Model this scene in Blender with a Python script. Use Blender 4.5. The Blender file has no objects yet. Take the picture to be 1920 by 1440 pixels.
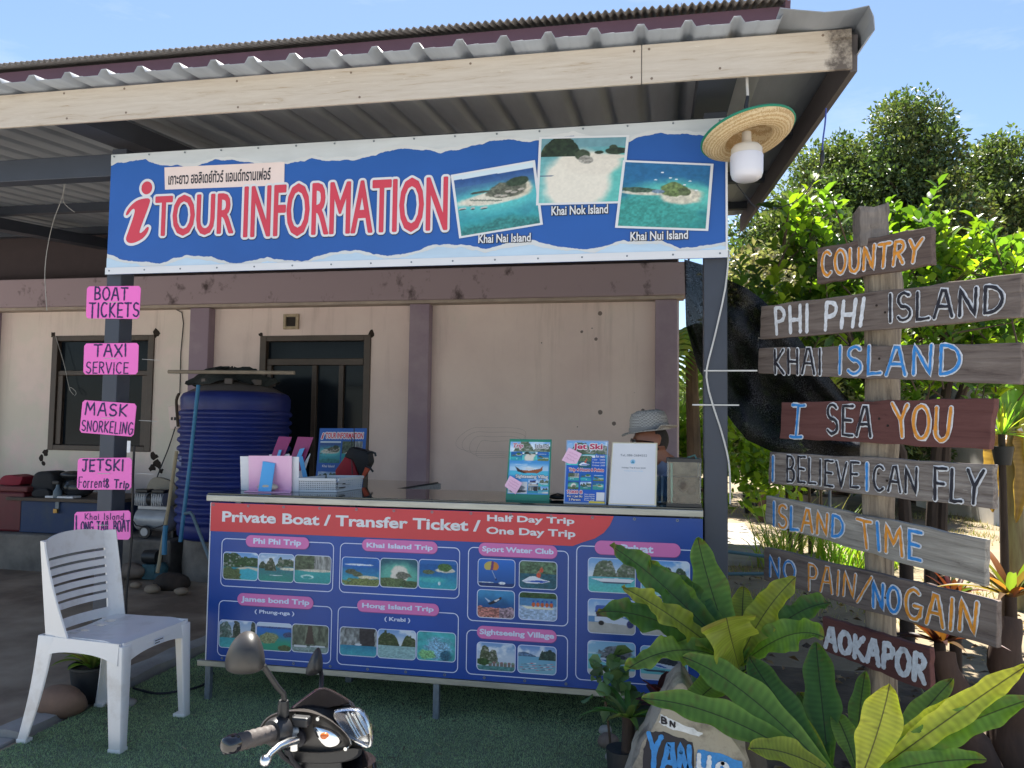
import bpy, bmesh, math, random
import numpy as np
from mathutils import Vector, Matrix, Euler

SC = bpy.context.scene
COL = SC.collection
R_ = math.radians

# ------------------------------------------------------------------ camera
YAW, PITCH, ROLL, FPX = R_(10.846), R_(3.3175), R_(0.752), 1458.7
CAM = np.array([0.0, 0.0, 1.30])
_cy, _sy = math.cos(YAW), math.sin(YAW)
_F = np.array([-_sy, _cy, 0]); _R = np.array([_cy, _sy, 0]); _U = np.array([0, 0, 1.0])
_cp, _sp = math.cos(PITCH), math.sin(PITCH)
FWD = _F * _cp + _U * _sp; _U2 = _U * _cp - _F * _sp
_c, _s = math.cos(ROLL), math.sin(ROLL)
RGT, UPV = _R * _c + _U2 * _s, _U2 * _c - _R * _s
cd = bpy.data.cameras.new('camera'); cam = bpy.data.objects.new('camera', cd); COL.objects.link(cam)
cd.sensor_width = 36; cd.lens = FPX / 1920 * 36; cd.clip_start = .05; cd.clip_end = 2000
cam.matrix_world = Matrix(((RGT[0], UPV[0], -FWD[0], CAM[0]), (RGT[1], UPV[1], -FWD[1], CAM[1]),
                           (RGT[2], UPV[2], -FWD[2], CAM[2]), (0, 0, 0, 1)))
SC.camera = cam
SC.render.resolution_x, SC.render.resolution_y = 1024, 768

# ------------------------------------------------------------------ light
SUN_EL, SUN_AZ = R_(66), R_(13.2)          # azimuth measured left of +Y
sd = Vector((-math.sin(SUN_AZ) * math.cos(SUN_EL), math.cos(SUN_AZ) * math.cos(SUN_EL), math.sin(SUN_EL)))
ld = bpy.data.lights.new('sun', 'SUN'); ld.energy = 5.0; ld.angle = R_(.5); ld.color = (1, .95, .86)
lo = bpy.data.objects.new('sun', ld); COL.objects.link(lo)
lo.rotation_euler = sd.to_track_quat('Z', 'Y').to_euler(); lo.location = sd * 60
w = bpy.data.worlds.new('World'); SC.world = w; w.use_nodes = True
nt = w.node_tree; bg = nt.nodes['Background']; bg.inputs[1].default_value = .058
sky = nt.nodes.new('ShaderNodeTexSky'); sky.sky_type = 'NISHITA'; sky.sun_disc = False
sky.sun_elevation = SUN_EL; sky.sun_rotation = -SUN_AZ
sky.altitude = 0; sky.air_density = 1.0; sky.dust_density = .35; sky.ozone_density = 2.2
# thin drifting cirrus over the sky
tc = nt.nodes.new('ShaderNodeTexCoord'); mp = nt.nodes.new('ShaderNodeMapping'); mp.inputs['Scale'].default_value = (1.2, 1.6, 5)
mp.inputs['Rotation'].default_value = (.3, .5, .2)
nz = nt.nodes.new('ShaderNodeTexNoise'); nz.inputs['Scale'].default_value = 2.2; nz.inputs['Detail'].default_value = 9; nz.inputs['Roughness'].default_value = .62
rp = nt.nodes.new('ShaderNodeValToRGB'); rp.color_ramp.elements[0].position = .54; rp.color_ramp.elements[1].position = .80
rp.color_ramp.elements[1].color = (.5, .5, .5, 1)
mx = nt.nodes.new('ShaderNodeMixRGB'); mx.inputs[2].default_value = (5, 5.5, 6.2, 1)
nt.links.new(tc.outputs['Generated'], mp.inputs[0]); nt.links.new(mp.outputs[0], nz.inputs[0]); nt.links.new(nz.outputs[0], rp.inputs[0])
nt.links.new(rp.outputs[0], mx.inputs[0]); nt.links.new(sky.outputs[0], mx.inputs[1]); nt.links.new(mx.outputs[0], bg.inputs[0])
SC.view_settings.view_transform = 'Standard'; SC.view_settings.look = 'None'
SC.view_settings.exposure = 1.8; SC.view_settings.gamma = 1
SC.render.engine = 'CYCLES'
SC.cycles.use_denoising = True
SC.cycles.max_bounces = 7; SC.cycles.transparent_max_bounces = 8

rng = np.random.default_rng(7); random.seed(7)

# ------------------------------------------------------------------ helpers
def ray(px, py): return RGT * (px - 960) - UPV * (py - 720) + FWD * FPX
def P(px, py, Y): d = ray(px, py); return Vector(CAM + d * (Y / d[1]))
def PZ(px, py, Z=0.0): d = ray(px, py); return Vector(CAM + d * ((Z - CAM[2]) / d[2]))
def lin(*c):
    o = []
    for x in c:
        x /= 255.0
        o.append(x / 12.92 if x <= .04045 else ((x + .055) / 1.055) ** 2.4)
    return tuple(o)

class MB:
    """collects shapes, links them as ONE mesh object"""
    def __init__(s): s.v = []; s.f = []; s.m = []; s.cur = 0
    def add(s, vs, fs):
        b = len(s.v); s.v += [tuple(p) for p in vs]
        for f in fs: s.f.append([b + i for i in f]); s.m.append(s.cur)
    def box(s, a, b, rot=None, c=None):
        x0, y0, z0 = a; x1, y1, z1 = b
        vs = [Vector(p) for p in ((x0,y0,z0),(x1,y0,z0),(x1,y1,z0),(x0,y1,z0),(x0,y0,z1),(x1,y0,z1),(x1,y1,z1),(x0,y1,z1))]
        if rot is not None:
            c = Vector(c) if c is not None else (Vector(a) + Vector(b)) / 2
            vs = [rot @ (p - c) + c for p in vs]
        s.add(vs, [(0,3,2,1),(4,5,6,7),(0,1,5,4),(1,2,6,5),(2,3,7,6),(3,0,4,7)])
    def bar(s, p, q, w, h, up=(0,0,1)):
        p, q = Vector(p), Vector(q); d = (q - p).normalized(); u = Vector(up)
        r = d.cross(u).normalized() * (w / 2); u = r.cross(d).normalized() * (h / 2)
        vs = [p - r - u, p + r - u, p + r + u, p - r + u, q - r - u, q + r - u, q + r + u, q - r + u]
        s.add(vs, [(0,1,2,3),(7,6,5,4),(0,4,5,1),(1,5,6,2),(2,6,7,3),(3,7,4,0)])
    def loft(s, rings, caps=True, close=True):
        n = len(rings[0]); vs = [p for r in rings for p in r]; fs = []
        for i in range(len(rings) - 1):
            for j in range(n if close else n - 1):
                k = (j + 1) % n
                fs.append((i*n + j, i*n + k, (i+1)*n + k, (i+1)*n + j))
        if caps: fs += [tuple(range(n))[::-1], tuple((len(rings)-1)*n + j for j in range(n))]
        s.add(vs, fs)
    def tube(s, pts, r, n=8, caps=True):
        pts = [Vector(p) for p in pts]; rs = r if hasattr(r, '__len__') else [r] * len(pts)
        rings = []; prev = None
        for i, p in enumerate(pts):
            d = (pts[min(i+1, len(pts)-1)] - pts[max(i-1, 0)]).normalized()
            if prev is None:
                a = Vector((0,0,1)) if abs(d.z) < .9 else Vector((1,0,0))
                u = d.cross(a).normalized()
            else: u = (prev - d * prev.dot(d)).normalized()
            prev = u; v = d.cross(u)
            rings.append([p + (u * math.cos(t) + v * math.sin(t)) * rs[i] for t in (2*math.pi*k/n for k in range(n))])
        s.loft(rings, caps)
    def lathe(s, prof, c=(0,0,0), n=24, mat=None, caps=True, sx=1, sy=1):
        c = Vector(c); rings = []
        for r, z in prof:
            ring = [Vector((sx*r*math.cos(2*math.pi*k/n), sy*r*math.sin(2*math.pi*k/n), z)) for k in range(n)]
            rings.append([(mat @ p if mat is not None else p) + c for p in ring])
        s.loft(rings, caps)
    def prism(s, poly, off):
        off = Vector(off); n = len(poly); a = [Vector(p) for p in poly]; b = [p + off for p in a]
        s.add(a + b, [tuple(range(n)), tuple(range(2*n-1, n-1, -1))] + [(i, n+i, n+(i+1)%n, (i+1)%n) for i in range(n)])
    def sphere(s, c, r, n=14, m=9, sc=(1,1,1), rot=None):
        c = Vector(c); rings = []
        for i in range(1, m):
            t = math.pi * i / m
            ring = [Vector((sc[0]*r*math.sin(t)*math.cos(2*math.pi*k/n), sc[1]*r*math.sin(t)*math.sin(2*math.pi*k/n), sc[2]*r*math.cos(t))) for k in range(n)]
            rings.append([(rot @ p if rot is not None else p) + c for p in ring])
        s.loft(rings)
    def build(s, name, mat, parent=None, smooth=False, bevel=0, seg=2, origin=None):
        me = bpy.data.meshes.new(name)
        me.from_pydata(s.v, [], s.f)
        mats = mat if isinstance(mat, (list, tuple)) else [mat]
        for m in mats: me.materials.append(m)
        if len(mats) > 1: me.polygons.foreach_set('material_index', s.m)
        bm = bmesh.new(); bm.from_mesh(me)
        bmesh.ops.recalc_face_normals(bm, faces=bm.faces)
        if bevel:
            es = [e for e in bm.edges if len(e.link_faces) == 2 and e.calc_face_angle(0) > .6]
            bmesh.ops.bevel(bm, geom=es, offset=bevel, segments=seg, profile=.5, affect='EDGES', clamp_overlap=True)
        if origin is not None: bmesh.ops.translate(bm, vec=-Vector(origin), verts=bm.verts)
        bm.to_mesh(me); bm.free()
        if smooth:
            me.polygons.foreach_set('use_smooth', [True] * len(me.polygons))
            me.set_sharp_from_angle(angle=R_(40) if smooth is True else R_(smooth))
        return link(name, me, parent, origin)

def link(name, me, parent=None, loc=None):
    o = bpy.data.objects.new(name, me); COL.objects.link(o)
    if loc is not None: o.location = Vector(loc)
    if parent is not None:
        o.parent = parent
        # every parent sits unrotated at PLOC; children are built in world space
        o.matrix_parent_inverse = WINV.get(parent.name, Matrix())
    return o
WINV = {}
def thing(name, label, cat, loc=(0,0,0), group=None, rot=None, local=False):
    """Empty at the thing's base; children are built in world coordinates (or local ones)"""
    o = bpy.data.objects.new(name, None); COL.objects.link(o); o.empty_display_size = .1
    o.location = Vector(loc)
    if rot is not None: o.rotation_euler = rot
    tag(o, label, cat, group)
    if not local: WINV[o.name] = Matrix.Translation(-Vector(loc))
    return o
def tag(o, label, cat, group=None, kind=None):
    if label: o['label'] = label
    if cat: o['category'] = cat
    if group: o['group'] = group
    if kind: o['kind'] = kind
    return o
def struct(o): o['kind'] = 'structure'; return o

def raw(name, V, Fq, mat, parent=None, col=None, smooth=False):
    """big numpy mesh: V (n,3), Fq (m,k)"""
    V = np.asarray(V, np.float32); Fq = np.asarray(Fq, np.int32); k = Fq.shape[1]
    me = bpy.data.meshes.new(name); me.vertices.add(len(V)); me.vertices.foreach_set('co', V.ravel())
    me.loops.add(Fq.size); me.loops.foreach_set('vertex_index', Fq.ravel())
    me.polygons.add(len(Fq)); me.polygons.foreach_set('loop_start', np.arange(0, Fq.size, k, dtype=np.int32))
    me.update(calc_edges=True)
    if col is not None:
        ca = me.color_attributes.new('Col', 'FLOAT_COLOR', 'POINT')
        c4 = np.ones((len(V), 4), np.float32); c4[:, :3] = col; ca.data.foreach_set('color', c4.ravel())
    if smooth: me.polygons.foreach_set('use_smooth', np.ones(len(Fq), bool))
    me.materials.append(mat)
    return link(name, me, parent)

# ------------------------------------------------------------------ value noise for printed pictures
def vnoise(x, y, seed=0):
    xi = np.floor(x).astype(np.int64); yi = np.floor(y).astype(np.int64); xf = x - xi; yf = y - yi
    def h(a, b):
        n = (a * 374761393 + b * 668265263 + seed * 974711) & 0x7fffffff
        n = ((n ^ (n >> 13)) * 1274126177) & 0x7fffffff
        return ((n ^ (n >> 16)) & 0xffff) / 65535.0
    u = xf*xf*(3-2*xf); v = yf*yf*(3-2*yf)
    return (h(xi,yi)*(1-u)+h(xi+1,yi)*u)*(1-v)+(h(xi,yi+1)*(1-u)+h(xi+1,yi+1)*u)*v
def fbm(x, y, seed=0, oc=4):
    t = 0; a = .5
    for i in range(oc): t = t + a * vnoise(x * 2**i, y * 2**i, seed + i); a *= .5
    return t / (1 - .5**oc)

# ------------------------------------------------------------------ materials
def newmat(name):
    m = bpy.data.materials.new(name); m.use_nodes = True
    n = m.node_tree.nodes; return m, n, m.node_tree.links, n['Principled BSDF']
def mk(name, col, rough=.6, metal=0., var=.12, vs=9., bump=0., bs=70., col2=None, cover=.5, stretch=(1,1,1), spec=.5, coat=0., sharp=.15, coord='Object', bd=.01):
    m, n, l, b = newmat(name)
    tc = n.new('ShaderNodeTexCoord'); mp = n.new('ShaderNodeMapping'); mp.inputs['Scale'].default_value = stretch
    l.new(tc.outputs[coord], mp.inputs[0])
    nz = n.new('ShaderNodeTexNoise'); nz.inputs['Scale'].default_value = vs; nz.inputs['Detail'].default_value = 6; nz.inputs['Roughness'].default_value = .62
    l.new(mp.outputs[0], nz.inputs[0])
    rp = n.new('ShaderNodeValToRGB'); rp.color_ramp.elements[0].position = max(0, cover - sharp); rp.color_ramp.elements[1].position = min(1, cover + sharp)
    if col2 is None:
        c1 = [min(1, c * (1 - var)) for c in col]; c2 = [min(1, c * (1 + var)) for c in col]
        rp.color_ramp.elements[0].position = .3; rp.color_ramp.elements[1].position = .7
    else: c1, c2 = col, col2
    rp.color_ramp.elements[0].color = (*c1, 1); rp.color_ramp.elements[1].color = (*c2, 1)
    l.new(nz.outputs[0], rp.inputs[0]); l.new(rp.outputs[0], b.inputs['Base Color'])
    b.inputs['Metallic'].default_value = metal; b.inputs['Specular IOR Level'].default_value = spec; b.inputs['Coat Weight'].default_value = coat
    mr = n.new('ShaderNodeMapRange'); mr.inputs[3].default_value = max(.02, rough - .12 * rough); mr.inputs[4].default_value = min(1, rough + .18 * rough)
    l.new(nz.outputs[0], mr.inputs[0]); l.new(mr.outputs[0], b.inputs['Roughness'])
    if bump:
        nb = n.new('ShaderNodeTexNoise'); nb.inputs['Scale'].default_value = bs; nb.inputs['Detail'].default_value = 5
        l.new(mp.outputs[0], nb.inputs[0])
        bp = n.new('ShaderNodeBump'); bp.inputs['Strength'].default_value = bump; bp.inputs['Distance'].default_value = bd
        l.new(nb.outputs[0], bp.inputs['Height']); l.new(bp.outputs[0], b.inputs['Normal'])
    return m
def print_mat(name, rough=.45):
    m, n, l, b = newmat(name); a = n.new('ShaderNodeVertexColor'); a.layer_name = 'Col'
    l.new(a.outputs[0], b.inputs['Base Color']); b.inputs['Roughness'].default_value = rough; b.inputs['Specular IOR Level'].default_value = .35
    return m
def leaf_mat(name, tr=.45, rough=.4, tcol=(.9, 1.0, .25)):
    """leaf colour from its own per-leaf tint; light shines through"""
    m, n, l, b = newmat(name); a = n.new('ShaderNodeVertexColor'); a.layer_name = 'Col'
    l.new(a.outputs[0], b.inputs['Base Color']); b.inputs['Roughness'].default_value = rough; b.inputs['Specular IOR Level'].default_value = .4
    t = n.new('ShaderNodeBsdfTranslucent'); mu = n.new('ShaderNodeMixRGB'); mu.blend_type = 'MULTIPLY'; mu.inputs[0].default_value = 1
    mu.inputs[2].default_value = (*[c * 1.9 for c in tcol], 1); l.new(a.outputs[0], mu.inputs[1]); l.new(mu.outputs[0], t.inputs[0])
    ms = n.new('ShaderNodeMixShader'); ms.inputs[0].default_value = tr
    l.new(b.outputs[0], ms.inputs[1]); l.new(t.outputs[0], ms.inputs[2]); l.new(ms.outputs[0], n['Material Output'].inputs[0])
    return m
def glass_mat(name, col=(.8,.9,.88), rough=.02):
    m, n, l, b = newmat(name)
    b.inputs['Base Color'].default_value = (*col, 1); b.inputs['Roughness'].default_value = rough; b.inputs['Transmission Weight'].default_value = 1; b.inputs['IOR'].default_value = 1.45
    return m

def wood_mat(name, c1, c2, dark, streak=1.0, axis=0, scale=1.0, fl=.12):
    """weathered plank: grain along local X, cracks and grey bleaching"""
    m, n, l, b = newmat(name)
    tc = n.new('ShaderNodeTexCoord'); mp = n.new('ShaderNodeMapping')
    s = [14 * scale, 14 * scale, 14 * scale]; s[axis] = 1.1 * scale; mp.inputs['Scale'].default_value = s
    l.new(tc.outputs['Object'], mp.inputs[0])
    nz = n.new('ShaderNodeTexNoise'); nz.inputs['Scale'].default_value = 3.2; nz.inputs['Detail'].default_value = 8; nz.inputs['Roughness'].default_value = .7; nz.inputs['Distortion'].default_value = .6
    l.new(mp.outputs[0], nz.inputs[0])
    rp = n.new('ShaderNodeValToRGB'); e = rp.color_ramp.elements
    e[0].position = .28; e[0].color = (*dark, 1); e[1].position = .72; e[1].color = (*c2, 1)
    k = e.new(.42); k.color = (*c1, 1)
    l.new(nz.outputs[0], rp.inputs[0])
    # flakes of bleached grey
    nf = n.new('ShaderNodeTexNoise'); nf.inputs['Scale'].default_value = 5; nf.inputs['Detail'].default_value = 10; nf.inputs['Roughness'].default_value = .8
    mp2 = n.new('ShaderNodeMapping'); s2 = [5., 5., 5.]; s2[axis] = 1.6; mp2.inputs['Scale'].default_value = s2
    l.new(tc.outputs['Object'], mp2.inputs[0]); l.new(mp2.outputs[0], nf.inputs[0])
    r2 = n.new('ShaderNodeValToRGB'); r2.color_ramp.elements[0].position = .62; r2.color_ramp.elements[1].position = .70
    l.new(nf.outputs[0], r2.inputs[0])
    mx = n.new('ShaderNodeMixRGB'); mx.inputs[2].default_value = (*[min(1, c * 1.7 + .06) for c in c2], 1)
    ml = n.new('ShaderNodeMath'); ml.operation = 'MULTIPLY'; ml.inputs[1].default_value = fl * 4
    l.new(r2.outputs[0], ml.inputs[0]); l.new(ml.outputs[0], mx.inputs[0]); l.new(rp.outputs[0], mx.inputs[1]); l.new(mx.outputs[0], b.inputs['Base Color'])
    b.inputs['Roughness'].default_value = .85; b.inputs['Specular IOR Level'].default_value = .25
    bp = n.new('ShaderNodeBump'); bp.inputs['Strength'].default_value = .7 * streak; bp.inputs['Distance'].default_value = .006
    l.new(nz.outputs[0], bp.inputs['Height']); l.new(bp.outputs[0], b.inputs['Normal'])
    return m

MT = {}
MT['print'] = print_mat('printed_picture', .45)
MT['white'] = mk('white_print', (.70, .70, .72), .5, var=.04, vs=3)
MT['signwhite'] = mk('banner_white_edge', (.62, .63, .63), .4, var=.06, vs=2)
MT['red'] = mk('print_red', lin(206, 62, 80), .45, var=.05, vs=3)
MT['hdr_red'] = mk('banner_header_red', lin(203, 60, 66), .45, var=.06, vs=2)
MT['blue'] = mk('sign_blue', lin(34, 88, 164), .42, var=.14, vs=.8)
MT['bblue'] = mk('banner_blue', lin(8, 66, 150), .38, var=.16, vs=1.6)
MT['line'] = mk('print_pale_line', (.62, .68, .85), .5, var=.03)
MT['pill'] = mk('print_pink_label', lin(206, 110, 172), .45, var=.05, vs=3)
MT['pillsh'] = mk('print_label_shadow', lin(120, 60, 120), .45, var=.05, vs=3)
MT['black'] = mk('black_print', (.012, .012, .02), .5)
MT['navyink'] = mk('navy_marker_ink', lin(38, 28, 84), .6, var=.2, vs=40)
MT['pink'] = mk('pink_plastic_sheet', lin(240, 112, 196), .45, var=.03, vs=4)
MT['cream'] = mk('cream_paper', lin(232, 212, 205), .6, var=.03)
MT['steel'] = mk('painted_dark_steel', lin(56, 61, 72), .5, var=.12, vs=6)
MT['alu'] = mk('worn_aluminium', lin(172, 170, 160), .45, .55, var=.25, vs=26, stretch=(.15, 1, 1))
MT['galv'] = mk('galvanised_steel', lin(120, 128, 136), .5, .4, var=.25, vs=40)
MT['wplastic'] = mk('white_plastic_chair', (.83, .79, .75), .36, col2=(.60, .53, .46), cover=.69, sharp=.14, vs=8, bump=.05, bs=30)
MT['ptext'] = mk('paint_white', (.70, .71, .74), .7, var=.18, vs=60)
MT['pblue'] = mk('paint_blue', lin(52, 134, 204), .6, var=.2, vs=60)
MT['porange'] = mk('paint_orange', lin(218, 142, 44), .6, var=.2, vs=60)
MT['pblack'] = mk('paint_black', lin(28, 26, 38), .55, var=.3, vs=60)
MT['blackpl'] = mk('black_plastic', (.018, .018, .02), .42, var=.2, vs=20)
MT['blackgl'] = mk('gloss_black_paint', (.012, .010, .012), .12, var=.1, coat=.6)
MT['rubber'] = mk('grip_rubber', lin(78, 72, 70), .6, var=.15, vs=40, bump=.2, bs=90)
MT['chrome'] = mk('bare_aluminium', (.72, .72, .72), .22, 1.0, var=.06)
MT['cable_w'] = mk('white_cable', (.55, .54, .52), .55)
MT['cable_b'] = mk('black_cable', (.02, .02, .025), .5)
MT['wire'] = mk('thin_metal_wire', (.45, .44, .43), .5)
MT['stone'] = mk('river_stone', lin(120, 104, 92), .75, var=.3, vs=12, bump=.25, bs=40)
MT['bark'] = mk('bark', lin(92, 76, 62), .9, var=.4, vs=14, bump=.6, bs=30, stretch=(1, 1, .25))
MT['barkdark'] = mk('dark_bark', lin(62, 50, 42), .9, var=.4, vs=14, bump=.6, bs=30, stretch=(1, 1, .25))
MT['pot'] = mk('black_pot', (.022, .023, .025), .55, var=.2)
MT['skin'] = mk('skin', lin(150, 100, 78), .5, var=.08, vs=20)
MT['leaf'] = leaf_mat('leaf', .42)
MT['leafdull'] = leaf_mat('tree_leaf', .20, .45, (.85, 1., .4))
MT['frond'] = leaf_mat('fern_frond', .46, .48, (.95, 1., .25))
# ================================================================== SETTING
def sheet(name, x0, x1, y0, y1, z, mat, nx=1, ny=1, amp=0., sc=1., fx=None):
    X, Y = np.meshgrid(np.linspace(x0, x1, nx + 1), np.linspace(y0, y1, ny + 1))
    Z = np.full_like(X, z)
    if amp: Z = Z + (fbm(X * sc + 50, Y * sc + 50, 3) - .5) * 2 * amp
    V = np.stack([X, Y, Z], -1).reshape(-1, 3)
    i = np.arange(ny * (nx + 1)).reshape(ny, nx + 1)[:, :-1].ravel()
    return struct(raw(name, V, np.stack([i, i + 1, i + nx + 2, i + nx + 1], 1), mat, smooth=amp > 0))

MT['bounce_road'] = mk('bounce_road', (.33, .32, .30), .9, var=.3, vs=30, bump=.3, bs=200)  # pale road colour, raised to bounce light up onto the facade
MT['soil'] = mk('garden_soil', lin(112, 98, 78), .95, col2=lin(144, 130, 106), cover=.5, sharp=.2, vs=2.2, bump=.5, bs=25)
MT['mud'] = mk('packed_mud', lin(120, 100, 82), .85, col2=lin(172, 152, 130), cover=.52, sharp=.14, vs=1.6, bump=.15, bs=18)
MT['concrete'] = mk('concrete', lin(140, 134, 128), .9, col2=lin(176, 170, 162), cover=.5, sharp=.25, vs=5, bump=.25, bs=60)
MT['dconcrete'] = mk('stained_concrete', lin(84, 78, 74), .9, col2=lin(150, 142, 132), cover=.52, sharp=.22, vs=2.6, bump=.3, bs=40)

sheet('road', -60, 60, -60, 2.60, -.42, MT['bounce_road'])
sheet('ground', -120, 120, 2.66, 300, -.05, MT['soil'])
sheet('garden_soil', .42, 12, 2.72, 14, -.012, MT['soil'], 90, 90, .018, 3.0)
sheet('mud_floor', -9, -2.60, 2.72, 7.05, -.018, MT['mud'], 60, 40, .007, 2.0)
sheet('stall_floor', -2.60, .42, 2.72, 7.05, -.02, MT['mud'])
m = MB(); m.box((-30, 2.58, -.45), (30, 2.70, -.03)); struct(m.build('kerb', MT['dconcrete'], bevel=.012))
m = MB(); m.box((-30, 2.585, -.03), (-2.62, 2.86, -.004)); struct(m.build('kerb_top', MT['concrete'], bevel=.008))
# low concrete border along the turf
m = MB()
yy = np.linspace(2.86, 6.0, 22)
rr = []
for i, y in enumerate(yy):
    j = random.uniform(-.012, .012); h = .035 + random.uniform(-.012, .012)
    rr.append([(-2.76 + j, y, -.02), (-2.60 + j, y, -.02), (-2.605 + j, y, h * .8), (-2.66 + j, y, h), (-2.74 + j, y, h * .7)])
m.loft(rr); struct(m.build('border_kerb', MT['concrete'], smooth=True))
# garden path beyond the stall
m = MB(); a, b, c, d = PZ(1372, 985, .02), PZ(1396, 985, .02), PZ(1446, 1048, .02), PZ(1372, 1060, .02)
m.prism([(a.x - .6, a.y, .05), (b.x, b.y, .05), (c.x, c.y, .05), (c.x - .05, c.y - .35, .05), (d.x - 1.2, c.y - .35, .05)], (0, 0, -.12)); struct(m.build('path', MT['concrete'], bevel=.008))

# artificial turf: woven mat + dense short blades
MT['turf'] = mk('turf_backing', lin(100, 110, 88), .95, var=.25, vs=30)
MT['blade'] = leaf_mat('turf_blade', .12, .55)
m = MB(); m.box((-2.56, 2.60, -.018), (-.15, 5.4, .002)); m.box((-.15, 3.37, -.018), (.19, 5.4, .002)); tf = m.build('turf', MT['turf']); tag(tf, 'dark green artificial turf mat laid under and in front of the counter', 'turf', kind='stuff')
def blades(n, x0, x1, y0, y1, h, base):
    x = rng.uniform(x0, x1, n); y = rng.uniform(y0, y1, n); a = rng.uniform(0, 2*np.pi, n); hh = h * rng.uniform(.6, 1.2, n)
    w = .0018; dx, dy = np.cos(a) * w, np.sin(a) * w
    lx, ly = rng.normal(0, .004, n), rng.normal(0, .004, n)
    V = np.stack([np.stack([x - dx, y - dy, np.zeros(n)], 1), np.stack([x + dx, y + dy, np.zeros(n)], 1), np.stack([x + lx, y + ly, hh], 1)], 1).reshape(-1, 3)
    f = np.arange(n * 3).reshape(n, 3)
    patch = .75 + .5 * fbm(x * 5 + 9, y * 5 + 9, 5)
    c = np.array(base)[None] * (rng.uniform(.6, 1.45, n) * patch)[:, None]
    return V, f, np.repeat(c, 3, 0)
V, f, c = blades(210000, -2.56, -.15, 2.60, 4.4, .0085, lin(158, 178, 134))
tag(raw('turf_pile', V, f, MT['blade'], col=c), 'short dark green pile of artificial turf around the chair and counter', 'turf', kind='stuff')

n_ = 260; x = rng.uniform(-2.5, -.2, n_); y = rng.uniform(2.62, 4.0, n_); a = rng.uniform(0, 6.28, n_); l_ = rng.uniform(.006, .022, n_); w_ = rng.uniform(.0015, .004, n_)
V = np.stack([np.stack([x + l_ * np.cos(a) * i - w_ * np.sin(a) * j, y + l_ * np.sin(a) * i + w_ * np.cos(a) * j, np.full(n_, .0105)], 1) for i, j in ((-1, -1), (1, -.4), (1, 1), (-1, .6))], 1).reshape(-1, 3)
tag(raw('straw_bits', V, np.arange(n_ * 4).reshape(-1, 4), MT['blade'], None, np.repeat(np.array([lin(176, 164, 130), lin(120, 100, 74), lin(90, 74, 56)])[rng.integers(0, 3, n_)], 4, 0)), 'tiny bits of straw and dry leaf lying on the turf mat', 'litter', kind='stuff')
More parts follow.
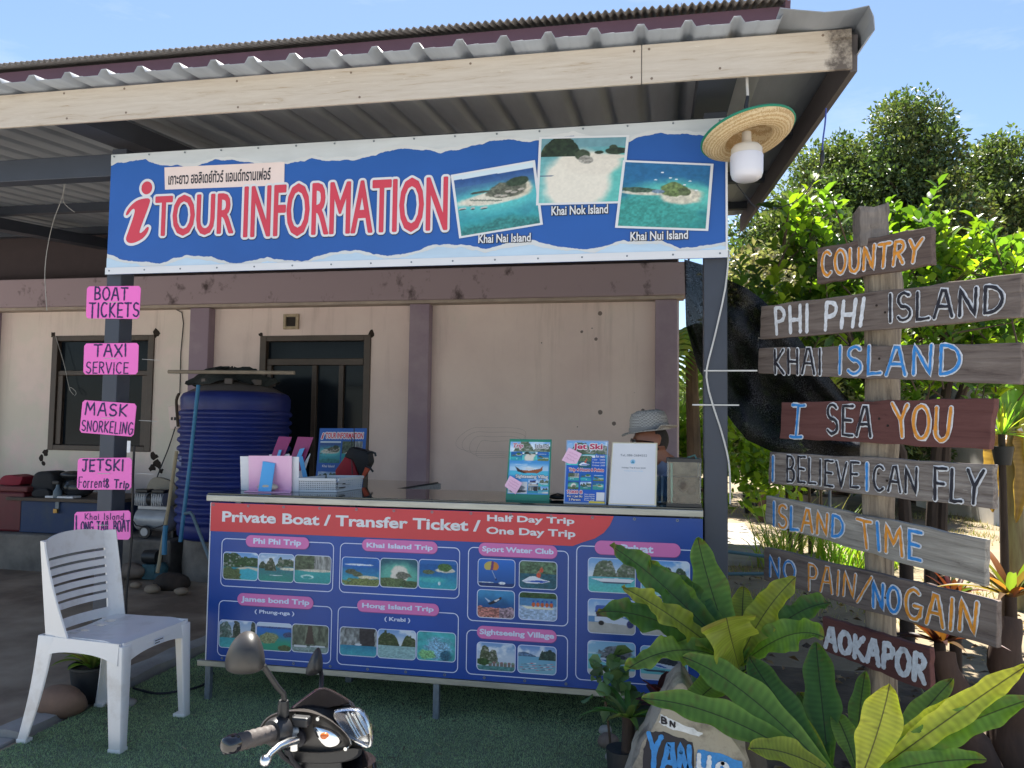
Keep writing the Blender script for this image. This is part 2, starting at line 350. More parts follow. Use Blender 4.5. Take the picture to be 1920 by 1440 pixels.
# ------------------------------------------------------------------ building
def wall_mat():
    m, n, l, b = newmat('weathered_plaster')
    tc = n.new('ShaderNodeTexCoord'); sx = n.new('ShaderNodeSeparateXYZ'); l.new(tc.outputs['Object'], sx.inputs[0])
    def noise(s, d=6, r=.6, st=(1, 1, 1)):
        mp = n.new('ShaderNodeMapping'); mp.inputs['Scale'].default_value = st; l.new(tc.outputs['Object'], mp.inputs[0])
        z = n.new('ShaderNodeTexNoise'); z.inputs['Scale'].default_value = s; z.inputs['Detail'].default_value = d; z.inputs['Roughness'].default_value = r; l.new(mp.outputs[0], z.inputs[0]); return z
    def mrange(src, a, b_, c, d):
        q = n.new('ShaderNodeMapRange'); q.inputs[1].default_value = a; q.inputs[2].default_value = b_; q.inputs[3].default_value = c; q.inputs[4].default_value = d; l.new(src, q.inputs[0]); return q.outputs[0]
    def math_(op, a, b_):
        q = n.new('ShaderNodeMath'); q.operation = op
        for i, s in ((0, a), (1, b_)):
            if isinstance(s, (int, float)): q.inputs[i].default_value = s
            else: l.new(s, q.inputs[i])
        return q.outputs[0]
    def mix(f, a, b_):
        q = n.new('ShaderNodeMixRGB'); l.new(f, q.inputs[0])
        for i, s in ((1, a), (2, b_)):
            if isinstance(s, tuple): q.inputs[i].default_value = (*s, 1)
            else: l.new(s, q.inputs[i])
        return q.outputs[0]
    pink = mix(mrange(noise(1.1).outputs[0], .35, .65, 0, 1), lin(222, 202, 196), lin(236, 218, 210))
    # pale bare plaster: strong on the left bay, faint scuffs elsewhere
    left = mrange(sx.outputs[0], -4.55, -4.75, 0, 1)
    low = mrange(sx.outputs[2], 2.5, 1.0, .25, 1.0)
    pat = mrange(noise(2.0, 9, .68).outputs[0], .40, .56, 0, 1)
    pale = mix(math_('MULTIPLY', math_('MULTIPLY', left, low), pat), pink, lin(216, 210, 196))
    scuff = mrange(noise(1.7, 9, .66, (1, 1, .6)).outputs[0], .58, .70, 0, .55)
    pale = mix(scuff, pale, lin(214, 206, 196))
    # dark rising damp near the floor
    damp = mrange(sx.outputs[2], 1.0, .25, 0, .5)
    base = mix(math_('MULTIPLY', damp, mrange(noise(3).outputs[0], .3, .6, 0, 1)), pale, lin(120, 112, 104))
    # mould spots on the right hand bay
    vo = n.new('ShaderNodeTexVoronoi'); vo.inputs['Scale'].default_value = 7.5; l.new(tc.outputs['Object'], vo.inputs[0])
    sr = n.new('ShaderNodeSeparateColor'); l.new(vo.outputs['Color'], sr.inputs[0])
    rad = mrange(sr.outputs[0], .25, 1.0, 0.03, .20)
    cl = mrange(noise(1.3, 2).outputs[0], .42, .55, .15, 1)
    rad = math_('MULTIPLY', math_('MULTIPLY', rad, mrange(sx.outputs[0], -1.5, -.6, 0.0, 1)), cl)
    vo2 = noise(60, 2); dist = math_('ADD', vo.outputs['Distance'], math_('MULTIPLY', math_('SUBTRACT', vo2.outputs[0], .5), .08))
    spot = math_('LESS_THAN', dist, rad)
    base = mix(math_('MULTIPLY', spot, .8), base, lin(70, 62, 58))
    streak = math_('MULTIPLY', mrange(noise(2.6, 8, .7, (3.2, 1, .22)).outputs[0], .54, .72, 0, .28), mrange(sx.outputs[2], 1.3, 2.4, .1, 1))
    base = mix(streak, base, lin(132, 112, 102))
    l.new(base, b.inputs['Base Color']); b.inputs['Roughness'].default_value = .85; b.inputs['Specular IOR Level'].default_value = .3
    bp = n.new('ShaderNodeBump'); bp.inputs['Strength'].default_value = .25; bp.inputs['Distance'].default_value = .01; l.new(noise(9).outputs[0], bp.inputs['Height']); l.new(bp.outputs[0], b.inputs['Normal'])
    return m
MT['plaster'] = wall_mat()
MT['mauve'] = mk('mauve_paint', lin(146, 128, 142), .8, col2=lin(160, 144, 154), cover=.55, sharp=.12, vs=3.2, bump=.1, bs=30)
MT['mauvemould'] = mk('mouldy_mauve_paint', lin(162, 144, 150), .85, col2=lin(84, 72, 74), cover=.64, sharp=.06, vs=4.5, stretch=(1.0, 1, .8))
MT['bronze'] = mk('bronze_window_frame', lin(74, 62, 54), .45, var=.2, vs=9)
MT['pane'] = mk('dark_window_pane', (.010, .014, .020), .14, var=.1, spec=.16)
MT['maroon'] = mk('maroon_fascia', lin(96, 50, 60), .7, col2=lin(128, 58, 66), cover=.6, sharp=.1, vs=4, stretch=(.6, 1, 1))
MT['maroond'] = mk('dull_maroon_fascia', lin(88, 62, 74), .7, var=.12, vs=3)
MT['tile'] = mk('grey_roof_tile', lin(128, 120, 112), .85, var=.25, vs=12, bump=.2)

bld = thing('shop_building', 'weathered pink plaster building with mauve pilasters behind the tour counter', 'building', (-3, 7.1, 0))
WY = 7.10
m = MB()
holes = [(-6.27, -5.10, 1.02, 2.215), (-3.90, -2.765, .55, 2.192)]
def wallgrid(m, x0, x1, z0, z1, y0, y1, holes):
    xs = sorted({x0, x1, *[h[0] for h in holes], *[h[1] for h in holes]}); zs = sorted({z0, z1, *[h[2] for h in holes], *[h[3] for h in holes]})
    for i in range(len(xs) - 1):
        for j in range(len(zs) - 1):
            cx, cz = (xs[i] + xs[i+1]) / 2, (zs[j] + zs[j+1]) / 2
            if any(h[0] < cx < h[1] and h[2] < cz < h[3] for h in holes): continue
            m.box((xs[i], y0, zs[j]), (xs[i+1], y1, zs[j+1]))
wallgrid(m, -9.5, .16, -.05, 2.80, WY, WY + .14, holes)
m.box((.02, WY + .14, -.05), (.16, 13, 4.7)); m.box((-9.5, WY + .14, -.05), (-9.36, 13, 4.7)); m.box((-9.5, 12.86, -.05), (.16, 13, 4.7))
m.build('wall', MT['plaster'], bld)
m = MB(); m.box((-9.4, WY + .12, 2.805), (.15, WY + .2, 4.72)); m.build('upper_wall', mk('shade_dark_wall', lin(70, 60, 62), .9), bld)  # dark colour stands in for the shade between beam and roof
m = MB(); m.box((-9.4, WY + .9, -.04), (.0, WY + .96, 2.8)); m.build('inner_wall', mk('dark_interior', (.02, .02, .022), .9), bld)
m = MB(); m.box((-9.5, WY - .16, 2.50), (.22, WY + .115, 2.795)); m.build('beam', MT['mauvemould'], bld, bevel=.012)
m = MB(); m.box((-9.5, WY - .14, 2.47), (.20, WY - .002, 2.498)); m.build('beam_soffit', mk('soffit_plaster', lin(168, 154, 142), .85, var=.15, vs=7), bld)
for x0, x1 in ((-7.15, -6.93), (-4.63, -4.42), (-2.335, -2.14), (-.05, .145)):
    m = MB(); m.box((x0, WY - .11, -.05), (x1, WY + .05, 2.469)); m.build('pilaster', MT['mauve'], bld, bevel=.008)
# windows
def window(x0, x1, z0, z1, bars):
    m = MB(); t = .055; y0, y1 = WY - .018, WY + .10
    m.box((x0 - .012, y0, z0), (x0 + t, y1, z1)); m.box((x1 - t, y0, z0), (x1 + .012, y1, z1)); m.box((x0 + t, y0 + .001, z1 - t), (x1 - t, y1, z1)); m.box((x0 + t, y0 + .001, z0), (x1 - t, y1, z0 + t))
    for (a, b, c, d) in bars: m.box((a, y0 + .02, b), (c, y1 - .01, d))
    w = m.build('window', MT['bronze'], bld, bevel=.005)
    m = MB(); m.box((x0 + t + .003, WY + .04, z0 + t + .003), (x1 - t - .003, WY + .046, z1 - t - .003)); m.build('pane', MT['pane'], w)
window(-6.27, -5.10, 1.02, 2.215, [(-6.21, 1.80, -5.16, 1.85), (-6.21, 1.08, -6.15, 1.80), (-5.22, 1.08, -5.16, 1.80)])
window(-3.90, -2.765, .55, 2.192, [(-3.84, 1.90, -2.83, 1.965), (-3.84, .6, -3.79, 1.90), (-3.36, .6, -3.31, 1.90), (-3.08, .6, -3.03, 1.90)])
MT['rust'] = mk('rust_stain', lin(46, 36, 30), .9, var=.3, vs=40)
# rust blots, soot smears
m = MB()
for x, z, r in ((-6.29, 2.23, .035), (-5.08, 2.23, .045), (-6.31, .985, .04), (-5.05, .97, .05), (-3.91, 2.205, .03), (-2.755, 2.205, .035), (-5.0, .9, .05), (-5.06, .86, .04), (-4.96, .83, .03), (-6.36, .93, .035), (-6.33, .88, .025)):
    m = MB(); n = 11; m.prism([(x + r * random.uniform(.55, 1.2) * math.cos(6.283 * k / n), WY - .0015, z + r * random.uniform(.55, 1.3) * math.sin(6.283 * k / n)) for k in range(n)], (0, .001, 0)); m.build('stain', MT['rust'], bld)
# pencil scrawl on the plaster above the counter
m = MB()
for k in range(4):
    cx, cz, a, b = -1.55 + .02 * k, 1.20 - .03 * k, .30 - .03 * k, .13 - .012 * k
    m.tube([(cx + a * math.cos(t) * (1 + .10 * math.sin(2.3 * t + k)) + .03 * math.sin(3 * t), WY - .002, cz + b * math.sin(t) + .02 * math.sin(3 * t)) for t in np.linspace(.2 * k, 5.9, 40)], .0008, 3)
m.build('scrawl', mk('pencil_mark', lin(136, 122, 114), .9), bld)
# air vent
v = MB(); y0 = WY - .03; x0, x1, z0, z1 = -3.665, -3.505, 2.255, 2.405; t = .028
v.box((x0, y0, z0), (x0 + t, WY, z1)); v.box((x1 - t, y0, z0), (x1, WY, z1)); v.box((x0 + t, y0 + .001, z1 - t), (x1 - t, WY, z1)); v.box((x0 + t, y0 + .001, z0), (x1 - t, WY, z0 + t))
vo = v.build('vent', mk('old_vent_plastic', lin(176, 158, 132), .7, var=.2, vs=30), bld, bevel=.004)
m = MB()
for k in range(9): m.box((x0 + t, WY - .014, z0 + t + .004 + k * .0105), (x1 - t, WY - .006, z0 + t + .009 + k * .0105))
m.box((x0 + t, WY - .004, z0 + t), (x1 - t, WY - .001, z1 - t)); m.build('louvre', mk('dark_louvre', lin(50, 42, 38), .7), vo)
# raised concrete ledge in front of the left bay
m = MB(); m.box((-9.4, 6.10, -.05), (-4.15, WY - .115, .30)); m.build('ledge', MT['dconcrete'], bld, bevel=.02)
# main roof: small-wave tiles over two maroon boards
m = MB(); EZ = 4.735
m.box((-9.6, 6.36, EZ - .155), (.98, 6.40, EZ - .012)); m.build('fascia_board', MT['maroond'], bld, bevel=.004)
m = MB(); m.box((-9.6, 6.405, EZ - .50), (.96, 6.44, EZ - .12)); m.build('lower_fascia_board', MT['maroon'], bld, bevel=.004)
m = MB(); m.box((-9.6, 6.44, EZ - .20), (.96, WY + .2, EZ - .17)); m.build('eave_soffit', MT['maroon'], bld)
m = MB(); m.bar((.99, 6.34, EZ - .09), (.99, 12.0, EZ + 1.95), .04, .2); m.build('barge_board', MT['maroond'], bld)
def corrug(x0, x1, prof, pitch, p0, p1, name, mat, parent, thick=.004, jit=0.):
    """roof sheet: profile across X, straight from p0=(Y,Z) down-slope edge to p1=(Y,Z)"""
    xs, zs = [], []
    k = 0
    while x0 + k * pitch < x1:
        for (u, h) in prof:
            if x0 + (k + u) * pitch <= x1: xs.append(x0 + (k + u) * pitch); zs.append(h)
        k += 1
    xs, zs = np.array(xs), np.array(zs); n = len(xs)
    j = (fbm(xs * 1.7 + 40, xs * 0 + 3, 8) - .5) * jit
    rows = []
    for (y, z, jj) in ((p0[0], p0[1], 1), (p0[0] + .35, p0[1] + .35 * (p1[1] - p0[1]) / (p1[0] - p0[0]), .2), (p1[0], p1[1], 0)):
        for dz in (0, thick): rows.append(np.stack([xs, np.full(n, y) + j * jj * 2, z + zs + dz + j * jj], 1))
    V = np.concatenate(rows); i = np.arange(n - 1)
    def strip(a, b): return np.stack([a * n + i, a * n + i + 1, b * n + i + 1, b * n + i], 1)
    Fq = np.concatenate([strip(2, 0), strip(4, 2), strip(1, 3), strip(3, 5), strip(0, 1)])
    return raw(name, V, Fq, mat, parent)
sine = [(i / 8, .016 * (1 + math.cos(2 * math.pi * i / 8))) for i in range(8)]
corrug(-9.6, 1.02, sine, .0635, (6.26, EZ - .006), (12.0, EZ + 2.05), 'roof', MT['tile'], bld, .008)
for k in range(17):
    m = MB(); x = -9.2 + k * .62 + .1 * math.sin(k * 3.1); m.tube([(x, 6.30, EZ + .02), (x, 6.30, EZ + .055)], .004, 5); m.build('roof_hook', MT['wire'], bld)

# ------------------------------------------------------------------ lean-to canopy
can = thing('steel_canopy', 'lean-to canopy of grey ribbed sheet on dark steel posts with a pale timber fascia', 'canopy', (-1.2, 3.5, 0))
SLP = .108
MT['sheet'] = mk('aged_zinc_sheet', lin(152, 157, 164), .5, var=.16, vs=2.5, stretch=(3, .5, 1), spec=.4)
trap = [(0, 0), (.10, .0), (.19, .028), (.33, .028), (.42, 0), (.68, .003), (.72, 0), (.999, 0)]
corrug(-8.5, .50, trap, .186, (3.05, 2.888), (7.2, 2.888 + 4.15 * SLP), 'roof_sheet', MT['sheet'], can, .002, .03)
# edge flashing on the right: dipped sheet turning down at the rim
prof = [(.44, 2.905), (.50, 2.892), (.60, 2.874), (.68, 2.874), (.755, 2.885), (.772, 2.84), (.775, 2.79), (.752, 2.765)]
nx_ = len(prof)
rows = [[(x, y, z + dz) for x, z in prof] for y, dz in ((2.99, 0), (3.4, .41 * SLP), (7.6, 4.61 * SLP))]
m = MB(); m.loft(rows, caps=False, close=False); m.loft([[(x - (.003 if i > 4 else 0), y, z - .003) for i, (x, y, z) in enumerate(r)] for r in rows], caps=False, close=False); m.loft([rows[0], [(x - (.003 if i > 4 else 0), y, z - .003) for i, (x, y, z) in enumerate(rows[0])]], caps=False, close=False)
m.build('edge_flashing', MT['sheet'], can)
def fascia_mat():
    m = wood_mat('fascia_fibre_cement', lin(190, 178, 164), lin(202, 192, 180), lin(164, 144, 120), .5, 0, 1.3, .10)
    n, l = m.node_tree.nodes, m.node_tree.links; b = n['Principled BSDF']; src = b.inputs['Base Color'].links[0].from_socket
    tc = n.new('ShaderNodeTexCoord'); sx = n.new('ShaderNodeSeparateXYZ'); l.new(tc.outputs['Object'], sx.inputs[0])
    mr = n.new('ShaderNodeMapRange'); mr.inputs[1].default_value = .42; mr.inputs[2].default_value = .74; mr.inputs[3].default_value = 0; mr.inputs[4].default_value = .62; l.new(sx.outputs[0], mr.inputs[0])
    z = n.new('ShaderNodeTexNoise'); z.inputs['Scale'].default_value = 11; z.inputs['Detail'].default_value = 8; z.inputs['Roughness'].default_value = .7; l.new(tc.outputs['Object'], z.inputs[0])
    ad = n.new('ShaderNodeMath'); l.new(mr.outputs[0], ad.inputs[0]); l.new(z.outputs[0], ad.inputs[1])
    rp = n.new('ShaderNodeMapRange'); rp.inputs[1].default_value = .92; rp.inputs[2].default_value = 1.12; rp.inputs[4].default_value = .85; l.new(ad.outputs[0], rp.inputs[0])
    mx = n.new('ShaderNodeMixRGB'); mx.inputs[2].default_value = (*lin(66, 58, 56), 1); l.new(rp.outputs[0], mx.inputs[0]); l.new(src, mx.inputs[1]); l.new(mx.outputs[0], b.inputs['Base Color'])
    return m
MT['fascia'] = fascia_mat()
jx = P(1203, 120, 3.15).x
for x0, x1 in ((-8.4, jx - .0015), (jx + .0015, .732)):
    m = MB(); m.box((x0, 3.150, 2.721), (x1, 3.166, 2.883)); m.build('fascia_board', MT['fascia'], can, bevel=.003)
MT['scrw'] = mk('screw_head', lin(120, 104, 92), .6)
for px, py in ((233, 166), (236, 211), (444, 152), (446, 201), (658, 136), (674, 182), (882, 119), (1189, 96), (1184, 145), (1217, 92), (1222, 147), (120, 175), (125, 222), (1543, 66), (1350, 128)):
    m = MB(); p = P(px, py, 3.149); m.tube([p, p + Vector((0, .006, 0))], .0055, 8); m.build('screw', MT['scrw'], can)
MT['rake'] = mk('rake_board', lin(92, 86, 86), .8, var=.2, vs=8, stretch=(1, .2, 1))
m = MB(); m.bar((.742, 3.167, 2.79), (.742, 7.5, 2.79 + 4.333 * SLP), .026, .142, (0, 0, 1)); m.build('rake_board', MT['rake'], can)
# posts
def post(x0, x1, y0, y1, top):
    m = MB(); m.box((x0, y0, -.02), (x1, y1, top)); return m.build('post', MT['steel'], can, bevel=.004)
post(-2.752, -2.670, 3.44, 3.54, 2.70); post(.183, .281, 3.44, 3.54, 2.70); post(-5.80, -5.72, 3.44, 3.54, 2.70)
m = MB(); m.box((-8.4, 3.455, 2.565), (-2.755, 3.535, 2.682)); m.box((-2.665, 3.455, 2.565), (.18, 3.535, 2.682)); m.build('cross_beam', MT['steel'], can, bevel=.004)
for x0, x1 in ((-2.86, -2.70), (.15, .30), (-5.85, -5.70)):
    m = MB(); zc = 2.775; m.bar(((x0 + x1) / 2, 3.17, zc), ((x0 + x1) / 2, WY + .1, zc + 3.9 * SLP), x1 - x0, .10); m.build('rafter', MT['steel'], can)
for y in (4.55, 5.75, 6.9):
    z = 2.888 + (y - 3.05) * SLP
    m = MB(); m.box((-8.4, y - .03, z - .075), (.73, y + .03, z - .002)); m.build('purlin', MT['steel'], can)
# ================================================================== LETTERING AND PRINTED PICTURES
def glyph_mesh(txt, bold=0., shear=0., res=3):
    cu = bpy.data.curves.new('t', 'FONT'); cu.body = txt; cu.offset = bold; cu.shear = shear; cu.resolution_u = res
    o = bpy.data.objects.new('t', cu); me = o.to_mesh()
    V = np.array([v.co[:2] for v in me.vertices]); Fp = [tuple(p.vertices) for p in me.polygons]
    o.to_mesh_clear(); bpy.data.objects.remove(o); bpy.data.curves.remove(cu)
    return V, Fp
def text(name, txt, tl, br, Y, mat, parent, bold=.0, shear=0., dxy=(0, 0), outline=0., n=10, frame=None):
    """letters fitted between two corners on the upright plane Y (or on a frame(u,v)->point), facing the street"""
    V, Fp = glyph_mesh(txt, bold, shear)
    lo, hi = V.min(0), V.max(0); U = (V - lo) / np.maximum(hi - lo, 1e-6)
    m = MB()
    if frame is None:
        a, b = P(*tl, Y), P(*br, Y)
        def put(d, lay): m.add([(a.x + (b.x - a.x) * u + d[0] + dxy[0], Y - lay, b.z + (a.z - b.z) * v + d[1] + dxy[1]) for u, v in U], Fp)
    else:
        (u0, v1), (u1, v0) = tl, br
        def put(d, lay): m.add([frame(u0 + (u1 - u0) * u + d[0] + dxy[0], v0 + (v1 - v0) * v + d[1] + dxy[1], lay) for u, v in U], Fp)
    if outline:
        for k in range(n): put((outline * math.cos(6.2832 * k / n), outline * math.sin(6.2832 * k / n)), .00008 * k)
    else: put((0, 0), 0)
    me = bpy.data.meshes.new(name); me.from_pydata(m.v, [], m.f); me.materials.append(mat); me.update()
    return link(name, me, parent)

def S3(*c): return np.array(c, float)
def mixc(a, b, t): t = np.clip(t, 0, 1)[..., None]; return a * (1 - t) + b * t
def sstep(x, a, b): t = np.clip((x - a) / (b - a), 0, 1); return t*t*(3-2*t)
def picture(kind, u, v, sd):
    N = lambda f, s=0, oc=4: fbm(u * f + sd * 7.3 + 20, v * f + 20 + s * 3.1, sd + s, oc)
    def sky(lo_=(200, 218, 232), hi_=(110, 160, 215)):
        c = mixc(np.broadcast_to(S3(*lo_), u.shape + (3,)), S3(*hi_), sstep(v, .5, 1.0)); return mixc(c, S3(235, 240, 244), sstep(N(4, 9), .5, .75) * .8)
    def sea(a=(30, 110, 150), b=(60, 175, 185), top=.6): return mixc(np.broadcast_to(S3(*b), u.shape + (3,)), S3(*a), sstep(v + (N(6, 4) - .5) * .25, 0, top)) * (.88 + .24 * N(28, 5))[..., None]
    def rock(c, cx, w, base, h, col=(70, 84, 60), gr=(150, 150, 140), p=2.0, wh=.5):
        prof = base + h * np.clip(1 - (np.abs(u - cx) / w) ** p, 0, 1) * (.75 + .5 * N(9, 11)); ok = (v > base) & (v < prof)
        t = mixc(np.broadcast_to(S3(*col), u.shape + (3,)), S3(*gr), sstep(N(15, 12), wh, wh + .2)) * (.55 + .8 * N(26, 13))[..., None]
        return np.where(ok[..., None], t, c)
    def blob(c, cx, cy, rx, ry, col, wob=.5, soft=.12, tex=.5):
        d = np.sqrt(((u - cx) / rx) ** 2 + ((v - cy) / ry) ** 2) + (N(9, 17) - .5) * wob
        t = np.broadcast_to(S3(*col), u.shape + (3,)) * (1 - tex / 2 + tex * N(34, 19))[..., None]
        return mixc(c, t, 1 - sstep(d, 1 - soft, 1 + soft))
    def poly(c, pts, col):
        ins = np.zeros(u.shape, bool); k = len(pts)
        for i in range(k):
            (x0, y0), (x1, y1) = pts[i], pts[(i + 1) % k]
            if y0 != y1: ins ^= ((y0 > v) != (y1 > v)) & (u < (x1 - x0) * (v - y0) / (y1 - y0) + x0)
        return np.where(ins[..., None], S3(*col), c)
    if kind == 'nai':
        c = sea((70, 110, 150), (60, 160, 165), .95); c = np.where((v > .80)[..., None], mixc(np.broadcast_to(S3(64, 100, 150), u.shape + (3,)), S3(50, 84, 140), sstep(v, .8, .9)) * (.9 + .2 * N(20))[..., None], c)
        c = np.where((v > .93 - .02 * u)[..., None], S3(205, 220, 228), c)
        c = blob(c, .5, .50, .62, .20, (92, 190, 190), .3, .5, .2)
        c = blob(c, .48, .53, .44, .105, (214, 208, 192), .25, .15, .2); c = blob(c, .80, .62, .16, .14, (205, 196, 176), .3, .2, .3)
        c = blob(c, .66, .62, .25, .13, (96, 98, 84), .6, .1, .9); c = blob(c, .78, .74, .14, .075, (56, 70, 52), .5, .1, .7); c = blob(c, .30, .66, .12, .02, (70, 80, 72), .5)
        for k in range(34):
            x, y = .16 + .42 * ((k * .618) % 1), .47 + .10 * ((k * .377) % 1); c = blob(c, x, y, .012, .010, (120, 130, 118), 0, .3, 0)
        for x, y, r in ((.06, .44, .05), (.19, .42, .03), (.33, .40, .05)): c = blob(c, x, y, r, .018, (190, 190, 186), .2, .2, .3); c = blob(c, x, y - .015, r * .9, .010, (60, 70, 76), .2, .2, .3)
        for x, y in ((.52, .56), (.6, .54), (.73, .57), (.82, .6), (.66, .6)): c = blob(c, x, y, .045, .018, (180, 172, 160), .2, .2, .4)
        c = blob(c, .55, .0, .75, .18, (58, 128, 126), .6, .35, .6); return c
    if kind == 'nok':
        c = sea((98, 150, 160), (120, 190, 186), 1.1); c = blob(c, 1.0, .30, .5, .5, (98, 184, 176), .3, .5, .15)
        c = np.where((v > .86)[..., None], S3(108, 150, 160) * (.92 + .16 * N(18))[..., None], c)
        c = blob(c, .46, .32, .40, .50, (226, 219, 205), .18, .16, .08); c = blob(c, .64, .60, .34, .18, (222, 214, 200), .2, .2, .1)
        c = blob(c, .80, .70, .25, .035, (218, 210, 196), .2, .2, .1)
        c = rock(c, .24, .27, .72, .30, (44, 56, 40), (70, 80, 58), 2.2, .6); c = blob(c, .50, .74, .10, .08, (64, 74, 56), .6, .1, .8); c = blob(c, .55, .66, .09, .06, (150, 146, 138), .7, .1, .9)
        for x, y, rx, ry in ((.70, .77, .06, .03), (.88, .79, .12, .055), (.86, .84, .05, .05), (.97, .79, .06, .04)): c = blob(c, x, y, rx, ry, (52, 62, 46), .6, .1, .8)
        c = blob(c, .07, .42, .10, .008, (80, 100, 120), .2); return c
    if kind == 'nui':
        c = sea((44, 104, 150), (48, 134, 132), .9); c = blob(c, .62, .48, .52, .26, (92, 186, 178), .35, .3, .2); c = blob(c, .3, .2, .6, .3, (64, 150, 142), .6, .4, .5)
        c = blob(c, .70, .50, .24, .13, (206, 200, 182), .4, .18, .4); c = blob(c, .25, .53, .30, .035, (200, 196, 180), .4, .2, .4)
        c = blob(c, .60, .60, .15, .11, (104, 122, 74), .5, .1, .9); c = blob(c, .20, .575, .24, .045, (70, 92, 74), .9, .1, .9); c = blob(c, .42, .56, .08, .03, (110, 130, 150), .5, .1, .9); c = blob(c, .73, .56, .07, .06, (96, 108, 74), .8, .1, .9)
        for x, y in ((.45, .86), (.38, .74), (.55, .78), (.62, .76), (.78, .74), (.72, .68), (.86, .6)): c = blob(c, x, y, .018, .009, (225, 230, 235), 0, .2, 0)
        return c
    if kind == 'bay':
        c = sky(); c = sea((40, 128, 146), (70, 178, 182), .5) * 1.0; c = np.where((v > .62)[..., None], sky(), c)
        c = rock(c, .2, .45, .46, .55, (48, 78, 44), (150, 156, 148), 3, .52); c = rock(c, .8, .5, .50, .36, (52, 84, 46), (130, 140, 126), 3, .6)
        c = blob(c, .75, .38, .36, .10, (205, 200, 180), .3, .15, .2); c = blob(c, .72, .22, .34, .2, (64, 172, 190), .3, .1, .2); c = blob(c, .15, .2, .36, .24, (84, 100, 62), .9, .1, .9); return c
    if kind == 'karst':
        c = sea((60, 120, 130), (52, 142, 128), .5); c = np.where((v > .56)[..., None], sky((214, 224, 232), (150, 180, 215)), c)
        c = rock(c, .82, .35, .56, .28, (66, 88, 64), (140, 140, 130)); c = rock(c, .62, .10, .52, .40, (70, 92, 70), (150, 150, 140)); c = rock(c, .34, .17, .38, .48, (66, 80, 56), (128, 126, 112)); c = rock(c, .12, .13, .46, .26, (58, 76, 54), (110, 116, 100))
        c = blob(c, .85, .47, .24, .05, (214, 208, 188), .3); c = blob(c, .5, .22, .2, .012, (210, 226, 226), .1); return c
    if kind == 'cliff':
        c = sea((60, 160, 160), (52, 150, 150), .4); c = np.where((v > .45)[..., None], S3(84, 96, 74) * (.5 + 1.0 * N(16, 3))[..., None], c)
        c = np.where(((v > .5) & (u > .5 + .1 * N(5, 7)))[..., None], S3(150, 152, 148) * (.5 + .9 * fbm(u * 30, v * 5, sd))[..., None], c)
        c = blob(c, .6, .46, .5, .05, (206, 200, 184), .3); c = blob(c, .35, .22, .18, .08, (190, 224, 220), .5); c = blob(c, .35, .2, .12, .05, (52, 150, 150), .5); return c
    if kind == 'sand':
        c = sea((40, 92, 110), (70, 150, 140), .9); c = blob(c, .5, .4, .52, .48, (98, 176, 160), .3, .3, .2); c = blob(c, .52, .44, .24, .34, (224, 218, 204), .3, .14, .15); c = blob(c, .6, .42, .2, .12, (110, 112, 100), .9, .1, .9); c = blob(c, .25, .14, .5, .16, (88, 108, 72), .9, .1, .9); c = blob(c, .8, .12, .3, .14, (70, 92, 60), .9, .1, .9); return c
    if kind == 'isle':
        c = sea((24, 92, 160), (54, 164, 180), .8); c = np.where((v > .86)[..., None], S3(40, 104, 176), c); c = blob(c, .68, .66, .26, .09, (206, 204, 190), .5); c = blob(c, .68, .76, .19, .14, (70, 108, 58), .5, .1, .9); c = blob(c, .25, .58, .18, .08, (88, 104, 80), .8, .1, .9); c = blob(c, .54, .2, .035, .08, (225, 232, 238), .1); c = blob(c, .3, .3, .4, .1, (70, 178, 180), .6, .5, .3); return c
    if kind == 'beach':
        c = sea((30, 100, 170), (70, 170, 180), .8); c = np.where((v > .66)[..., None], S3(34, 100, 180) * (.9 + .2 * N(8))[..., None], c); c = blob(c, .45, .75, .4, .03, (214, 226, 238), .9); c = blob(c, .25, .48, .14, .09, (84, 90, 72), .8, .1, .9); c = blob(c, .42, .40, .14, .08, (88, 98, 74), .8, .1, .9); c = blob(c, .7, .30, .26, .06, (216, 206, 176), .5); c = blob(c, .6, .08, .6, .18, (110, 124, 74), .9, .1, .9); return c
    if kind == 'para':
        c = np.broadcast_to(S3(40, 100, 180), u.shape + (3,)) * (.85 + .3 * v)[..., None]; d = ((u - .36) / .20) ** 2 + ((v - .74) / .19) ** 2; st = np.sin((u - .36) / np.maximum(.04, np.sqrt(np.maximum(0, 1 - ((v - .74) / .19) ** 2))) * 2.6)
        cc = np.where((st > 0)[..., None], S3(206, 132, 62), S3(196, 178, 96)); cc = np.where((np.abs(u - .38 - .1 * (v - .74)) < .035)[..., None], S3(110, 60, 120), cc); c = np.where(((d < 1) & (v > .60))[..., None], cc, c)
        c = np.where((v < .13)[..., None], S3(24, 52, 104) * (.8 + .5 * N(20))[..., None], c); c = blob(c, .66, .13, .09, .05, (225, 230, 238), .4); c = blob(c, .2, .14, .25, .015, (200, 212, 226), .4)
        for k in range(14): c = blob(c, .38 + .10 * k / 14, .58 - .30 * k / 14, .008, .012, (200, 205, 214), 0, .3, 0)
        return blob(c, .49, .26, .018, .04, (40, 40, 60), .2)
    if kind == 'jet':
        c = S3(40, 92, 108) * (.7 + .6 * N(20))[..., None]; c = np.where((v > .55)[..., None], S3(86, 112, 86) * (.4 + 1.2 * N(16, 3))[..., None], c); c = poly(c, [(.06, .26), (.2, .18), (.62, .2), (.84, .28), (.6, .36), (.4, .46), (.28, .44)], (226, 232, 240)); c = poly(c, [(.1, .25), (.62, .22), (.8, .28), (.5, .31)], (40, 84, 180))
        c = blob(c, .52, .50, .06, .1, (206, 84, 62), .3); c = blob(c, .59, .68, .05, .09, (214, 92, 66), .3); c = blob(c, .52, .62, .03, .04, (176, 126, 100), .1); c = blob(c, .6, .78, .025, .035, (176, 126, 100), .1); return c
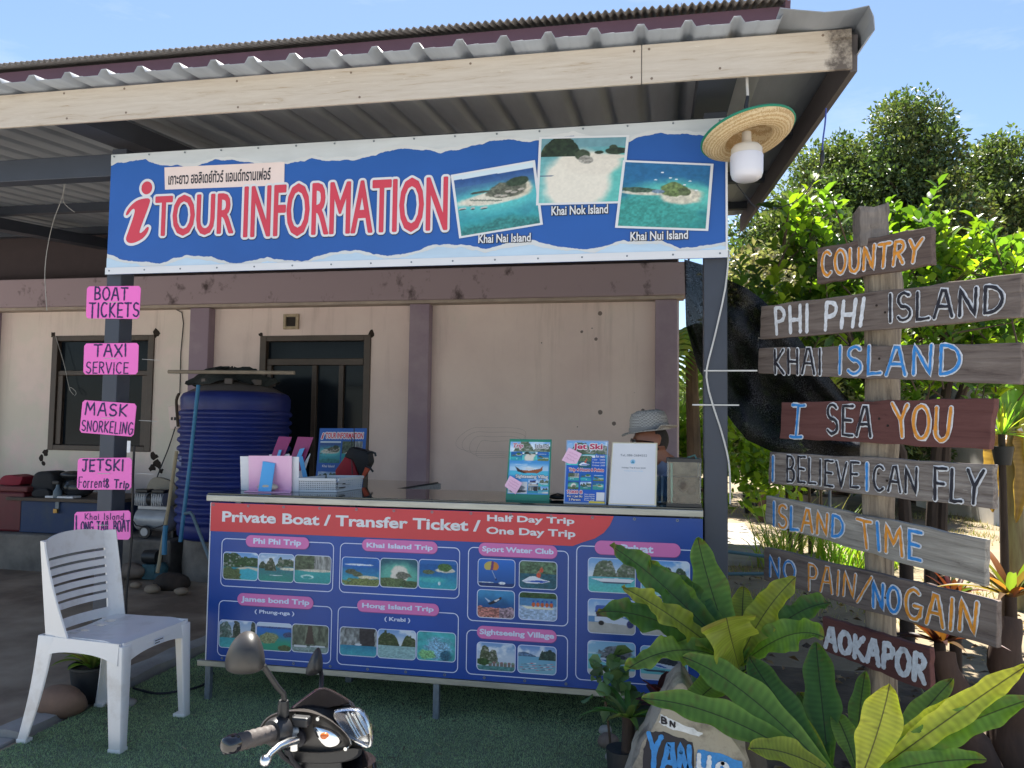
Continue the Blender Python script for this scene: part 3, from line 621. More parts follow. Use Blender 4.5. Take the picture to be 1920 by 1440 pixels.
    if kind == 'dive':
        c = mixc(np.broadcast_to(S3(20, 76, 134), u.shape + (3,)), S3(64, 146, 196), sstep(v, .3, 1)) * (.85 + .3 * N(6))[..., None]; c = np.where((v < .34 + .16 * N(6, 3) - .05)[..., None], np.where((u < .6)[..., None], S3(170, 112, 104), S3(150, 128, 140)) * (.3 + 1.4 * N(22, 5))[..., None], c)
        c = poly(c, [(.28, .5), (.42, .62), (.60, .74), (.64, .68), (.5, .55), (.34, .46)], (30, 36, 52)); c = poly(c, [(.44, .62), (.58, .71), (.6, .67), (.5, .58)], (214, 216, 220)); c = poly(c, [(.18, .74), (.36, .6), (.30, .56)], (180, 198, 220)); return blob(c, .63, .73, .03, .04, (60, 48, 46), .2)
    if kind == 'banana':
        c = S3(170, 196, 226) * (.65 + .6 * N(20))[..., None]; c = np.where((v > .52)[..., None], S3(74, 130, 176) * (.85 + .3 * N(14))[..., None], c); c = np.where((v > .80)[..., None], S3(52, 84, 48) * (.5 + 1. * N(16, 3))[..., None], c); c = poly(c, [(.06, .5), (.2, .4), (.9, .4), (.94, .45), (.3, .48)], (226, 224, 200))
        for k in range(5): c = blob(c, .38 + .12 * k, .56, .045, .085, (200, 96, 54), .2); c = blob(c, .38 + .12 * k, .68, .028, .04, (44, 84, 170), .2)
        return c
    if kind == 'stilt':
        c = sky((190, 206, 224), (120, 160, 208)); c = np.where((v < .16)[..., None], S3(84, 140, 140) * (.7 + .5 * N(20))[..., None], c); c = rock(c, .2, .15, .26, .60, (84, 96, 70), (160, 160, 148), 4); c = rock(c, .42, .14, .26, .46, (90, 100, 80), (166, 166, 158), 4); c = blob(c, .16, .3, .22, .12, (52, 84, 44), .7, .1, .9)
        for k in range(7): x = .3 + .1 * k; c = poly(c, [(x, .26), (x + .10, .26), (x + .08, .32), (x + .02, .32)], (150, 112, 110) if k % 2 else (120, 150, 130)); c = poly(c, [(x + .01, .16), (x + .09, .16), (x + .09, .26), (x + .01, .26)], (120, 112, 104))
        return c
    if kind == 'harbour':
        c = mixc(np.broadcast_to(S3(130, 180, 200), u.shape + (3,)), S3(96, 160, 200), v); c = np.where((v > .62)[..., None], sky((200, 214, 230), (110, 150, 206)), c); c = rock(c, .12, .4, .60, .16, (80, 112, 150), (100, 130, 164)); c = rock(c, .8, .26, .50, .36, (40, 66, 62), (70, 92, 84), 4)
        for k in range(46): c = blob(c, .06 + .9 * ((k * .618) % 1), .1 + .28 * ((k * .413) % 1), .05, .014, [(210, 216, 226), (196, 120, 130), (120, 160, 170), (90, 110, 130)][k % 4], .3, .2, .4)
        return c
    if kind == 'speed':
        c = sky((200, 218, 234), (120, 170, 220)); c = np.where((v < .45)[..., None], sea((86, 176, 190), (90, 196, 190), .45), c); c = rock(c, .35, .26, .45, .52, (92, 108, 84), (152, 154, 144), 3.4); c = rock(c, .85, .28, .45, .42, (96, 112, 90), (152, 154, 148), 3); c = poly(c, [(.03, .40), (.3, .30), (.92, .31), (.98, .40), (.6, .42), (.25, .40)], (226, 230, 236)); return poly(c, [(.2, .31), (.35, .26), (.9, .27), (.92, .31)], (60, 84, 110))
    if kind == 'longtail':
        c = sky((200, 220, 238), (100, 160, 222)); c = np.where((v < .48)[..., None], sea((80, 160, 184), (150, 200, 204), .48), c); c = rock(c, .1, .16, .5, .5, (64, 100, 60), (120, 130, 112), 3); c = rock(c, .56, .13, .48, .32, (60, 84, 66), (120, 126, 120), 3); c = rock(c, .82, .15, .48, .32, (60, 84, 66), (120, 126, 120), 3); c = poly(c, [(.35, .44), (.42, .38), (.7, .37), (.8, .42), (.6, .41)], (84, 70, 56)); return blob(c, .9, .05, .5, .2, (222, 218, 208), .2)
    if kind == 'bus':
        c = sky((196, 214, 234), (130, 176, 224)); c = np.where((v < .32)[..., None], S3(190, 188, 182) * (.9 + .15 * N(10))[..., None], c); c = np.where(((v > .32) & (v < .5))[..., None], S3(90, 140, 190), c); c = poly(c, [(.14, .62), (.16, .82), (.78, .86), (.8, .74), (.5, .68)], (60, 96, 176)); c = poly(c, [(.18, .42), (.16, .64), (.76, .74), (.74, .48)], (70, 52, 46)); c = poly(c, [(.14, .34), (.14, .48), (.7, .5), (.9, .4), (.86, .26)], (206, 216, 232)); c = blob(c, .28, .30, .06, .07, (30, 30, 34), .1); return blob(c, .9, .3, .07, .12, (52, 60, 110), .3)
    if kind == 'rental':
        c = sky((160, 204, 222), (140, 190, 222)); c = np.where((v < .62)[..., None], S3(110, 190, 200), c); c = np.where((v < .16)[..., None], S3(206, 206, 204), c); c = blob(c, .62, .64, .40, .26, (110, 116, 124), .9, .08, 1.0); c = blob(c, .58, .52, .22, .12, (50, 58, 66), .5, .1, .8)
        c = poly(c, [(.2, .44), (.4, .36), (.9, .30), (.96, .40), (.6, .46), (.3, .52)], (196, 210, 228)); c = poly(c, [(.25, .46), (.42, .38), (.6, .36), (.4, .46)], (54, 96, 180)); return poly(c, [(.04, .30), (.1, .24), (.9, .2), (.92, .27)], (60, 78, 92))
    if kind == 'cave':
        c = sea((44, 126, 160), (70, 164, 180), .4); c = np.where((v > .36)[..., None], S3(150, 156, 156) * (.3 + 1.2 * fbm(u * 14, v * 7, sd))[..., None], c); c = np.where(((v > .36) & (np.abs(u - .74) < .18 + .05 * N(6)))[..., None], S3(52, 50, 54) * (.6 + .8 * N(14))[..., None], c); c = blob(c, .5, .40, .10, .035, (206, 214, 220), .3); return c
    if kind == 'pillars':
        c = sky((214, 224, 232), (120, 160, 210)); c = np.where((v < .45)[..., None], S3(150, 188, 190) * (.75 + .45 * fbm(u * 24, v * 40, sd))[..., None], c); c = rock(c, .26, .32, .44, .50, (64, 80, 48), (98, 104, 78), 2.6); return rock(c, .84, .22, .44, .38, (64, 80, 48), (98, 104, 78), 2.6)
    if kind == 'fish':
        c = S3(72, 172, 176) * (.75 + .5 * N(7))[..., None]; c = blob(c, .55, .4, .34, .4, (130, 178, 206), .9, .3, 1.1); c = blob(c, .25, .2, .2, .16, (130, 190, 130), .9, .2, .9); return blob(c, .75, .2, .16, .2, (46, 96, 120), .9, .2, .9)
    if kind == 'aerial':
        c = mixc(np.broadcast_to(S3(46, 150, 120), u.shape + (3,)), S3(44, 110, 190), sstep(v + .3 * (N(3) - .5), .2, .8)); c = np.where((v > .86)[..., None], S3(200, 214, 230), c); c = blob(c, .5, .84, .6, .04, (60, 84, 140), .8, .1, .9); c = blob(c, .36, .45, .26, .2, (130, 138, 100), .6, .1, .9); c = blob(c, .8, .08, .2, .12, (80, 96, 60), .7, .1, .9); return blob(c, .9, .6, .14, .09, (60, 74, 110), .8, .1, .9)
    if kind == 'towers':
        c = sky((196, 208, 222), (150, 178, 212)); c = np.where((v < .36)[..., None], sea((70, 160, 170), (84, 176, 180), .36), c); c = rock(c, .15, .22, .36, .56, (96, 118, 108), (150, 158, 154), 4); c = rock(c, .48, .12, .36, .62, (60, 74, 60), (104, 108, 100), 5); return rock(c, .96, .1, .36, .66, (60, 74, 60), (104, 108, 100), 4)
    if kind == 'bond':
        c = S3(100, 108, 92) * (.4 + 1.1 * fbm(u * 16, v * 6, sd))[..., None]; c = poly(c, [(.36, .3), (.44, .98), (.54, .98), (.62, .3)], (74, 64, 58)); c = np.where((v < .22)[..., None], S3(130, 150, 146) * (.7 + .6 * N(24))[..., None], c); c = poly(c, [(.05, .17), (.06, .25), (.4, .24), (.42, .18)], (206, 210, 214)); return poly(c, [(.5, .2), (.5, .25), (.9, .26), (.94, .2)], (200, 206, 212))
    if kind == 'boat':
        c = sky((170, 206, 232), (70, 150, 214)); c = np.where((v < .34)[..., None], S3(80, 184, 214), c); c = poly(c, [(.16, .42), (.3, .2), (.72, .18), (.84, .36), (.86, .7), (.78, .5), (.5, .36), (.3, .40)], (150, 84, 50)); c = poly(c, [(.14, .66), (.2, .3), (.36, .16), (.44, .18), (.3, .38)], (60, 48, 44)); return poly(c, [(.42, .42), (.42, .58), (.62, .56), (.62, .42)], (210, 216, 220))
    if kind == 'van':
        c = np.broadcast_to(S3(206, 210, 214), u.shape + (3,)) * 1.; c = blob(c, .45, .45, .4, .3, (110, 118, 128), .4, .1, .6); return blob(c, .5, .2, .45, .12, (60, 64, 72), .4, .1, .6)
    return np.broadcast_to(S3(120, 160, 190), u.shape + (3,))

def photo(name, kind, quad, nx, ny, parent, rad=0., seed=1, mat=None, gain=1.0):
    """a printed picture: fine grid between four corner points (TL, TR, BR, BL), rounded corners if rad"""
    U, Vv = np.meshgrid(np.linspace(0, 1, nx), np.linspace(0, 1, ny))
    tl, tr, br, bl = [np.array(q, float) for q in quad]
    wd, ht = np.linalg.norm(tr - tl), np.linalg.norm(tl - bl)
    V2 = Vv
    if rad:
        d = np.minimum(U, 1 - U) * wd; ins = np.where(d < rad, rad - np.sqrt(np.maximum(0, rad**2 - (rad - d)**2)), 0) / ht
        V2 = ins + Vv * (1 - 2 * ins)
    pts = (bl * (1-U[..., None]) + br * U[..., None]) * (1 - V2[..., None]) + (tl * (1-U[..., None]) + tr * U[..., None]) * V2[..., None]
    c = np.clip(picture(kind, U, V2, seed) * gain, 0, 255) / 255.0
    c = np.where(c <= .04045, c / 12.92, ((c + .055) / 1.055) ** 2.4)
    i = np.arange(nx * ny).reshape(ny, nx)[:-1, :-1].ravel()
    return raw(name, pts.reshape(-1, 3), np.stack([i, i + 1, i + nx + 1, i + nx], 1), mat or MT['print'], parent, c.reshape(-1, 3))

def rrect(a, b, Y, r, n=6):
    """rounded rectangle outline between pixels a (TL) and b (BR) on plane Y -> list of points"""
    A, B = P(*a, Y), P(*b, Y); x0, x1, z1, z0 = A.x, B.x, A.z, B.z; r = min(r, (x1-x0)/2 - 1e-4, (z1-z0)/2 - 1e-4); o = []
    for cx, cz, t0 in ((x1 - r, z1 - r, 0), (x0 + r, z1 - r, 90), (x0 + r, z0 + r, 180), (x1 - r, z0 + r, 270)):
        for k in range(n + 1): t = R_(t0 + 90 * k / n); o.append(Vector((cx + r * math.cos(t), Y, cz + r * math.sin(t))))
    return o
def ringmesh(m, o, w):
    c = sum(o, Vector()) / len(o); n = len(o); inn = []
    for i in range(n):
        t = (o[(i+1) % n] - o[i-1]).normalized(); inn.append(o[i] + Vector((-t.z, 0, t.x)) * w)
    m.add(o + inn, [(i, (i+1) % n, n + (i+1) % n, n + i) for i in range(n)])

# ================================================================== THE BIG TOUR SIGN
YS = 3.410
sg = thing('tour_sign', 'long blue TOUR INFORMATION sign with torn paper edges and island photos, hung under the canopy', 'sign', (-1.2, YS, 2.05))
A, B = P(208, 290, YS), P(1363, 482, YS); sx0, sx1, sz0, sz1 = -2.731, .278, 2.050, 2.658
m = MB(); m.box((sx0, YS, sz0), (sx1, YS + .022, sz1)); m.build('board', MT['blue'], sg)
def cr5(x, y): return (200 + x / 2.909, 240 + y / 2.909)
def cr6(x, y): return (820 + x / 2.743, 230 + y / 2.743)
top = [cr5(*p) for p in ((18,200),(60,180),(140,165),(215,155),(235,175),(300,190),(400,192),(470,200),(530,180),(600,158),(680,160),(760,170),(860,190),(980,185),(1080,165),(1120,150),(1200,165),(1360,160),(1450,135),(1560,105),(1640,95),(1740,105),(1810,122))] + [cr6(*p) for p in ((60,130),(140,118),(230,100),(270,80),(340,75),(420,78),(480,88),(540,76),(640,60),(700,50),(730,62),(860,74),(990,80),(1040,60),(1120,42),(1200,45),(1300,48),(1380,55),(1450,62),(1500,60))]
bot = [cr5(*p) for p in ((-2,702),(100,735),(200,745),(290,755),(360,730),(430,710),(500,712),(570,718),(640,735),(670,752),(740,748),(820,735),(880,720),(940,735),(1020,742),(1100,738),(1130,718),(1220,695),(1360,680),(1420,690),(1510,712),(1600,705),(1700,680),(1800,650))] + [cr6(*p) for p in ((20,640),(120,640),(180,655),(250,665),(340,640),(490,622),(560,640),(640,655),(740,660),(810,665),(880,640),(960,620),(1040,625),(1140,622),(1200,640),(1250,665),(1340,655),(1420,640),(1495,630))]
def torn(name, pts, zedge, mat, lay, off, parent):
    p = [P(*q, YS) for q in pts]; xs = np.array([q.x for q in p]); zs = np.array([q.z for q in p])
    X = np.linspace(sx0 + .001, sx1 - .001, 900); Z = np.interp(X, xs, zs) + off + (fbm(X * 28, X * 0 + lay, 5, 4) - .5) * .016
    m = MB(); n = len(X); Yl = YS - .0015 * lay
    m.add([(x, Yl, z) for x, z in zip(X, Z)] + [(x, Yl, zedge) for x in X], [(i, i + 1, n + i + 1, n + i) for i in range(n - 1)])
    return m.build(name, mat, parent)
MT['grey_torn'] = mk('torn_paper_grey', lin(196, 200, 202), .5, var=.10, vs=3, stretch=(1, 1, 4))
MT['blue_torn'] = mk('torn_paper_pale_blue', lin(186, 208, 226), .5, var=.10, vs=3, stretch=(1, 1, 4))
torn('torn_edge', top, sz1 - .0005, MT['signwhite'], 1, -.013, sg); torn('torn_paper', top, sz1 - .0005, MT['grey_torn'], 2, .002, sg)
torn('torn_edge', bot, sz0 + .0005, MT['signwhite'], 1, .013, sg); torn('torn_paper', bot, sz0 + .0005, MT['blue_torn'], 2, -.003, sg)
m = MB(); m.box((sx0 - .003, YS - .0065, sz0 - .004), (sx1 + .003, YS - .0045, sz0 + .030)); m.box((sx1 - .006, YS - .006, sz0 + .0305), (sx1 + .003, YS - .0045, sz1)); m.build('white_border', MT['white'], sg)
# the italic i
def dot(c, r, n=28): return [Vector((c.x + r[0] * math.cos(6.2832 * k / n), c.y, c.z + r[1] * math.sin(6.2832 * k / n))) for k in range(n)]
def smooth_poly(pts, it=2):
    for _ in range(it): pts = [q for i in range(len(pts)) for q in (pts[i] * .75 + pts[(i+1) % len(pts)] * .25, pts[i] * .25 + pts[(i+1) % len(pts)] * .75)]
    return pts
ist = smooth_poly([P(*cr5(*p), YS) for p in ((104,478),(120,440),(160,400),(200,386),(242,384),(236,420),(182,560),(184,578),(206,562),(222,540),(236,542),(222,580),(196,608),(150,630),(118,628),(106,606),(120,570),(158,460),(154,440),(140,446),(118,478))])
idot = dot(P(*cr5(222, 328), YS), (.030, .033))
V_, F_ = [], []
mi = MB(); mo = MB()
for pl_ in (ist, idot):
    n = len(pl_); mi.add([p + Vector((0, -.0045, 0)) for p in pl_], [tuple(range(n))])
    for k in range(14): mo.add([p + Vector((.0135 * math.cos(6.2832 * k / 14), -.003 - .00005 * k, .0135 * math.sin(6.2832 * k / 14))) for p in pl_], [tuple(range(n))])
def plain(m, name, mat, parent):
    me = bpy.data.meshes.new(name); me.from_pydata(m.v, [], m.f); me.materials.append(mat); me.update(); return link(name, me, parent)
plain(mo, 'lettering', MT['white'], sg); plain(mi, 'lettering', MT['red'], sg)
for t, tl, br in (('TOUR', (293, 369), (436, 437)), ('INFORMATION', (460, 350), (837, 431))):
    text('lettering', t, tl, br, YS - .003, MT['white'], sg, .0, outline=.0155, n=18)
    text('lettering', t, tl, br, YS - .0055, MT['red'], sg, .0, outline=.0042, n=9)
    text('lettering', t, tl, br, YS - .0015, MT['black'], sg, .0, outline=.0160, n=10, dxy=(.001, -.004))
# paper strip with Thai lettering
q = [P(*cr5(*p), YS - .003) for p in ((315,215),(970,185),(968,312),(318,336))]
m = MB(); m.prism(q, (0, .0012, 0)); m.build('paper_strip', MT['cream'], sg)
text('lettering', 'เกาะยาว ฮอลิเดย์ทัวร์ แอนด์ทรานเฟอร์', cr5(338, 243), cr5(893, 282), YS - .0045, MT['black'], sg, .018)
# three framed island photographs
def shrink(q, f): c = sum(q, Vector()) / 4; return [c + (p - c) * f for p in q]
for kind, quad, lay, cap, tl, br in (
        ('nai', ((845,328),(1003,300),(1018,421),(861,447)), 3, 'Khai Nai Island', (897,441), (995,452)),
        ('nok', ((1011,257),(1180,253),(1166,381),(1005,385)), 4.2, 'Khai Nok Island', (1034,388), (1140,399)),
        ('nui', ((1168,300),(1338,307),(1328,433),(1153,427)), 5.4, 'Khai Nui Island', (1182,436), (1290,447))):
    q = [P(*p, YS - .0015 * lay) for p in quad]
    m = MB(); m.prism(q, (0, .001, 0)); fr = m.build('photo_frame', MT['white'], sg)
    q2 = [p + Vector((0, -.0008, 0)) for p in shrink(q, .94)]
    photo('photo', kind, q2, 150, 112, fr, 0, {'nai': 3, 'nok': 5, 'nui': 9}[kind])
    text('lettering', cap, (tl[0], tl[1] - 1), (br[0], br[1] + 1), YS - .0035, MT['black'], sg, .05, outline=.0022, n=8, dxy=(.001, -.001))
    text('lettering', cap, (tl[0], tl[1] - 1), (br[0], br[1] + 1), YS - .0050, MT['white'], sg, .02)
for k in range(16):
    for z in (sz1 - .012, sz0 + .014):
        x = sx0 + .02 + (sx1 - sx0 - .05) * k / 15
        m = MB(); m.tube([(x, YS - .0045, z), (x, YS - .0075, z)], .0045, 8); m.build('rivet', MT['galv'], sg)
# ================================================================== COUNTER
YB = 3.420
MT['toprail'] = MT['alu']
ct = thing('tour_counter', 'long sales counter with an aluminium frame and a dark glass top', 'counter', (-.95, 3.6, 0))
zt = .967
cx0, cx1 = -2.135, .178
m = MB(); m.box((cx0, YB - .012, zt - .029), (cx1, YB + .03, zt)); m.build('top_rail', MT['alu'], ct, bevel=.003)
m = MB(); m.box((cx0 - .03, YB + .006, .157), (cx1, YB + .034, .184)); m.build('bottom_rail', MT['alu'], ct, bevel=.003)
for x in (-2.125, -1.0, .13):
    for y in (YB + .012, 3.95):
        m = MB(); m.box((x, y, 0), (x + .028, y + .026, zt - .036)); m.build('leg', MT['galv'], ct, bevel=.002)
m = MB(); m.box((cx0, 3.95, zt - .034), (cx1, 3.985, zt)); m.box((cx0, YB + .031, zt - .034), (cx0 + .03, 3.949, zt)); m.box((cx1 - .03, YB + .031, zt - .034), (cx1, 3.949, zt)); m.build('back_rail', MT['alu'], ct, bevel=.003)
MT['darkglass'] = mk('dark_glass_top', (.010, .022, .020), .05, var=.1, spec=.6)
m = MB(); m.box((cx0 + .002, YB - .004, zt + .001), (cx1 - .001, 3.985, zt + .009)); m.build('glass_top', MT['darkglass'], ct, bevel=.0015)
m = MB(); m.box((cx0 + .03, YB + .06, .185), (cx1 - .03, 3.94, .20)); m.build('shelf', MT['galv'], ct)
m = MB(); m.box((cx0 + .04, 3.90, .01), (cx1 - .04, 3.915, .91)); m.build('shade_panel', mk('dark_panel', (.03, .03, .035), .7), ct)  # dark panel carried down to the floor to deepen shade under the counter

# second, dark glass table behind the counter
gt = thing('glass_table', 'dark glass table standing at an angle behind the counter', 'table', (-1.2, 4.5, 0))
a, b = PZ(822, 903, .955), PZ(655, 929, .955)
dirv = (b - a); nrm = Vector((-dirv.y, dirv.x, 0)).normalized()
if nrm.x > 0: nrm = -nrm
b = a + dirv * .95; c_, d_ = b + nrm * .75, a + nrm * .75
m = MB(); m.prism([Vector((p.x, p.y, .945)) for p in (a, b, c_, d_)], (0, 0, .008)); m.build('glass_top', MT['darkglass'], gt)
m = MB()
for p, q in ((a, b), (c_, d_), (d_, a), (b, c_)): m.bar((p.x, p.y, .925), (q.x, q.y, .925), .035, .036)
m.build('frame', MT['galv'], gt)
for p in (a, b, c_, d_):
    pp = p + (Vector(((a.x + c_.x) / 2, (a.y + c_.y) / 2, 0)) - Vector((p.x, p.y, 0))).normalized() * .05
    m = MB(); m.box((pp.x - .016, pp.y - .016, -.02), (pp.x + .016, pp.y + .016, .906)); m.build('leg', MT['galv'], gt)

# ------------------------------------------------------------------ vinyl banner on the counter front
bn = thing('trip_banner', 'blue vinyl banner with a red header listing boat trips, fixed to the counter front', 'banner', (-.95, YB, .2))
bz1, bz0 = .931, .191; bx0, bx1 = -2.114, .176
def r2(x, y): return (380 + x / 3.892, 920 + y / 3.892)
def r3(x, y): return (620 + x / 4.363, 960 + y / 4.363)
def r4(x, y): return (860 + x / 4.115, 960 + y / 4.115)
BY = YB - .004
# the vinyl is slightly slack: a rippled sheet
def vinyl():
    nx, nz = 160, 30; X, Z = np.meshgrid(np.linspace(bx0, bx1, nx), np.linspace(bz0, bz1, nz))
    e = np.minimum(1, np.minimum(Z - bz0, bz1 - Z) / .02)
    Y = np.full_like(X, BY) + .0016 * (fbm(X * 6, Z * 2.5, 21) - .5) * 2
    i = np.arange(nx * nz).reshape(nz, nx)[:-1, :-1].ravel()
    return raw('vinyl_sheet', np.stack([X, Y, Z], -1).reshape(-1, 3), np.stack([i, i + 1, i + nx + 1, i + nx], 1), MT['bblue'], bn, smooth=True)
vinyl()
L1, L2, L3, L4 = BY - .0026, BY - .0036, BY - .0046, BY - .0056
hd = [P(397, 943, L1)] + [P(*r4(*p), L1) for p in ((1197,22),(1190,50),(1165,105),(1120,160),(1050,205),(960,232),(880,240))] + [P(397.5, 995.5, L1)]
hd[0] = Vector((bx0 + .002, L1, bz1 - .001)); hd[1] = Vector((hd[1].x, L1, bz1 - .001)); hd[-1] = Vector((bx0 + .002, L1, hd[-1].z)); hd[-2] = Vector((hd[-2].x, L1, hd[-1].z - .001))
m = MB(); m.add(hd, [tuple(range(len(hd)))]); plain(m, 'red_header', MT['hdr_red'], bn)
text('lettering', 'Private Boat / Transfer Ticket /', (417, 958), (901, 997), L2, MT['white'], bn, .030)
text('lettering', 'Half Day Trip', (913.5, 965), (1077, 986.5), L2, MT['white'], bn, .030)
text('lettering', 'One Day Trip', (912, 987.5), (1079, 1011.5), L2, MT['white'], bn, .030)
m = MB()
for f, a, b in ((r2,(140,345),(950,742)),(r2,(118,797),(935,1265)),(r3,(78,250),(1053,712)),(r3,(60,770),(1041,1320)),(r4,(74,268),(845,885)),(r4,(60,905),(841,1308)),(r4,(908,256),(1864,1364))):
    ringmesh(m, rrect(f(*a), f(*b), L1, .026), .0038)
plain(m, 'outline_box', MT['line'], bn)
for f, a, b, t, ta, tb in ((r2,(316,323),(775,428),'Phi Phi Trip',(370,345),(718,414)),(r2,(255,745),(806,866),'James bond Trip',(282,769),(778,848)),(r3,(258,218),(873,343),'Khai Island Trip',(294,250),(835,325)),
        (r3,(218,715),(885,852),'Hong Island Trip',(257,743),(843,828)),(r4,(155,235),(760,362),'Sport Water Club',(182,262),(733,340)),(r4,(142,875),(755,1012),'Sightseeing Village',(162,900),(737,992)),(r4,(1050,218),(1712,352),'Privat',(1252,249),(1503,320))):
    o = rrect(f(*a), f(*b), L2, .03, 8)
    m = MB(); m.add([p + Vector((.001, .0004, -.003)) for p in o], [tuple(range(len(o)))]); plain(m, 'label_shadow', MT['pillsh'], bn)
    m = MB(); m.add(o, [tuple(range(len(o)))]); pl_ = plain(m, 'trip_label', MT['pill'], bn)
    text('lettering', t, f(*ta), f(*tb), L3, MT['line'], pl_, .035)
for f, t, a, b in ((r2, '( Phung-nga )', (380, 866), (668, 919)), (r3, '( Krabi )', (440, 856), (650, 911))):
    text('lettering', t, f(*a), f(*b), L2, MT['line'], bn, .03)
ph = [(r2,(150,443),(402,660),'bay'),(r2,(408,453),(665,674),'karst'),(r2,(670,465),(935,687),'cliff'),(r2,(122,938),(383,1162),'towers'),(r2,(392,955),(648,1180),'aerial'),(r2,(652,968),(918,1195),'bond'),
      (r3,(92,363),(400,616),'beach'),(r3,(405,373),(712,630),'sand'),(r3,(720,383),(1036,642),'isle'),(r3,(75,934),(378,1192),'cave'),(r3,(385,952),(696,1215),'pillars'),(r3,(705,969),(1022,1233),'fish'),
      (r4,(148,355),(436,588),'para'),(r4,(466,371),(760,605),'jet'),(r4,(142,593),(432,830),'dive'),(r4,(464,611),(760,847),'banana'),(r4,(140,998),(438,1240),'stilt'),(r4,(455,1021),(754,1263),'harbour'),
      (r4,(997,348),(1365,635),'speed'),(r4,(1405,366),(1785,661),'longtail'),(r4,(996,664),(1365,955),'bus'),(r4,(1400,682),(1780,971),'bus'),(r4,(994,986),(1365,1280),'rental'),(r4,(1400,1026),(1770,1316),'rental')]
for k, (f, a, b, kind) in enumerate(ph):
    A, B = P(*f(*a), L2), P(*f(*b), L2)
    o = rrect(f(*a), f(*b), L1, .018); m = MB(); m.add(o, [tuple(range(len(o)))]); fr = plain(m, 'photo_border', MT['line'], bn); i = .0032
    photo('photo', kind, [(A.x + i, L2, A.z - i), (B.x - i, L2, A.z - i), (B.x - i, L2, B.z + i), (A.x + i, L2, B.z + i)], 84, 68, fr, .015, k + 1, gain=.95)
m = MB(); m.box((bx0 - .002, BY - .001, bz0), (bx0 + .003, BY + .001, bz1)); m.build('white_hem', MT['white'], bn)
for k in range(13):
    for z in (bz1 - .010, bz0 + .014):
        x = bx0 + .015 + (bx1 - bx0 - .03) * (k + (.4 if z < .5 else 0)) / 12.5
        m = MB(); n = 12
        ring = [[(x + r * math.cos(6.2832 * i / n), y, z + r * math.sin(6.2832 * i / n)) for i in range(n)] for r, y in ((.0065, L1), (.006, L1 - .0018), (.003, L1 - .0018), (.0028, L1))]
        m.loft(ring, caps=False); m.build('grommet', MT['galv'], bn, smooth=True)
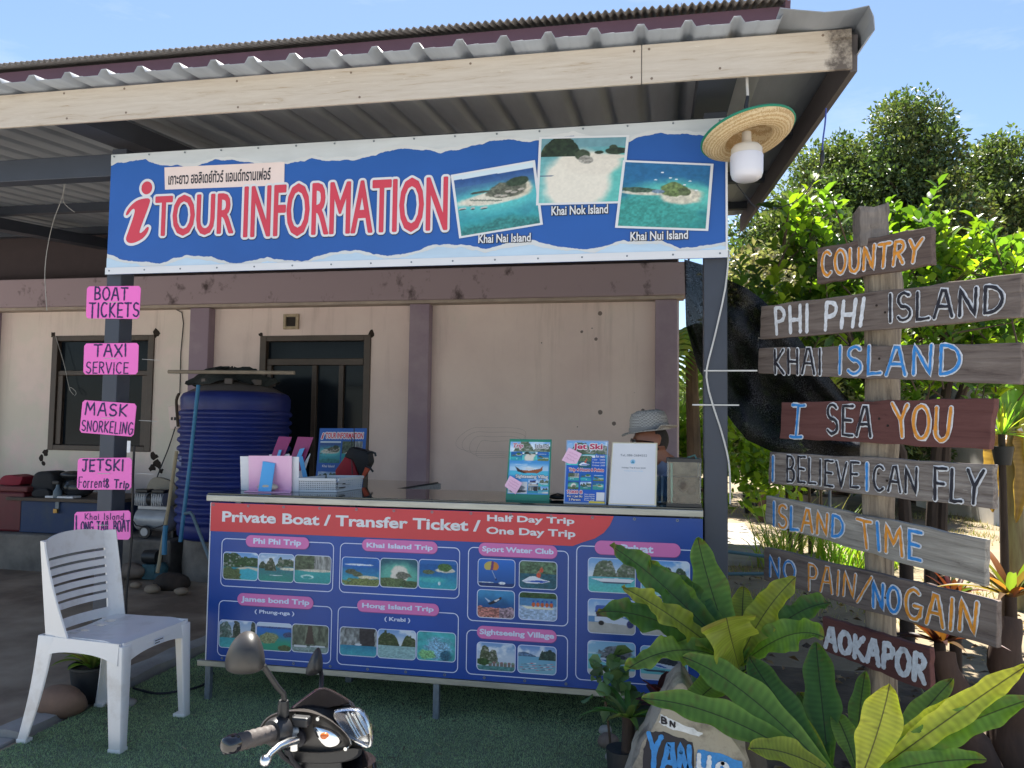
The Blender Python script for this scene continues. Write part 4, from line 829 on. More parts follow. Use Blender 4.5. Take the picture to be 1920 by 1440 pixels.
# ================================================================== HAND PAINTED LETTERS
def arc(cx, cy, rx, ry, a0, a1, n=9): return [(cx + rx * math.cos(R_(a0 + (a1 - a0) * k / n)), cy + ry * math.sin(R_(a0 + (a1 - a0) * k / n))) for k in range(n + 1)]
G = {
 'A': (.72, [[(0,0),(.30,1),(.44,1),(.70,0)], [(.12,.40),(.60,.40)]]), 'B': (.6, [[(.05,0),(.05,1)], [(.05,1),*arc(.25,.76,.26,.24,90,-90),(.05,.52)], [(.05,.52),*arc(.28,.26,.30,.26,90,-90),(.05,0)]]),
 'C': (.66, [arc(.36,.5,.34,.5,50,310,14)]), 'D': (.7, [[(.06,0),(.06,1)], [(.06,1),*arc(.16,.5,.5,.5,90,-90,12),(.06,0)]]), 'E': (.56, [[(.56,1),(.06,1),(.06,0),(.56,0)], [(.06,.52),(.48,.52)]]),
 'F': (.56, [[(.58,1),(.06,1),(.06,0)], [(.06,.52),(.48,.52)]]), 'G': (.72, [[*arc(.38,.5,.34,.5,50,330,14)], [(.40,.46),(.72,.46),(.66,.14)]]), 'H': (.66, [[(.06,0),(.06,1)], [(.60,0),(.60,1)], [(.06,.48),(.60,.48)]]),
 'I': (.16, [[(.08,0),(.08,1)]]), 'J': (.5, [[(.05,1),(.52,1)], [(.36,1),(.36,.2),*arc(.2,.2,.16,.2,0,-170)]]), 'K': (.62, [[(.06,0),(.06,1)], [(.58,1),(.08,.46),(.60,0)]]), 'L': (.54, [[(.06,1),(.06,0),(.54,.02)]]),
 'M': (.86, [[(.04,0),(.12,1),(.42,.35),(.72,1),(.80,0)]]), 'N': (.7, [[(.06,0),(.06,1),(.62,0),(.64,1)]]), 'O': (.72, [arc(.36,.5,.34,.5,90,450,18)]), 'P': (.58, [[(.06,0),(.06,1)], [(.06,1),*arc(.26,.74,.28,.26,90,-90),(.06,.48)]]),
 'R': (.62, [[(.06,0),(.06,1)], [(.06,1),*arc(.26,.75,.28,.25,90,-90),(.06,.5)], [(.24,.5),(.60,0)]]), 'S': (.6, [[*arc(.32,.75,.26,.25,40,270,9), *arc(.30,.25,.28,.25,90,-150,9)]]), 'T': (.66, [[(0,1),(.66,1)], [(.33,1),(.33,0)]]),
 'U': (.66, [[(.05,1),(.05,.3),*arc(.33,.3,.28,.3,180,360),(.61,1)]]), 'V': (.66, [[(0,1),(.33,0),(.66,1)]]), 'X': (.62, [[(0,0),(.62,1)], [(0,1),(.62,0)]]), 'Y': (.66, [[(0,1),(.33,.5)], [(.66,1),(.33,.5),(.33,0)]]), '/': (.5, [[(0,-.1),(.5,1.1)]]),
 'o': (.5, [arc(.25,.3,.23,.3,90,450,12)]), 'r': (.36, [[(.05,0),(.05,.6)], [(.05,.4),*arc(.22,.42,.17,.18,170,60,5)]]), 'e': (.5, [[(.04,.32),(.46,.32),*arc(.25,.3,.22,.3,10,310,10)]]), 'n': (.48, [[(.05,0),(.05,.6)], [(.05,.38),*arc(.24,.38,.18,.22,180,0,6),(.42,0)]]),
 't': (.36, [[(.16,.9),(.16,.1),(.32,.0)], [(0,.62),(.34,.62)]]), '&': (.56, [[(.5,.1),(.12,.7),*arc(.26,.74,.15,.2,190,0,6),(.1,.3),*arc(.26,.2,.2,.2,160,380,8)]]), 'i': (.14, [[(.07,0),(.07,.6)], [(.07,.78),(.07,.84)]]), 'p': (.5, [[(.05,-.3),(.05,.6)], [(.05,.5),*arc(.24,.3,.22,.3,100,-100,9),(.05,.1)]]),
 'h': (.46, [[(.05,0),(.05,1)], [(.05,.38),*arc(.23,.38,.17,.22,180,0,6),(.40,0)]]), 'a': (.5, [arc(.24,.28,.2,.28,60,390,10), [(.44,.56),(.44,0)]]), 's': (.42, [[*arc(.22,.45,.17,.15,40,270,6), *arc(.20,.15,.18,.15,90,-150,6)]]), 'l': (.14, [[(.07,0),(.07,1)]]), 'd': (.52, [arc(.24,.28,.2,.28,60,390,10), [(.44,1),(.44,0)]]),
 ' ': (.4, []),
}
G['i_'] = G['i']; G['Ị'] = (.46, [[(.23,0),(.23,1)], [(0,1),(.46,1)], [(0,0),(.46,0)]])      # a serif capital I
def stroke(m, pts, wd, lay, jit=.12, seed=0):
    """ribbon along 3-D points lying in a plane with normal n"""
    P3, nrm = pts; out = [];  k = len(P3); r = random.Random(seed)
    L, Rr = [], []
    for i, p in enumerate(P3):
        d = (P3[min(i+1, k-1)] - P3[max(i-1, 0)]).normalized(); s = d.cross(nrm).normalized(); ww = wd * .5 * (1 + r.uniform(-jit, jit))
        sharp = 1.0
        if 0 < i < k - 1:
            a, b = (p - P3[i-1]).normalized(), (P3[i+1] - p).normalized(); c = max(.80, math.sqrt(max(0, (1 + a.dot(b)) / 2))); sharp = 1 / c
        L.append(p + s * ww * sharp + nrm * lay); Rr.append(p - s * ww * sharp + nrm * lay)
    m.add(L + Rr, [(i, i + 1, k + i + 1, k + i) for i in range(k - 1)])
    for p, e in ((P3[0], 0), (P3[-1], 1)):
        n = 8; a = (P3[1] - P3[0] if e == 0 else P3[-1] - P3[-2]).normalized(); s = a.cross(nrm).normalized()
        m.add([p + (s * math.cos(6.2832 * q / n) + a * math.sin(6.2832 * q / n)) * wd * .5 + nrm * (lay + .00012) for q in range(n)], [tuple(range(n))])
def dense(pl, step=.14):
    o = [pl[0]]
    for a, b in zip(pl, pl[1:]):
        n = max(1, int(math.hypot(b[0]-a[0], b[1]-a[1]) / step))
        for k in range(1, n + 1): o.append((a[0] + (b[0]-a[0]) * k / n, a[1] + (b[1]-a[1]) * k / n))
    return o
def paint(word, quad, nrm, wd, mats, parent, under=None, uw=1.9, lay=.0006, wob=.02, seed=1):
    """hand lettering laid in a quad (TL,TR,BR,BL points); colours per letter in mats (one, or a list)"""
    tl, tr, br, bl = quad; gap = .22; tot = sum(G[c][0] for c in word) + gap * (len(word) - 1); x = 0; r = random.Random(seed)
    groups = {}
    mu = MB(); idx = 0; nl = 0
    for ci, ch in enumerate(word):
        w, sts = G[ch]; mt = mats if not isinstance(mats, (list, tuple)) else mats[nl % len(mats)]
        if ch != ' ': nl += 1
        mm = groups.setdefault(mt, MB()); dy = r.uniform(-.03, .03)
        for st in sts:
            p3 = []
            for (a, b) in dense(st):
                u = (x + a) / tot + r.uniform(-1, 1) * wob * .25 / max(1, tot); v = b + dy + r.uniform(-1, 1) * wob
                p3.append((bl * (1-u) + br * u) * (1-v) + (tl * (1-u) + tr * u) * v)
            idx += 1
            if under: stroke(mu, (p3, nrm), wd * uw, lay + .00004 * idx, .2, idx)
            stroke(mm, (p3, nrm), wd, lay + (.0032 if under else 0) + .00005 * idx, .22, idx + 50)
        x += w + gap
    if under: plain(mu, 'lettering', under, parent)
    for mt, mm in groups.items(): plain(mm, 'lettering', mt, parent)

# ------------------------------------------------------------------ pink hand-lettered sheets on the left post
FY = Vector((0, -1, 0))
def pq(q, Y): return [P(*p, Y) for p in q]
pinks = [
 (((163,537),(264,536),(261,598),(161,597)), [('BOAT', ((178,539),(240,540),(239,562),(177,562)), .0085), ('TICKETS', ((168,568),(261,568),(260,593),(167,595)), .0085)], 'pink sheet hand-lettered BOAT TICKETS, topmost on the left post'),
 (((158,644),(260,643),(258,702),(156,702)), [('TAXI', ((177,647),(237,646),(237,668),(176,668)), .0085), ('SERVICE', ((162,679),(241,680),(240,700),(161,700)), .006)], 'pink sheet hand-lettered TAXI SERVICE on the left post'),
 (((155,750),(256,757),(250,819),(149,811)), [('MASK', ((161,754),(239,760),(237,781),(159,777)), .0085), ('SNORKELING', ((154,788),(251,793),(248,815),(153,807)), .006)], 'tilted pink sheet hand-lettered MASK SNORKELING on the left post'),
 (((146,859),(247,858),(246,918),(144,918)), [('JETSKI', ((155,863),(232,862),(231,882),(154,884)), .0085), ('Forrent', ((148,894),(198,896),(197,914),(147,914)), .0048), ('& Trip', ((198,897),(243,902),(241,915),(198,914)), .007)], 'pink sheet hand-lettered JETSKI for rent and trip on the left post'),
 (((140,960),(245,957),(244,1012),(138,1010)), [('Khai Island', ((159,963),(233,962),(232,974),(159,974)), .004), ('L', ((142,967),(152,967),(152,1003),(142,1003)), .009), ('ONG TAIL BOAT', ((152,979),(243,976),(243,996),(152,998)), .0065)], 'lowest pink sheet on the left post, hand-lettered Khai Island LONG TAIL BOAT'),
]
for k, (q, words, lab) in enumerate(pinks):
    Yp = 3.436; qq = pq(q, Yp); c = sum(qq, Vector()) / 4
    t = thing('pink_sign', lab, 'sign', c, 'pink signs tied to the left post')
    a = .012; pts = []
    for i in range(4):
        p, pr, nx = qq[i], qq[i-1], qq[(i+1) % 4]
        pts += [p + (pr - p).normalized() * a, p + (nx - p).normalized() * a]
    m = MB(); m.prism(pts, (0, .0025, 0)); m.build('sheet', MT['pink'], t)
    for i, (wd, wq, th) in enumerate(words): paint(wd, pq(wq, Yp - .0006), FY, th, MT['navyink'], t, seed=k * 5 + i)
    m = MB(); mid = (qq[0] + qq[1] + qq[2] + qq[3]) / 4; m.tube([mid + Vector((-.035, -.002, .0)), mid + Vector((.035, -.002, .001))], .0018, 5)
    e = (qq[1] + qq[2]) / 2 + Vector((-.0, .03, .0)); 
    m.build('cable_tie', MT['cable_w'], t)
    if k in (1, 2, 3): m = MB(); m.tube([e, e + Vector((.085, .02, -.004))], .0013, 5); m.build('tie_tail', MT['cable_w'], t)
pl = P(242, 838, 3.45); m = MB(); m.box((pl.x - .012, 3.45, pl.z - .028), (pl.x + .006, 3.453, pl.z + .03)); tag(m.build('paper_tag', MT['white']), 'small white paper tag hanging below the snorkeling sheet', 'tag')

# ------------------------------------------------------------------ straw hat lamp
HC = P(1405, 262, 3.2); 
hl = thing('hat_lamp', 'pendant lamp with a white bulb under a straw hat with green rim', 'lamp', HC)
hrot = Euler((R_(-9), R_(-13), 0)).to_matrix()
def straw_mat():
    m, n, l, b = newmat('woven_straw'); tc = n.new('ShaderNodeTexCoord'); mp = n.new('ShaderNodeMapping'); mp.inputs['Location'].default_value = tuple(-HC)
    l.new(tc.outputs['Object'], mp.inputs[0]); wv = n.new('ShaderNodeTexWave'); wv.wave_type = 'RINGS'; wv.rings_direction = 'Z'; wv.inputs['Scale'].default_value = 30; wv.inputs['Distortion'].default_value = 5; wv.inputs['Detail'].default_value = 3; wv.inputs['Detail Scale'].default_value = 6
    l.new(mp.outputs[0], wv.inputs[0]); rp = n.new('ShaderNodeValToRGB'); rp.color_ramp.elements[0].color = (*lin(206, 172, 124), 1); rp.color_ramp.elements[1].color = (*lin(236, 214, 172), 1); rp.color_ramp.elements[0].position = .15; rp.color_ramp.elements[1].position = .7
    l.new(wv.outputs[0], rp.inputs[0]); l.new(rp.outputs[0], b.inputs['Base Color']); b.inputs['Roughness'].default_value = .75
    t = n.new('ShaderNodeBsdfTranslucent'); l.new(rp.outputs[0], t.inputs[0]); ms = n.new('ShaderNodeMixShader'); ms.inputs[0].default_value = .25
    bp = n.new('ShaderNodeBump'); bp.inputs['Strength'].default_value = .6; bp.inputs['Distance'].default_value = .004; l.new(wv.outputs[0], bp.inputs['Height']); l.new(bp.outputs[0], b.inputs['Normal'])
    l.new(b.outputs[0], ms.inputs[1]); l.new(t.outputs[0], ms.inputs[2]); l.new(ms.outputs[0], n['Material Output'].inputs[0]); return m
MT['straw'] = straw_mat()
m = MB()
hp = [(.012, .098), (.05, .094), (.078, .075), (.088, .04), (.094, .004), (.12, -.012), (.15, -.008), (.178, .012), (.186, .028), (.183, .030), (.174, .016), (.148, -.003), (.119, -.006), (.098, .009), (.092, .042), (.082, .079), (.052, .099), (.012, .102)]
m.lathe([(r, z) for r, z in hp], HC, 48, hrot, caps=False); m.build('hat', MT['straw'], hl, smooth=True)
m = MB(); m.tube([hrot @ Vector((.1855 * math.cos(t), .1855 * math.sin(t), .029)) + HC for t in np.linspace(0, 6.2832, 49)], .0055, 6, False); m.build('rim_binding', mk('green_binding', lin(28, 124, 96), .6), hl, smooth=True)
BC = P(1400, 303, 3.2); m = MB()
m.lathe([(.01, -.078), (.045, -.076), (.058, -.066), (.064, -.045), (.065, .02), (.063, .026)], BC, 28); blb = m.build('bulb_cover', mk('milky_plastic', (.66, .65, .70), .3, var=.02), hl, smooth=True)
m = MB(); m.lathe([(.061, .027), (.061, .052), (.052, .064), (.02, .068), (.018, .12)], BC, 28); m.build('bulb_base', mk('cream_plastic', (.62, .57, .50), .4, var=.03), hl, smooth=True)
m = MB(); a = P(1400, 140, 3.2); m.tube([a + Vector((0, 0, .08)), a, P(1402, 180, 3.2)], .0055, 8); m.build('cord', MT['cable_w'], hl, smooth=True)
m = MB(); m.tube([P(1402, 180, 3.2), P(1399, 200, 3.2), P(1401, 214, 3.2)], [.006, .009, .007], 8); m.build('tape_joint', MT['cable_b'], hl, smooth=True)
m = MB(); m.tube([P(1401, 214, 3.2), HC + Vector((-.005, 0, .09))], .003, 6); m.build('cord', MT['cable_w'], hl)
def wirething(name, pts, r, mat, lab, cat, n=6, sub=3):
    pts = [Vector(p) for p in pts]; o = []
    for i in range(len(pts) - 1):
        p0, p1, p2, p3 = pts[max(i-1, 0)], pts[i], pts[i+1], pts[min(i+2, len(pts)-1)]
        for k in range(sub):
            t = k / sub; o.append(.5 * ((2*p1) + (p2-p0)*t + (2*p0-5*p1+4*p2-p3)*t*t + (3*p1-p0-3*p2+p3)*t**3))
    o.append(pts[-1]); m = MB(); m.tube(o, r, n); ob = m.build(name, mat, smooth=True)
    if lab: tag(ob, lab, cat)
    return ob
def px(pts, Y): return [P(*p, Y) for p in pts]
wirething('power_cable', px(((1367,470),(1360,540),(1341,627),(1325,693),(1328,727),(1331,740),(1340,770),(1353,810),(1366,863),(1369,910),(1369,945)), 3.43), .0042, MT['cable_w'], 'white power cable snaking down the front of the right post', 'cable')
for k, (x0, x1, y) in enumerate(((1320, 1420, 694), (1298, 1386, 758))):
    p, q = P(x0, y + 1, 3.43), P(x1, y, 3.43); m = MB(); m.box((p.x, 3.431, p.z - .003), (q.x, 3.434, p.z + .003)); tag(m.build('cable_tie', MT['cable_w']), ('upper white cable tie round the right post, its long tail reaching the planks', 'lower white cable tie round the right post, with short tails')[k], 'cable tie', 'cable ties round the right post')
wirething('dangling_wire', [P(1549,203,3.3), P(1547,232,3.3), P(1543,262,3.3), P(1542,284,3.3)], .0035, mk('blue_wire', lin(60, 76, 150), .5), 'blue wire hanging from the right edge of the canopy roof', 'wire')
wirething('plug_lead', [P(1542,284,3.3), P(1542,306,3.3), P(1530,330,3.32), P(1500,372,3.34), P(1452,392,3.36), P(1420,391,3.38), P(1392,360,3.40), P(1378,340,3.42)], .0022, MT['cable_b'], 'thin black lead sagging from the blue wire back to the right post', 'wire')
m = MB(); m.tube([P(1542,282,3.3), P(1542,288,3.3), P(1541,304,3.3), P(1541,308,3.3)], [.004, .009, .008, .004], 8); tag(m.build('plug', MT['blackpl'], smooth=True), 'small black plug joining the blue wire and the thin lead', 'plug')
wirething('loose_wire', px(((122,296),(120,330),(118,365),(100,415),(88,470),(84,520),(88,583)), 4.2), .0022, MT['wire'], 'pale thin wire hanging from the beam left of the big sign', 'wire', 5)
wirething('loose_wire', px(((128,296),(124,335),(118,372),(124,385),(140,398)), 4.18), .002, MT['wire'], 'short pale wire end curling off the hanging wire', 'wire', 5)
wirething('window_wire', [P(x, y, WY - .03) for x, y in ((104,630),(112,655),(122,690),(130,728),(138,740),(130,730),(134,727),(143,736),(140,742))], .003, MT['wire'], 'pale wire dangling over the left window and ending in a small loop', 'wire', 5)
wirething('wall_cable', [P(x, y, WY - .012) for x, y in ((296,492),(295,570),(341,586),(339,660),(337,738))], .005, MT['cable_b'], 'thin dark cable stapled down the wall above the water tank', 'cable', 6)
wirething('hose', [P(x, y, 5.75) for x, y in ((336,738),(331,750),(332,775),(334,800))], .012, MT['barkdark'], 'short brown hose curled at the left shoulder of the tank', 'hose', 8)
wirething('black_lead', [P(x, y, 3.56) for x, y in ((252,836),(250,880),(248,960),(247,1010),(243,1060),(238,1100),(236,1162))], .006, MT['cable_b'], 'black lead hanging down the right side of the left post', 'cable', 7)
wirething('floor_cable', [PZ(x, y, .01) for x, y in ((400,1262),(380,1285),(330,1297),(290,1300),(250,1290))], .006, MT['cable_b'], 'black cable lying on the turf behind the chair', 'cable', 7)

# ------------------------------------------------------------------ counter-top items
ZC = .977
def panel(name, quad, th, mat, parent, back=(0, 1, 0)):
    m = MB(); m.prism(quad, Vector(back) * th); return m.build(name, mat, parent)
def frame_of(quad):
    tl, tr, br, bl = quad; n = (tr - tl).cross(bl - tl).normalized()
    if n.y > 0: n = -n
    def f(u, v, lay): return (bl * (1-u) + br * u) * (1-v) + (tl * (1-u) + tr * u) * v + n * lay
    return f, n
def lean(px4, y_top, y_bot):
    tl, tr, br, bl = px4; q = [P(*tl, y_top), P(*tr, y_top), P(*br, y_bot), P(*bl, y_bot)]
    z = ZC; q[2] = Vector((q[2].x, q[2].y, z)); q[3] = Vector((q[3].x, q[3].y, z)); return q
def sub(f, u0, v0, u1, v1, lay): return [f(u0, v1, lay), f(u1, v1, lay), f(u1, v0, lay), f(u0, v0, lay)]
def foot(q, parent, mat, d=.07):
    m = MB(); a, b = q[3], q[2]; m.box((min(a.x, b.x), a.y, ZC - .001), (max(a.x, b.x), a.y + d, ZC + .003))
    t = (q[0] + q[1]) / 2; hw = abs(b.x - a.x) * .2; mx_ = (a.x + b.x) / 2; zt_ = (t.z + ZC) / 2; yt = (t.y + a.y) / 2 + .004
    m.prism([Vector((mx_ - hw, yt, zt_)), Vector((mx_ + hw, yt, zt_)), Vector((mx_ + hw, a.y + d, ZC + .003)), Vector((mx_ - hw, a.y + d, ZC + .003))], (0, .002, 0)); m.build('prop', mat, parent)
MT['acrylic'] = mk('clear_acrylic_edge', lin(150, 170, 200), .15, var=.05)
MT['greenpl'] = mk('green_plastic', lin(36, 132, 106), .35, var=.08)
MT['note'] = mk('pink_note', lin(232, 190, 218), .7, var=.04)
MT['notink'] = mk('note_ink', lin(190, 130, 170), .7)
MT['skyblue'] = mk('print_sky_blue', lin(70, 150, 214), .4, var=.1, vs=6)
MT['jetblue'] = mk('print_deep_blue', lin(26, 92, 190), .4, var=.1, vs=6)
MT['pred'] = mk('print_crimson', lin(186, 34, 84), .45)
MT['yellow'] = mk('print_yellow', lin(226, 206, 70), .5)
MT['ltblue'] = mk('print_pale_blue', lin(150, 196, 226), .5)
MT['grey'] = mk('print_grey', lin(96, 102, 116), .6)
# green stand
q = lean(((955.5,823),(1034.5,824),(1030,938),(948,936)), 3.56, 3.51)
g = thing('brochure_stand', 'green plastic stand with an island trip poster and a pink note', 'stand', (q[3] + q[2]) / 2)
panel('holder', q, .003, MT['greenpl'], g); f, n = frame_of(q); foot(q, g, MT['greenpl'])
m = MB(); m.add(sub(f, .03, .10, .97, .955, .0006), [(0,1,2,3)]); ps = plain(m, 'poster', MT['skyblue'], g)
photo('photo', 'speed', sub(f, .03, .66, .97, .955, .0012), 60, 40, ps, 0, 31, gain=1.05)
for i, k in enumerate(('isle', 'nok', 'beach')): photo('photo', k, sub(f, .06 + .31 * i, .645, .33 + .31 * i, .79, .002), 34, 26, ps, .004, 33 + i)
photo('photo', 'boat', sub(f, .05, .40, .95, .63, .0014), 70, 34, ps, 0, 41)
photo('photo', 'van', sub(f, .04, .11, .48, .30, .0014), 40, 26, ps, 0, 44)
for i, k in enumerate(('bus', 'speed', 'cave', 'longtail')): photo('photo', k, sub(f, .50 + .235 * (i % 2), .12 + .115 * (1 - i // 2), .73 + .235 * (i % 2), .23 + .115 * (1 - i // 2), .0016), 30, 20, ps, 0, 50 + i)
text('lettering', 'Trip', (.10, .925), (.34, .835), 0, MT['white'], ps, .03, shear=.2, frame=lambda u, v, l: f(u, v, .0024 + l), outline=.012, n=8)
text('lettering', 'Trip', (.10, .925), (.34, .835), 0, MT['pred'], ps, .02, shear=.2, frame=lambda u, v, l: f(u, v, .0036 + l))
text('lettering', 'Island', (.62, .92), (.93, .855), 0, MT['white'], ps, .03, frame=lambda u, v, l: f(u, v, .0024 + l), outline=.010, n=8)
text('lettering', 'Island', (.62, .92), (.93, .855), 0, MT['grey'], ps, .01, frame=lambda u, v, l: f(u, v, .0036 + l))
text('lettering', 'Sightseeing Villag', (.20, .415), (.95, .345), 0, MT['grey'], ps, .02, frame=lambda u, v, l: f(u, v, .0020 + l), outline=.008, n=8)
text('lettering', 'Sightseeing Villag', (.20, .415), (.95, .345), 0, MT['white'], ps, .03, frame=lambda u, v, l: f(u, v, .0032 + l))
def note(px4, Y, lab, lines, seed):
    qn = [P(*p, Y) for p in px4]; t = thing('sticky_note', lab, 'note', sum(qn, Vector()) / 4, 'pink notes stuck on the counter posters')
    panel('paper', qn, .0006, MT['note'], t)
    m = MB(); r = random.Random(seed); fn, nn = frame_of(qn)
    for i in range(lines):
        v = .75 - i * .22; pts = [fn(.15 + .7 * k / 16, v + r.uniform(-.06, .06), .0006) for k in range(17)]
        stroke(m, (pts, nn), .0012, .0002, .1, seed + i)
    plain(m, 'handwriting', MT['notink'], t)
def c8(x, y): return (900 + x / 4.3636, 760 + y / 4.3636)
note([c8(*p) for p in ((245,575),(346,636),(291,728),(200,660))], 3.505, 'pink handwritten note on the lower corner of the green stand', 3, 3)
# jet ski poster
q = lean((c8(709,284), c8(1051,290), c8(1030,800), c8(684,792)), 3.50, 3.445)
g = thing('poster_stand', 'blue Jet Ski poster in a clear stand with a pink note', 'stand', (q[3] + q[2]) / 2)
panel('holder', q, .003, MT['acrylic'], g); f, n = frame_of(q); foot(q, g, MT['acrylic'])
m = MB(); m.add(sub(f, .025, .02, .975, .98, .0006), [(0,1,2,3)]); ps = plain(m, 'poster', MT['jetblue'], g)
photo('photo', 'speed', sub(f, .025, .60, .975, .98, .0012), 60, 50, ps, 0, 61)
photo('photo', 'jet', sub(f, .30, .56, .64, .75, .0020), 44, 30, ps, .01, 62)
m = MB(); m.add(sub(f, .62, .57, .96, .72, .0024), [(0,1,2,3)]); plain(m, 'price_box', MT['jetblue'], ps)
for i, t in enumerate(('1 hour    3,000B', '30 minute 2,000B', '15 minute 1,000B')): text('lettering', t, (.64, .705 - .045 * i), (.94, .678 - .045 * i), 0, MT['white'], ps, .01, frame=lambda u, v, l: f(u, v, .003 + l))
def lab2(t, tl, br, mt, ol=MT['white'], o=.010):
    text('lettering', t, tl, br, 0, ol, ps, .03, frame=lambda u, v, l: f(u, v, .0028 + l), outline=o, n=8); text('lettering', t, tl, br, 0, mt, ps, .03, frame=lambda u, v, l: f(u, v, .0040 + l))
lab2('Jet Ski', (.17, .945), (.87, .83), MT['pred'], o=.016)
lab2('for rent', (.72, .77), (.93, .725), MT['white'], MT['jetblue'], .02)
lab2('Trip 4 Hours 6 Points', (.09, .555), (.92, .49), MT['pred'], o=.008)
for i, k in enumerate(('cliff', 'isle', 'beach', 'sand', 'karst', 'nui')): photo('photo', k, sub(f, .08 + .295 * (i % 3), .355 - .135 * (i // 3), .34 + .295 * (i % 3), .475 - .135 * (i // 3), .002), 34, 24, ps, .003, 70 + i)
lab2('7,000 B', (.07, .20), (.44, .145), MT['pred'], o=.010)
lab2('For 1 Jet Ski', (.08, .125), (.44, .085), MT['white'], MT['navyink'], .006); lab2('2 Person', (.12, .075), (.40, .04), MT['white'], MT['navyink'], .006)
for i, t in enumerate(('Price includes', 'Nation Park Fee', 'Lunch + Fruit', 'Free staff')): text('lettering', t, (.49, .155 - .030 * i), (.73, .135 - .030 * i), 0, MT['white'], ps, .02, frame=lambda u, v, l: f(u, v, .003 + l))
m = MB(); m.add(sub(f, .77, .05, .96, .18, .0024), [(0,1,2,3)]); plain(m, 'white_patch', MT['white'], ps)
m = MB(); m.add(sub(f, .60, .01, .97, .04, .0026), [(0,1,2,3)]); plain(m, 'yellow_strip', MT['yellow'], ps)
note([c8(*p) for p in ((727,345),(834,396),(777,502),(668,448))], 3.478, 'pink handwritten note on the upper corner of the Jet Ski poster', 3, 9)
m = MB(); a, b = c8(1040, 410), c8(1062, 795); A, B = P(*a, 3.53), P(*b, 3.53); m.box((A.x - .06, 3.53, ZC), (B.x, 3.545, A.z)); tag(m.build('card_block', MT['white'], bevel=.002), 'white block of cards standing behind the right edge of the Jet Ski poster', 'cards')
# white phone-number panel
q = lean((c8(1084,303), c8(1452,308), c8(1441,824), c8(1050,803)), 3.50, 3.425)
g = thing('contact_sign', 'white sheet with a telephone number in a cream-edged stand', 'sign', (q[3] + q[2]) / 2)
panel('holder', q, .003, mk('cream_acrylic', lin(206, 200, 172), .3, var=.04), g); f, n = frame_of(q); foot(q, g, MT['acrylic'])
m = MB(); m.add(sub(f, .02, .025, .965, .985, .0006), [(0,1,2,3)]); ps = plain(m, 'sheet', MT['white'], g)
text('lettering', 'TeL.086-2684552', (.19, .81), (.78, .775), 0, MT['grey'], ps, .0, frame=lambda u, v, l: f(u, v, .0012 + l))
text('lettering', 'Holiday Trip & tour Jetski', (.24, .605), (.76, .575), 0, MT['grey'], ps, .01, frame=lambda u, v, l: f(u, v, .0012 + l))
text('lettering', 'holidaytrip tour jetski', (.30, .55), (.70, .532), 0, MT['ltblue'], ps, .0, frame=lambda u, v, l: f(u, v, .0012 + l))
m = MB(); m.add([f(.475 + .055 * math.cos(6.2832 * k / 20), .69 + .038 * math.sin(6.2832 * k / 20), .0012) for k in range(20)], [tuple(range(20))]); plain(m, 'round_logo', MT['ltblue'], ps)
m = MB(); m.add([f(.44, .67, .0018), f(.51, .67, .0018), f(.50, .685, .0018), f(.45, .685, .0018)], [(0,1,2,3)]); m.add([f(.455, .69, .0018), f(.495, .69, .0018), f(.475, .715, .0018)], [(0,1,2)]); plain(m, 'logo_mark', mk('logo_teal', lin(44, 130, 160), .5), ps)
# black pouch with strap between the stands
m = MB(); c = PZ(1048, 936, ZC); c.y = 3.60; m.sphere((c.x, c.y, ZC + .012), .05, 14, 8, (1, .7, .22)); m.tube([(c.x - .03, c.y - .02, ZC + .02), (c.x, c.y - .03, ZC + .03), (c.x + .04, c.y, ZC + .018)], .004, 6); tag(m.build('pouch', MT['blackpl'], smooth=True), 'flat black pouch lying between the green stand and the Jet Ski poster', 'pouch')

# pink folded card seen from behind, and two magenta ones beyond
def r2b(x, y): return (420 + x / 4.571, 780 + y / 4.571)
MT['cardpink'] = mk('pink_acrylic', lin(222, 158, 198), .4, col2=lin(234, 190, 214), cover=.5, vs=2)
MT['magenta'] = mk('magenta_acrylic', lin(150, 48, 104), .35, var=.06)
MT['strut'] = mk('blue_card_strut', lin(92, 172, 228), .5, var=.05)
t = thing('display_stand', 'pink display stand seen from behind with a light blue strut and a white card', 'stand', (-1.86, 3.6, ZC), 'display stands seen from behind')
q = [P(*r2b(*p), 3.60) for p in ((138,345),(642,350),(640,655),(145,655))]; q[2].z = q[3].z = ZC; panel('white_card', q, .003, MT['white'], t)
q = [P(*r2b(*p), 3.585) for p in ((210,340),(580,342),(577,662),(212,662))]; q[2].z = q[3].z = ZC; panel('pink_back', q, .004, MT['cardpink'], t)
a, b = P(*r2b(170, 682), 3.50), P(*r2b(568, 668), 3.50); m = MB(); m.prism([Vector((q[3].x, 3.584, ZC)), Vector((q[2].x, 3.584, ZC)), Vector((b.x, 3.50, ZC)), Vector((a.x, 3.50, ZC))], (0, 0, .004)); m.build('foot', MT['cardpink'], t)
s = [P(*r2b(333, 388), 3.578), P(*r2b(437, 406), 3.578), P(*r2b(402, 670), 3.515), P(*r2b(292, 668), 3.515)]; s[2].z = s[3].z = ZC + .005; panel('strut', s, .004, MT['strut'], t)
m = MB(); c = P(*r2b(375, 640), 3.55); m.sphere((c.x, c.y, ZC + .024), .055, 14, 9, (1, .5, .36)); tag(m.build('pebble', mk('pale_pebble', lin(190, 180, 160), .7), smooth=True), 'pale oval pebble weighing down the pink display stand', 'pebble')
